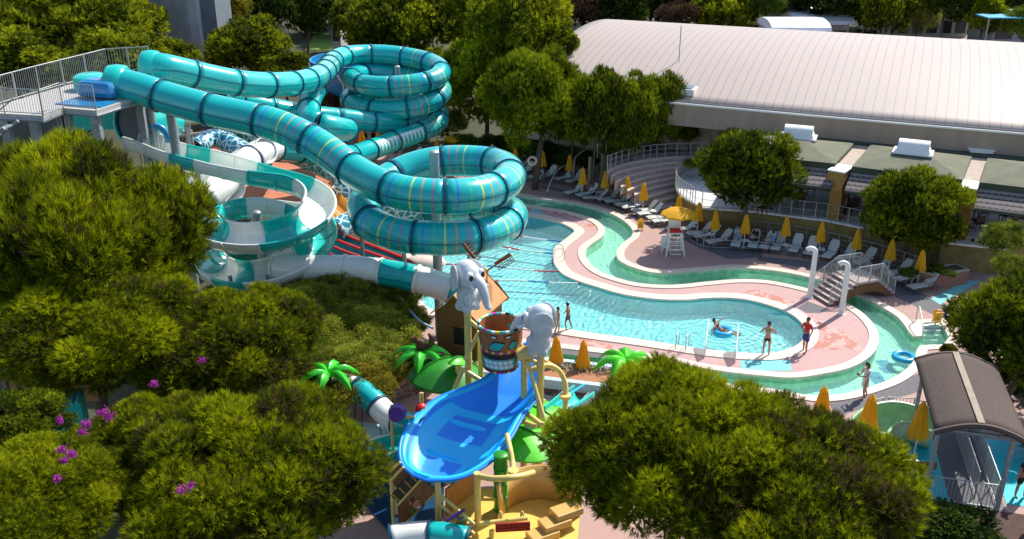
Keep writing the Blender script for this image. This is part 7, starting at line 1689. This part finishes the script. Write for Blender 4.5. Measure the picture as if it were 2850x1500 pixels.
def rope_ramp():
    Y = 24.9; P = lambda x, y, Y_=Y: A(*cX(x, y), Y_)
    o = thing('plank_ramp', tuple(P(1300, 900))[:2] + (0,), 'wooden climbing ramp with yellow rungs and a monkey face, left of the play deck', 'ramp')
    def quad(name, pts, m, th=.05):
        q = [P(*p) for p in pts]; b = MB(); n_ = (q[1] - q[0]).cross(q[2] - q[0]).normalized() * th; b.add([tuple(x) for x in q] + [tuple(x + n_) for x in q], [(0, 1, 2, 3), (7, 6, 5, 4)] + [(i, 4 + i, 4 + (i + 1) % 4, (i + 1) % 4) for i in range(4)]); return b.build(name, m, o)
    quad('side_wall', [(1560, 290), (1200, 690), (1190, 1110), (1800, 470, 24.7)], M_barn)
    quad('tread_board', [(1380, 235), (1060, 560), (1215, 650), (1520, 300)], mat('tread_dark', (.035, .035, .022), .8)); quad('far_wall', [(1230, 20, 25.4), (1070, 170, 25.4), (1150, 430, 25.2), (1380, 235, 25.2)], M_barn)
    for k, (a, e) in enumerate((((1390, 230), (1495, 340)), ((1300, 330), (1405, 440)), ((1205, 435), (1320, 545)), ((1110, 545), (1225, 650)))):
        b = MB(); b.tube([P(*a) - Vector((0, .06, -.03)), P(*e) - Vector((0, .06, -.03))], .03, 6); b.build('rung', M_orangew, o)
    for a, e in (((1560, 290), (1190, 695)), ((1790, 480), (1190, 1110)), ((1230, 10), (1060, 165)), ((1280, 90), (1080, 300))): b = MB(); b.tube([P(*a) - Vector((0, .08, 0)), P(*e) - Vector((0, .08, 0))], .04, 6); b.build('rail', M_ytube, o)
    for x, y in ((1200, 1090), (1790, 480), (1075, 300)): p = P(x, y); b = MB(); b.tube([p, (p.x, p.y, 0)], .06, 6); b.build('post', M_ytube, o)
    # monkey face panel: a plain painted monkey
    c = P(1500, 650) - Vector((0, .10, 0)); Mx = Matrix.Rotation(R(-20), 3, 'Y'); fur, skin = mat('monkey_fur', (.09, .02, .008), .7), mat('monkey_skin', (.50, .22, .09), .6)
    f = MB(); f.ball(c, (.24, .05, .28), 16, 10, M=Mx); f = f.build('monkey_face', fur, o, smooth=True)
    b = MB(); b.ball(c + Vector((.02, -.035, -.08)), (.17, .05, .15), 14, 8, M=Mx); b.ball(c + Vector((.02, -.03, .06)), (.13, .04, .09), 14, 8, M=Mx); b.ball(c + Vector((-.2, -.02, -.02)), (.06, .03, .08), 10, 6); b.build('face_patch', skin, f, smooth=True)
    b = MB(); b.ball(c + Vector((.05, -.085, -.12)), (.08, .015, .035), 12, 6, M=Mx); b.build('smile', M_white, f, smooth=True)
    b = MB(); b.ball(c + Vector((-.03, -.075, .07)), (.02, .015, .025), 8, 6); b.ball(c + Vector((.08, -.075, .06)), (.02, .015, .025), 8, 6); b.build('eyes', M_black, f)
    b = MB(); b.ball(c + Vector((-.15, -.03, -.32)), (.09, .04, .08), 8, 6); b.ball(c + Vector((.14, -.03, .3)), (.07, .04, .07), 8, 6); b.build('leaf_trim', M_dkgreen, f)
    q = [P(1230, 1085, 24.5), P(1800, 1085, 24.3), P(1800, 480, 24.9), P(1300, 1030, 24.6)]
rope_ramp()
b = MB(); q = [G(1085, 1485), G(1230, 1490), G(1240, 1300), G(960, 1290), G(950, 1330)]; o = sheet('path', [tuple(x[:2]) for x in q], [], .05, mat('deep_blue_floor', (.004, .045, .12), .35, .2, 1)); o['kind'] = 'structure'
flat('path', [(970,1165),(1120,1160),(1200,1200),(1100,1215),(985,1210)], .02, M_deck)
# wide teal chute ending under the blue deck, blue basin edge
pts = [A(960, 1300, 26.0), A(1020, 1262, 26.6), A(1075, 1240, 27.0), A(1140, 1225, 27.4), A(1200, 1215, 27.6)]; P_, s_ = resample(spline(pts, 6), .15)
o = thing('teal_chute', tuple(P_[0]), 'wide teal open chute between the lower left pine and the blue deck', 'water slide'); prof = [(.55 * math.sin(R(a)), -.55 * math.cos(R(a))) for a in np.linspace(-95, 95, 15)]
q = sweep('trough', P_, s_, prof, M_tealp, o, closed=False, thick=.05); b = MB(); T_, X, Y_ = frames(P_)
for e in (0, -1): b.tube([P_[k] + X[k] * prof[e][0] + Y_[k] * prof[e][1] for k in range(len(P_))], .045, 6)
b.build('rim', M_whitep, o, smooth=True)
b = MB(); a, e = G(975, 1180, .5), G(1140, 1200, .5); c = (a + e) / 2; b.box((c.x, c.y, .3), ((e - a).length, .3, .5), rz=math.atan2((e - a).y, (e - a).x)); tag(b.build('basin_kerb', M_pb), 'pale blue kerb of the splash basin behind the teal chute', 'kerb')
pts = [A(1545, 1150, 28.6), A(1580, 1120, 29.6), A(1625, 1090, 30.6)]; P_, s_ = resample(spline(pts, 6), .15); o = thing('teal_trough', tuple(P_[0]), 'teal trough emerging right of the yellow arch', 'water slide'); prof = [(.42 * math.sin(R(a)), -.42 * math.cos(R(a))) for a in np.linspace(-110, 110, 15)]
sweep('trough', P_, s_, prof, M_tealp, o, closed=False, thick=.05); b = MB(); b.tube([P_[k] + np.array([0, 0, .3]) for k in range(len(P_))], .04, 6); b.build('rim', M_bluel, o)
# thin strap line from the slim pole to the hut
a, e = A(*cP(145, 705), 37), A(*cP(440, 945), 33.5); o = thing('blue_strap', tuple(a), 'pale blue strap hanging from the slim pole to the tall one', 'strap'); b = MB(); b.tube(spline([a, a.lerp(e, .5) + Vector((0, 0, -.15)), e], 6), .05, 6); b.build('strap', mat('strap_blue', (.40, .58, .72), .5), o, smooth=True)
# ------------------------------------------------------------------ people
def skinned(name, V, E, Rr, root, m, parent, sub=1):
    me = bpy.data.meshes.new('tmp'); me.from_pydata([tuple(v) for v in V], E, []); o = bpy.data.objects.new('tmp', me); COL.objects.link(o)
    o.modifiers.new('skin', 'SKIN'); sd_ = me.skin_vertices[0].data
    for i, r_ in enumerate(Rr): sd_[i].radius = (r_, r_) if not isinstance(r_, tuple) else r_
    sd_[root].use_root = True
    s = o.modifiers.new('sub', 'SUBSURF'); s.levels = sub; s.render_levels = sub
    dg = bpy.context.evaluated_depsgraph_get(); me2 = bpy.data.meshes.new_from_object(o.evaluated_get(dg)); bpy.data.objects.remove(o); me2.name = name
    return finish(name, me2, m, parent, True, True)
M_skin = mat('skin_tan', (.50, .24, .15), .5, .08, 6); M_skin2 = mat('skin_brown', (.36, .16, .09), .5, .08, 6)
M_hair = mat('hair_dark', (.02, .013, .01), .6); M_hairb = mat('hair_brown', (.07, .035, .02), .6)
CL = {k: mat('cloth_' + k, v, .85, .12, 9) for k, v in dict(red=(.55, .015, .02), navy=(.02, .03, .10), black=(.012, .012, .015), white=(.72, .68, .66), blue=(.05, .28, .60), pale=(.35, .48, .62), floral=(.55, .40, .38), lilac=(.45, .45, .68), shorts=(.03, .05, .22)).items()}
def person(loc, yaw, label, skin=None, hair=None, scale=1.0, torso=(0, 0, 1), armL=((0, .25, -1), (0, .1, -1)), armR=((0, -.25, -1), (0, -.1, -1)), legL=((0, .05, -1), (0, 0, -1)), legR=((0, -.05, -1), (0, 0, -1)), head=(0, 0, 1),
           top=None, bottom=None, dress=None, longhair=False, cap=None, pelvis=None, group=None, female=False, holds=None):
    """local frame: faces +X, +Y is the person's left"""
    skin = skin or M_skin; hair = hair or M_hair; N = lambda v: Vector(v).normalized()
    lt, ls = .43, .43
    Lk = N(legL[0]) * lt; La = Lk + N(legL[1]) * ls; Rk = N(legR[0]) * lt; Ra = Rk + N(legR[1]) * ls
    pz = pelvis if pelvis is not None else max(-La.z, -Ra.z) + .08 + .04
    o = thing('person', tuple(loc), label, 'person', group); M = Matrix.Rotation(yaw, 3, 'Z')
    W = lambda v: Vector(loc) + M @ (Vector(v) * scale)
    t = N(torso); side = Vector((0, 1, 0)); fwd = side.cross(t).normalized()
    pel = Vector((0, 0, pz)); hips = [pel + side * .095 - Vector((0, 0, .04)), pel - side * .095 - Vector((0, 0, .04))]
    waist = pel + t * .16; chest = pel + t * .36; nb = pel + t * .50; hd = N(head); neck = nb + hd * .07
    V = [pel, waist, chest, nb, neck, neck + hd * .07 + fwd * .01, neck + hd * .14 + fwd * .012, neck + hd * .21]; Rr = [(.125, .10), (.115 if not female else .10, .085), (.15, .11), (.075, .075), .052, .078, .092, .066]
    E = [(0, 1), (1, 2), (2, 3), (3, 4), (4, 5), (5, 6), (6, 7)]
    nose = len(V); V.append(neck + hd * .105 + fwd * .105); Rr.append(.014); E.append((5, nose))
    J = {}
    for s, arm, k in ((1, armL, 'L'), (-1, armR, 'R')):
        sh = nb - t * .04 + side * .17 * s; el = sh + N(arm[0]) * .28; wr = el + N(arm[1]) * .25; i = len(V)
        V += [nb - t * .05 + side * .09 * s, sh, el, wr, wr + N(arm[1]) * .06]; Rr += [.07, .058 if female else .065, .040, .027, .032]; E += [(3, i), (i, i + 1), (i + 1, i + 2), (i + 2, i + 3), (i + 3, i + 4)]
        d = N(arm[1]); x = d.cross(fwd); x = x.normalized() if x.length > .1 else side; cur = d.cross(x).normalized() * .35
        for f, (off, ln) in enumerate(((-.026, .058), (-.009, .070), (.009, .066), (.026, .052))):
            j = len(V); base = wr + d * .085 + x * off; V += [base, base + (d + cur * .5).normalized() * ln * .55, base + (d + cur).normalized() * ln]; Rr += [.010, .0085, .007]; E += [(i + 4, j), (j, j + 1), (j + 1, j + 2)]
        j = len(V); th = wr + d * .04 + x * -.032 * s; V += [th, th + (d - x * .8 * s).normalized() * .045]; Rr += [.011, .008]; E += [(i + 4, j), (j, j + 1)]
        J[k] = (sh, el, wr)
    for s, leg, hp, k in ((1, legL, hips[0], 'l'), (-1, legR, hips[1], 'r')):
        kn = hp + N(leg[0]) * lt; an = kn + N(leg[1]) * ls; i = len(V); ft = N((1, 0, -.12)) if abs(N(leg[1]).z) > .5 else N((.5, 0, 1))
        V += [hp, hp.lerp(kn, .45), kn, kn.lerp(an, .35), an, an + ft * .07 - Vector((0, 0, .03)), an + ft * .16 - Vector((0, 0, .045))]; Rr += [.095, .083, .055, .056, .036, .036, .026]; E += [(0, i), (i, i + 1), (i + 1, i + 2), (i + 2, i + 3), (i + 3, i + 4), (i + 4, i + 5), (i + 5, i + 6)]
        J[k] = (hp, kn, an)
    body = skinned('body', [W(v) for v in V], E, [tuple(q * scale for q in r_) if isinstance(r_, tuple) else r_ * scale for r_ in Rr], 0, skin, o)
    hc = neck + hd * .135 + fwd * .005; b = MB(); Mh = M @ Matrix((fwd, side, hd)).transposed()
    b.ball(W(hc - fwd * .018 + hd * .022), tuple(q * scale for q in (.098, .093, .115)), 14, 10, M=Mh)
    if longhair: b.ball(W(hc - fwd * .075 - hd * .07), tuple(q * scale for q in (.055, .085, .16)), 12, 8, M=Mh)
    b.build('hair', hair, o, smooth=True)
    if cap:
        b = MB(); b.ball(W(hc + hd * .05 - fwd * .005), tuple(q * scale for q in (.108, .104, .10)), 14, 8, M=Mh); b.ball(W(hc + hd * .045 + fwd * .12), tuple(q * scale for q in (.08, .075, .012)), 12, 6, M=Mh); b.build('cap', cap, o, smooth=True)
    b = MB()
    for s in (-1, 1): b.ball(W(hc + fwd * .086 + side * .034 * s + hd * -.005), .011 * scale, 8, 6)
    b.build('eyes', M_black, o)
    def cloth(name, pts, ed, rad, m): return skinned(name, [W(q) for q in pts], ed, [tuple(x * scale for x in r_) if isinstance(r_, tuple) else r_ * scale for r_ in rad], 0, m, o)
    hl, hr = J['l'], J['r']
    if bottom:
        m, ln = bottom; f = ln
        cloth('shorts' if ln < .8 else 'trousers', [pel + t * .07, pel, hl[0], hl[0].lerp(hl[1], min(1, f)), hr[0], hr[0].lerp(hr[1], min(1, f))] + ([hl[1].lerp(hl[2], .9), hr[1].lerp(hr[2], .9)] if ln >= 1 else []), [(0, 1), (1, 2), (2, 3), (1, 4), (4, 5)] + ([(3, 6), (5, 7)] if ln >= 1 else []), [(.135, .11), (.14, .115), .115, .105 if ln < 1 else .075, .115, .105 if ln < 1 else .075] + ([.06, .06] if ln >= 1 else []), m)
    if top:
        m, sl = top
        cloth('shirt', [pel + t * .04, waist, chest, nb - t * .02, J['L'][0], J['L'][0].lerp(J['L'][1], sl), J['R'][0], J['R'][0].lerp(J['R'][1], sl)], [(0, 1), (1, 2), (2, 3), (3, 4), (4, 5), (3, 6), (6, 7)], [(.145, .115), (.14, .11), (.168, .13), .085, .085, .062, .085, .062], m)
    if dress:
        mid = (hl[0].lerp(hl[1], .5) + hr[0].lerp(hr[1], .5)) / 2; end = (hl[0].lerp(hl[1], .95) + hr[0].lerp(hr[1], .95)) / 2
        cloth('dress', [pel, waist, chest, nb - t * .03, J['L'][0], J['L'][0].lerp(J['L'][1], .4), J['R'][0], J['R'][0].lerp(J['R'][1], .4), mid, end], [(0, 1), (1, 2), (2, 3), (3, 4), (4, 5), (3, 6), (6, 7), (0, 8), (8, 9)], [(.165, .13), (.13, .11), (.16, .125), .08, .08, .07, .08, .07, (.20, .16), (.22, .17)], dress)
    if female and not top and not dress:
        b = MB(); q = chest + t * .02
        for s in (-1, 1): b.ball(W(q + fwd * .10 + side * .065 * s), tuple(x * scale for x in (.05, .06, .055)), 10, 8, M=Mh)
        pts = [W(q + side * .158 * math.sin(a) + fwd * .122 * math.cos(a)) for a in np.linspace(0, 2 * math.pi, 19)[:-1]]; b.tube(pts, .012 * scale, 5, closed=True); b.build('bikini_top', CL['black'], o, smooth=True)
    if holds: holds(W, J, o)
    return o
G_swim = 'bathers by the pool'
person(G(1552, 928), R(20), 'boy in patterned swim shorts walking at the pool edge, left of the other boy', M_skin2, scale=.80, bottom=(CL['floral'], .85), legL=((.35, .05, -1), (-.1, 0, -1)), legR=((-.3, -.05, -1), (-.35, 0, -1)), armL=((.3, .25, -1), (.5, .1, -1)), armR=((-.35, -.3, -1), (-.1, -.1, -1)), group=G_swim)
person(G(1580, 918), R(170), 'boy in dark blue swim shorts walking at the pool edge, right of the other boy', M_skin2, scale=.84, bottom=(CL['navy'], .6), legL=((.35, .05, -1), (-.2, 0, -1)), legR=((-.25, -.05, -1), (-.4, 0, -1)), armL=((-.35, .3, -1), (.3, .1, -1)), armR=((.35, -.3, -1), (.6, -.1, -.7)), head=(.25, 0, 1), group=G_swim)
person(G(2131, 990), R(80), 'woman in black bikini shorts standing at the near pool edge, seen from behind', M_skin, M_hair, scale=.98, bottom=(CL['black'], .5), legL=((0, .08, -1), (0, .02, -1)), legR=((.1, -.08, -1), (-.1, 0, -1)), armL=((0, .75, -.8), (.75, -.35, -.25)), armR=((0, -.75, -.8), (.75, .35, -.25)), longhair=False, female=True, group=G_swim)
person(G(2238, 980), R(215), 'man in a red shirt and blue shorts at the right end of the pool', M_skin2, M_hairb, scale=1.0, top=(CL['red'], .65), bottom=(CL['shorts'], .85), legL=((.15, .08, -1), (-.05, 0, -1)), legR=((-.12, -.06, -1), (-.1, 0, -1)), armL=((-.25, .35, -1), (.5, -.1, -.9)), armR=((.2, -.35, -1), (.9, .3, .3)), group=G_swim)
def phone(W, J, o):
    p = W((J['L'][2] + J['R'][2]) / 2 + Vector((.08, 0, .04))); b = MB(); b.box(p, (.02, .15, .08), rz=.3); ph = thing('phone', tuple(p), 'small dark phone held by the woman in the white dress', 'phone'); b.build('phone_body', M_black, ph)
person(G(2402, 1108), R(190), 'woman in a short white dress walking with a phone by the lazy river', M_skin, M_hairb, scale=.97, dress=CL['white'], legL=((.25, .05, -1), (-.15, 0, -1)), legR=((-.2, -.05, -1), (-.35, 0, -1)), armL=((.35, .2, -.9), (.9, -.35, .1)), armR=((.35, -.2, -.9), (.9, .35, .1)), head=(.2, 0, 1), longhair=True, female=True, holds=phone)
f_ = G(*c6(375, 925), 0)
person(Vector((f_.x, f_.y, .02)), R(-22), 'swimmer in dark swimwear lying back in the floating blue ring', M_skin2, M_hair, scale=.98, pelvis=.02, torso=(-.78, 0, .62), head=(-.35, 0, 1), legL=((1, .15, .12), (1, 0, -.22)), legR=((1, -.12, .22), (1, .05, -.30)), armL=((-.2, .9, -.25), (.7, .5, .35)), armR=((-.3, -.95, -.3), (.1, -.8, -.5)), bottom=(CL['black'], .4), female=True)
person(G(2692, 745), R(95), 'visitor in lilac carrying a pale bag, walking away by the brick planter', M_skin, M_hair, scale=.98, top=(CL['lilac'], .9), bottom=(CL['navy'], 1.0), legL=((.2, .05, -1), (-.05, 0, -1)), legR=((-.2, -.05, -1), (-.3, 0, -1)), armL=((.2, .35, -.9), (.9, .1, .1)), longhair=True, female=True)
G_vis = 'visitors sitting on loungers'
def sit(px, yaw, lab, top, bottom, **k):
    p = G(px[0], px[1], 0); return person(Vector((p.x, p.y, 0)), yaw, lab, scale=.97, pelvis=.47, legL=((1, .15, -.05), (.15, .05, -1)), legR=((1, -.15, -.05), (.1, 0, -1)), torso=(.18, 0, 1), armL=((.6, .2, -.8), (.9, -.1, -.2)), armR=((.6, -.2, -.8), (.9, .15, -.1)), top=top, bottom=bottom, group=G_vis, **k)
sit(cA(1765, 755), R(-95), 'visitor in pale blue clothes sitting on a lounger by the wall', (CL['pale'], .9), (CL['pale'], 1.0)); sit(cA(1910, 768), R(-150), 'visitor in black sitting bent forward on a lounger', (CL['black'], .9), (CL['black'], 1.0), hair=M_hair); sit(cR(135, 805), R(190), 'visitor in a bright blue shirt sitting on the end of a lounger', (CL['blue'], .5), (CL['navy'], .9))
person(G(2838, 1385), R(-80), 'visitor in black with a pale cap in the shade at the right edge', M_skin2, scale=1.0, top=(CL['black'], .6), bottom=(CL['black'], .9), cap=CL['pale'], legL=((.05, .1, -1), (0, 0, -1)), legR=((-.1, -.1, -1), (-.1, 0, -1)))
person(G(2862, 1490), R(200), 'visitor in dark clothes at the lower right corner, cut by the frame', M_skin, scale=1.0, top=(CL['navy'], .6), bottom=(CL['black'], 1.0), armL=((.6, .2, -.7), (.9, 0, -.1)))
p = G(*cR(680, 560), TZ); b = MB(); b.lathe([(.02, 0), (.36, 0), (.30, .5), (.22, .95), (.26, 1.25), (.20, 1.42), (.06, 1.48)], (p.x, p.y, TZ), 16); b.lathe([(.02, 1.46), (.10, 1.5), (.11, 1.62), (.05, 1.74)], (p.x, p.y, TZ), 12); 
person(Vector((p.x, p.y, TZ)), R(150), 'person dressed all in black standing beside the left ochre pillar', M_skin, M_hair, scale=.95, dress=CL['black'], bottom=(CL['black'], 1.0), longhair=True)
# ------------------------------------------------------------------ ivy bank, hedges, flowers
G_ivy = 'ivy mounds on the bank under the slides'
for i, (u, v, w_, Y, hs) in enumerate([(840,860,260,36,.8),(960,830,280,37,.75),(1070,840,220,37.5,.7),(900,960,300,33.5,.8),(1030,930,280,34.5,.8),(1130,900,150,36.5,.8),(830,1010,240,31.5,.7),(980,1020,260,31.5,.7),(1090,1010,180,32.5,.8),(760,900,240,36,.8),(700,830,260,39,.7)]):
    bush(u, v, w_, Y, 'ivy0', 'ivy_mound', ['ivy mound below the first white tube section','ivy mound below the white and teal tube joint','ivy mound left of the tall steel pole','ivy mound in the middle of the bank','ivy mound above the squirrel palm','ivy mound hard against the tall steel pole','lowest ivy mound beside the pine','ivy mound above the thin teal tube','ivy mound left of the squirrel palm leaves','ivy mound against the pine on the left','highest ivy mound under the spiral'][i], 'ivy', G_ivy, hs)
for i, (u, v, w_, Y) in enumerate([(880,1060,170,29.5),(960,1090,150,28.8),(1010,1050,160,30),(1050,1075,120,29.2)]):
    bush(u, v, w_, Y, 'yellow0', 'low_hedge', ['yellow green hedge above the thin teal tube, left','yellow green hedge tucked under the thin teal tube','yellow green hedge above the stone wall','small yellow green hedge clump by the stone wall'][i], 'hedge', 'yellow green hedges by the thin tube', .6)
def stone_wall():
    pts = [G(1075, 1120, .6), G(1110, 1085, .6), G(1165, 1060, .6), G(1230, 1045, .6)]; L = spline(pts, 5); M_r = bpy.data.materials.new('rubble_stone'); nt, p = nodes(M_r)
    vo = nt.nodes.new('ShaderNodeTexVoronoi'); vo.feature = 'DISTANCE_TO_EDGE'; vo.inputs['Scale'].default_value = 3.5; nt.links.new(coords(nt), vo.inputs['Vector'])
    nt.links.new(mixc(nt, mathn(nt, 'LESS_THAN', vo.outputs['Distance'], .06), mixc(nt, noise(nt, coords(nt), 3), (.26, .17, .12), (.13, .09, .07)), (.04, .03, .025)), p.inputs['Base Color']); p.inputs['Roughness'].default_value = .95; setbump(nt, p, vo.outputs['Distance'], .6, .05)
    b = MB(); vs = []
    for q in L: vs += [(q[0], q[1], 0), (q[0], q[1], 1.3), (q[0] + .1, q[1] + .45, 1.3), (q[0] + .1, q[1] + .45, 0)]
    b.add(vs, [f for i in range(len(L) - 1) for f in ((4 * i, 4 * i + 4, 4 * i + 5, 4 * i + 1), (4 * i + 1, 4 * i + 5, 4 * i + 6, 4 * i + 2), (4 * i + 2, 4 * i + 6, 4 * i + 7, 4 * i + 3))]); tag(b.build('stone_wall', M_r), 'curved rubble stone retaining wall under the ivy bank', 'wall')
stone_wall()
G_h = 'dark hedge bushes behind the shaded loungers'
for i, (u, v, w_, Y) in enumerate([(1290,415,130,71),(1380,415,130,70),(1450,425,110,69.5),(1530,432,120,69),(1590,445,110,68.5),(1245,345,130,76),(1130,390,140,78),(1040,375,140,80),(960,350,160,82),(1640,440,90,68.5)]):
    key = 'olive0' if i == 5 else ('dark1' if i % 2 else 'broad0')
    bush(u, v, w_, Y, key, 'hedge_bush', ['hedge bush left of the first trunk','dark hedge bush between the two parasols','hedge bush just left of the tall pine trunk','dark hedge bush right of the tall pine trunk','hedge bush next to the curved garden post','pale olive shrub beside the far spiral','dark hedge bush behind the open parasol','hedge bush right of the parasols under the spiral','dark hedge bush under the left of the far spiral','dark hedge bush behind the tan posts'][i], 'hedge', G_h, .8)
for i, (u, v, w_, Y, key, hs) in enumerate([(2795,665,130,45,'olive0',1.0),(2820,740,110,42,'olive0',.8),(2530,760,60,43.6,'broad0',.6),(2600,745,55,43.8,'broad0',.6),(2640,762,45,43,'broad0',.5),(2330,640,90,50.5,'broad0',.8),(2395,665,70,50,'dark1',.6),(2660,1478,260,25,'dark0',.55),(2960,1250,220,30,'dark1',.7),(1800,560,50,56,'broad0',.6),(2640,975,45,33.5,'mid1',1.3),(1700,418,80,68,'yellow0',.5),(1930,455,70,63,'olive0',.5),(60,1180,300,21.5,'mid2',.7)]):  # the shrub under the shelter platform is added to fill a dark void
    (shrub if w_ < 100 else (lambda a, b_, c_, k_, n_, l_, t_, g_, h_, z_=0: bush(a, b_, c_, Y, k_, n_, l_, t_, g_, h_)))(u, v, w_, key, 'shrub', ['pale leafy shrub by the terrace at the right edge, upper','pale leafy shrub at the right edge, lower','plant in the brick planter, left','plant in the brick planter, middle','plant in the brick planter, right','shrub with pink buds below the left ochre pillar','low dark shrub right of the left ochre pillar','dark shrub added to stand for the black void under the shelter platform','dark shrub at the bottom right corner','small shrub at the foot of the round stage','small pine sprig behind the shelter roof ridge','yellowish shrub behind the steps railing','small shrub at the head of the steps','leafy undergrowth filling the gap below the teal box'][i], 'shrub', None, hs, .85 if i in (2, 3, 4) else (UZ if i in (11, 12) else 0))
def flowers():
    rng = np.random.default_rng(9); a, e = G(1500, 1012, 1.0), G(1730, 1035, 1.0); n = 260; t = rng.random((n, 1)); P_ = np.array(a)[None] * (1 - t) + np.array(e)[None] * t + rng.normal(0, .22, (n, 3)) * np.array([1, 1, .35]); P_[:, 2] -= .25
    D = np.tile(np.array([0, 0, 1.0]), (n, 1)); v, tv = needles(P_, D, .22, .07, 8, rng.random(n) * .6, 1.1, rng, True); me = mesh_tris('flower_strip', v, tv); me.materials.append(M_broad); o = bpy.data.objects.new('flower_bed', me); COL.objects.link(o); tag(o, 'strip of low greenery with white flowers along the brown walkway', 'flower bed', kind='stuff')
    v, tv = needles(P_ + np.array([0, 0, .2]), D, .10, .09, 3, rng.random(n), 1.2, rng, True); me = mesh_tris('blossoms', v, tv); me.materials.append(leaf_mat('white_blossom', (.5, .42, .38), (.85, .8, .78))); q = bpy.data.objects.new('blossoms', me); COL.objects.link(q); q.parent = o; q['kind'] = 'stuff'
flowers()
G_b = 'magenta bougainvillea clusters among the pines'
for i, (u, v, w_, Y) in enumerate([(285,1148,40,19.8),(303,1158,40,19.8),(243,1182,46,19.6),(230,1203,30,19.4),(165,1170,36,20),(175,1252,50,18.6),(200,1265,40,18.4),(180,1282,26,18.2),(160,1332,24,17.8),(505,1365,50,18.3),(530,1350,34,18.3),(430,1068,30,21),(562,1003,36,25)]):
    c = A(u, v, Y - .9); rng = np.random.default_rng(i); r = w_ / 4 / ppm(c); n = 30; P_ = np.array(c) + rng.normal(0, r * .55, (n, 3)) * np.array([1, 1, .6]); D = rng.normal(0, 1, (n, 3)) + np.array([0, 0, .7]); D /= np.linalg.norm(D, axis=1)[:, None]
    o = thing('bougainvillea', tuple(c), ['magenta blossom cluster below the teal box, right','magenta blossom cluster right beside it, slightly lower','magenta blossoms left of the pair under the teal box','small blossom tuft below the largest upper cluster','faint blossoms at the teal box front corner','largest magenta cluster at the left edge','magenta cluster joined to the right of the largest','small blossom tuft under the largest cluster','lone small blossom tuft low on the left','magenta cluster low between the two bottom pines','magenta cluster just above the one between the bottom pines','lone blossom high in the bottom left pine','blossoms in the dark gap above the bottom pine'][i], 'flowers', G_b)
    v_, tv = needles(P_, D, .05, .045, 4, rng.random(n), 1.0, rng, True); me = mesh_tris('blossoms', v_, tv); me.materials.append(M_flower); q = bpy.data.objects.new('blossoms', me); COL.objects.link(q); q.parent = o; me.transform(Matrix.Translation(-c))
# fenced steps and teal box at the left edge
def left_stand():
    o = thing('fenced_stair', tuple(G(60, 1110, 1)), 'dark steel stair frame and fence at the left edge under the pine', 'stairs'); b = MB(); Y = 26
    for u0, v0, u1, v1 in ((10,1000,30,1130),(75,1000,100,1120),(-20,1040,230,1050),(-20,1080,120,1100),(0,1010,110,1090)): b.tube([A(u0, v0, Y), A(u1, v1, Y)], .05, 6)
    b.build('frame', M_frame, o); b = railing(MB(), [tuple(A(110, 1100, 25.6)), tuple(A(235, 1095, 26.6))], 0, h=1.4, gap=.16); b.build('railing', M_rail, o)
    c = A(168, 1110, 24.6); q = thing('teal_box', tuple(c), 'ribbed teal storage box in the dappled gap at the left', 'box'); b = MB(); b.box(c + Vector((0, 0, -.5)), (1.2, .9, 1.0), rz=.3); b.build('body', M_tealp, q); b = MB()
    for k in range(7): b.box(c + Matrix.Rotation(.3, 3, 'Z') @ Vector((-.5 + k * .165, 0, .03)), (.08, .9, .05), rz=.3)
    b.build('lid', MATS['teal_mat'], q)
    b = MB(); s = A(150, 1060, 27); b.box(s, (3.2, .1, 1.6), rz=.1); tag(b.build('reed_screen', mat('reed', (.34, .18, .08), .9, .4, 20, stretch=(14, 1, 1))), 'brown reed screen behind the teal box', 'fence')
left_stand()
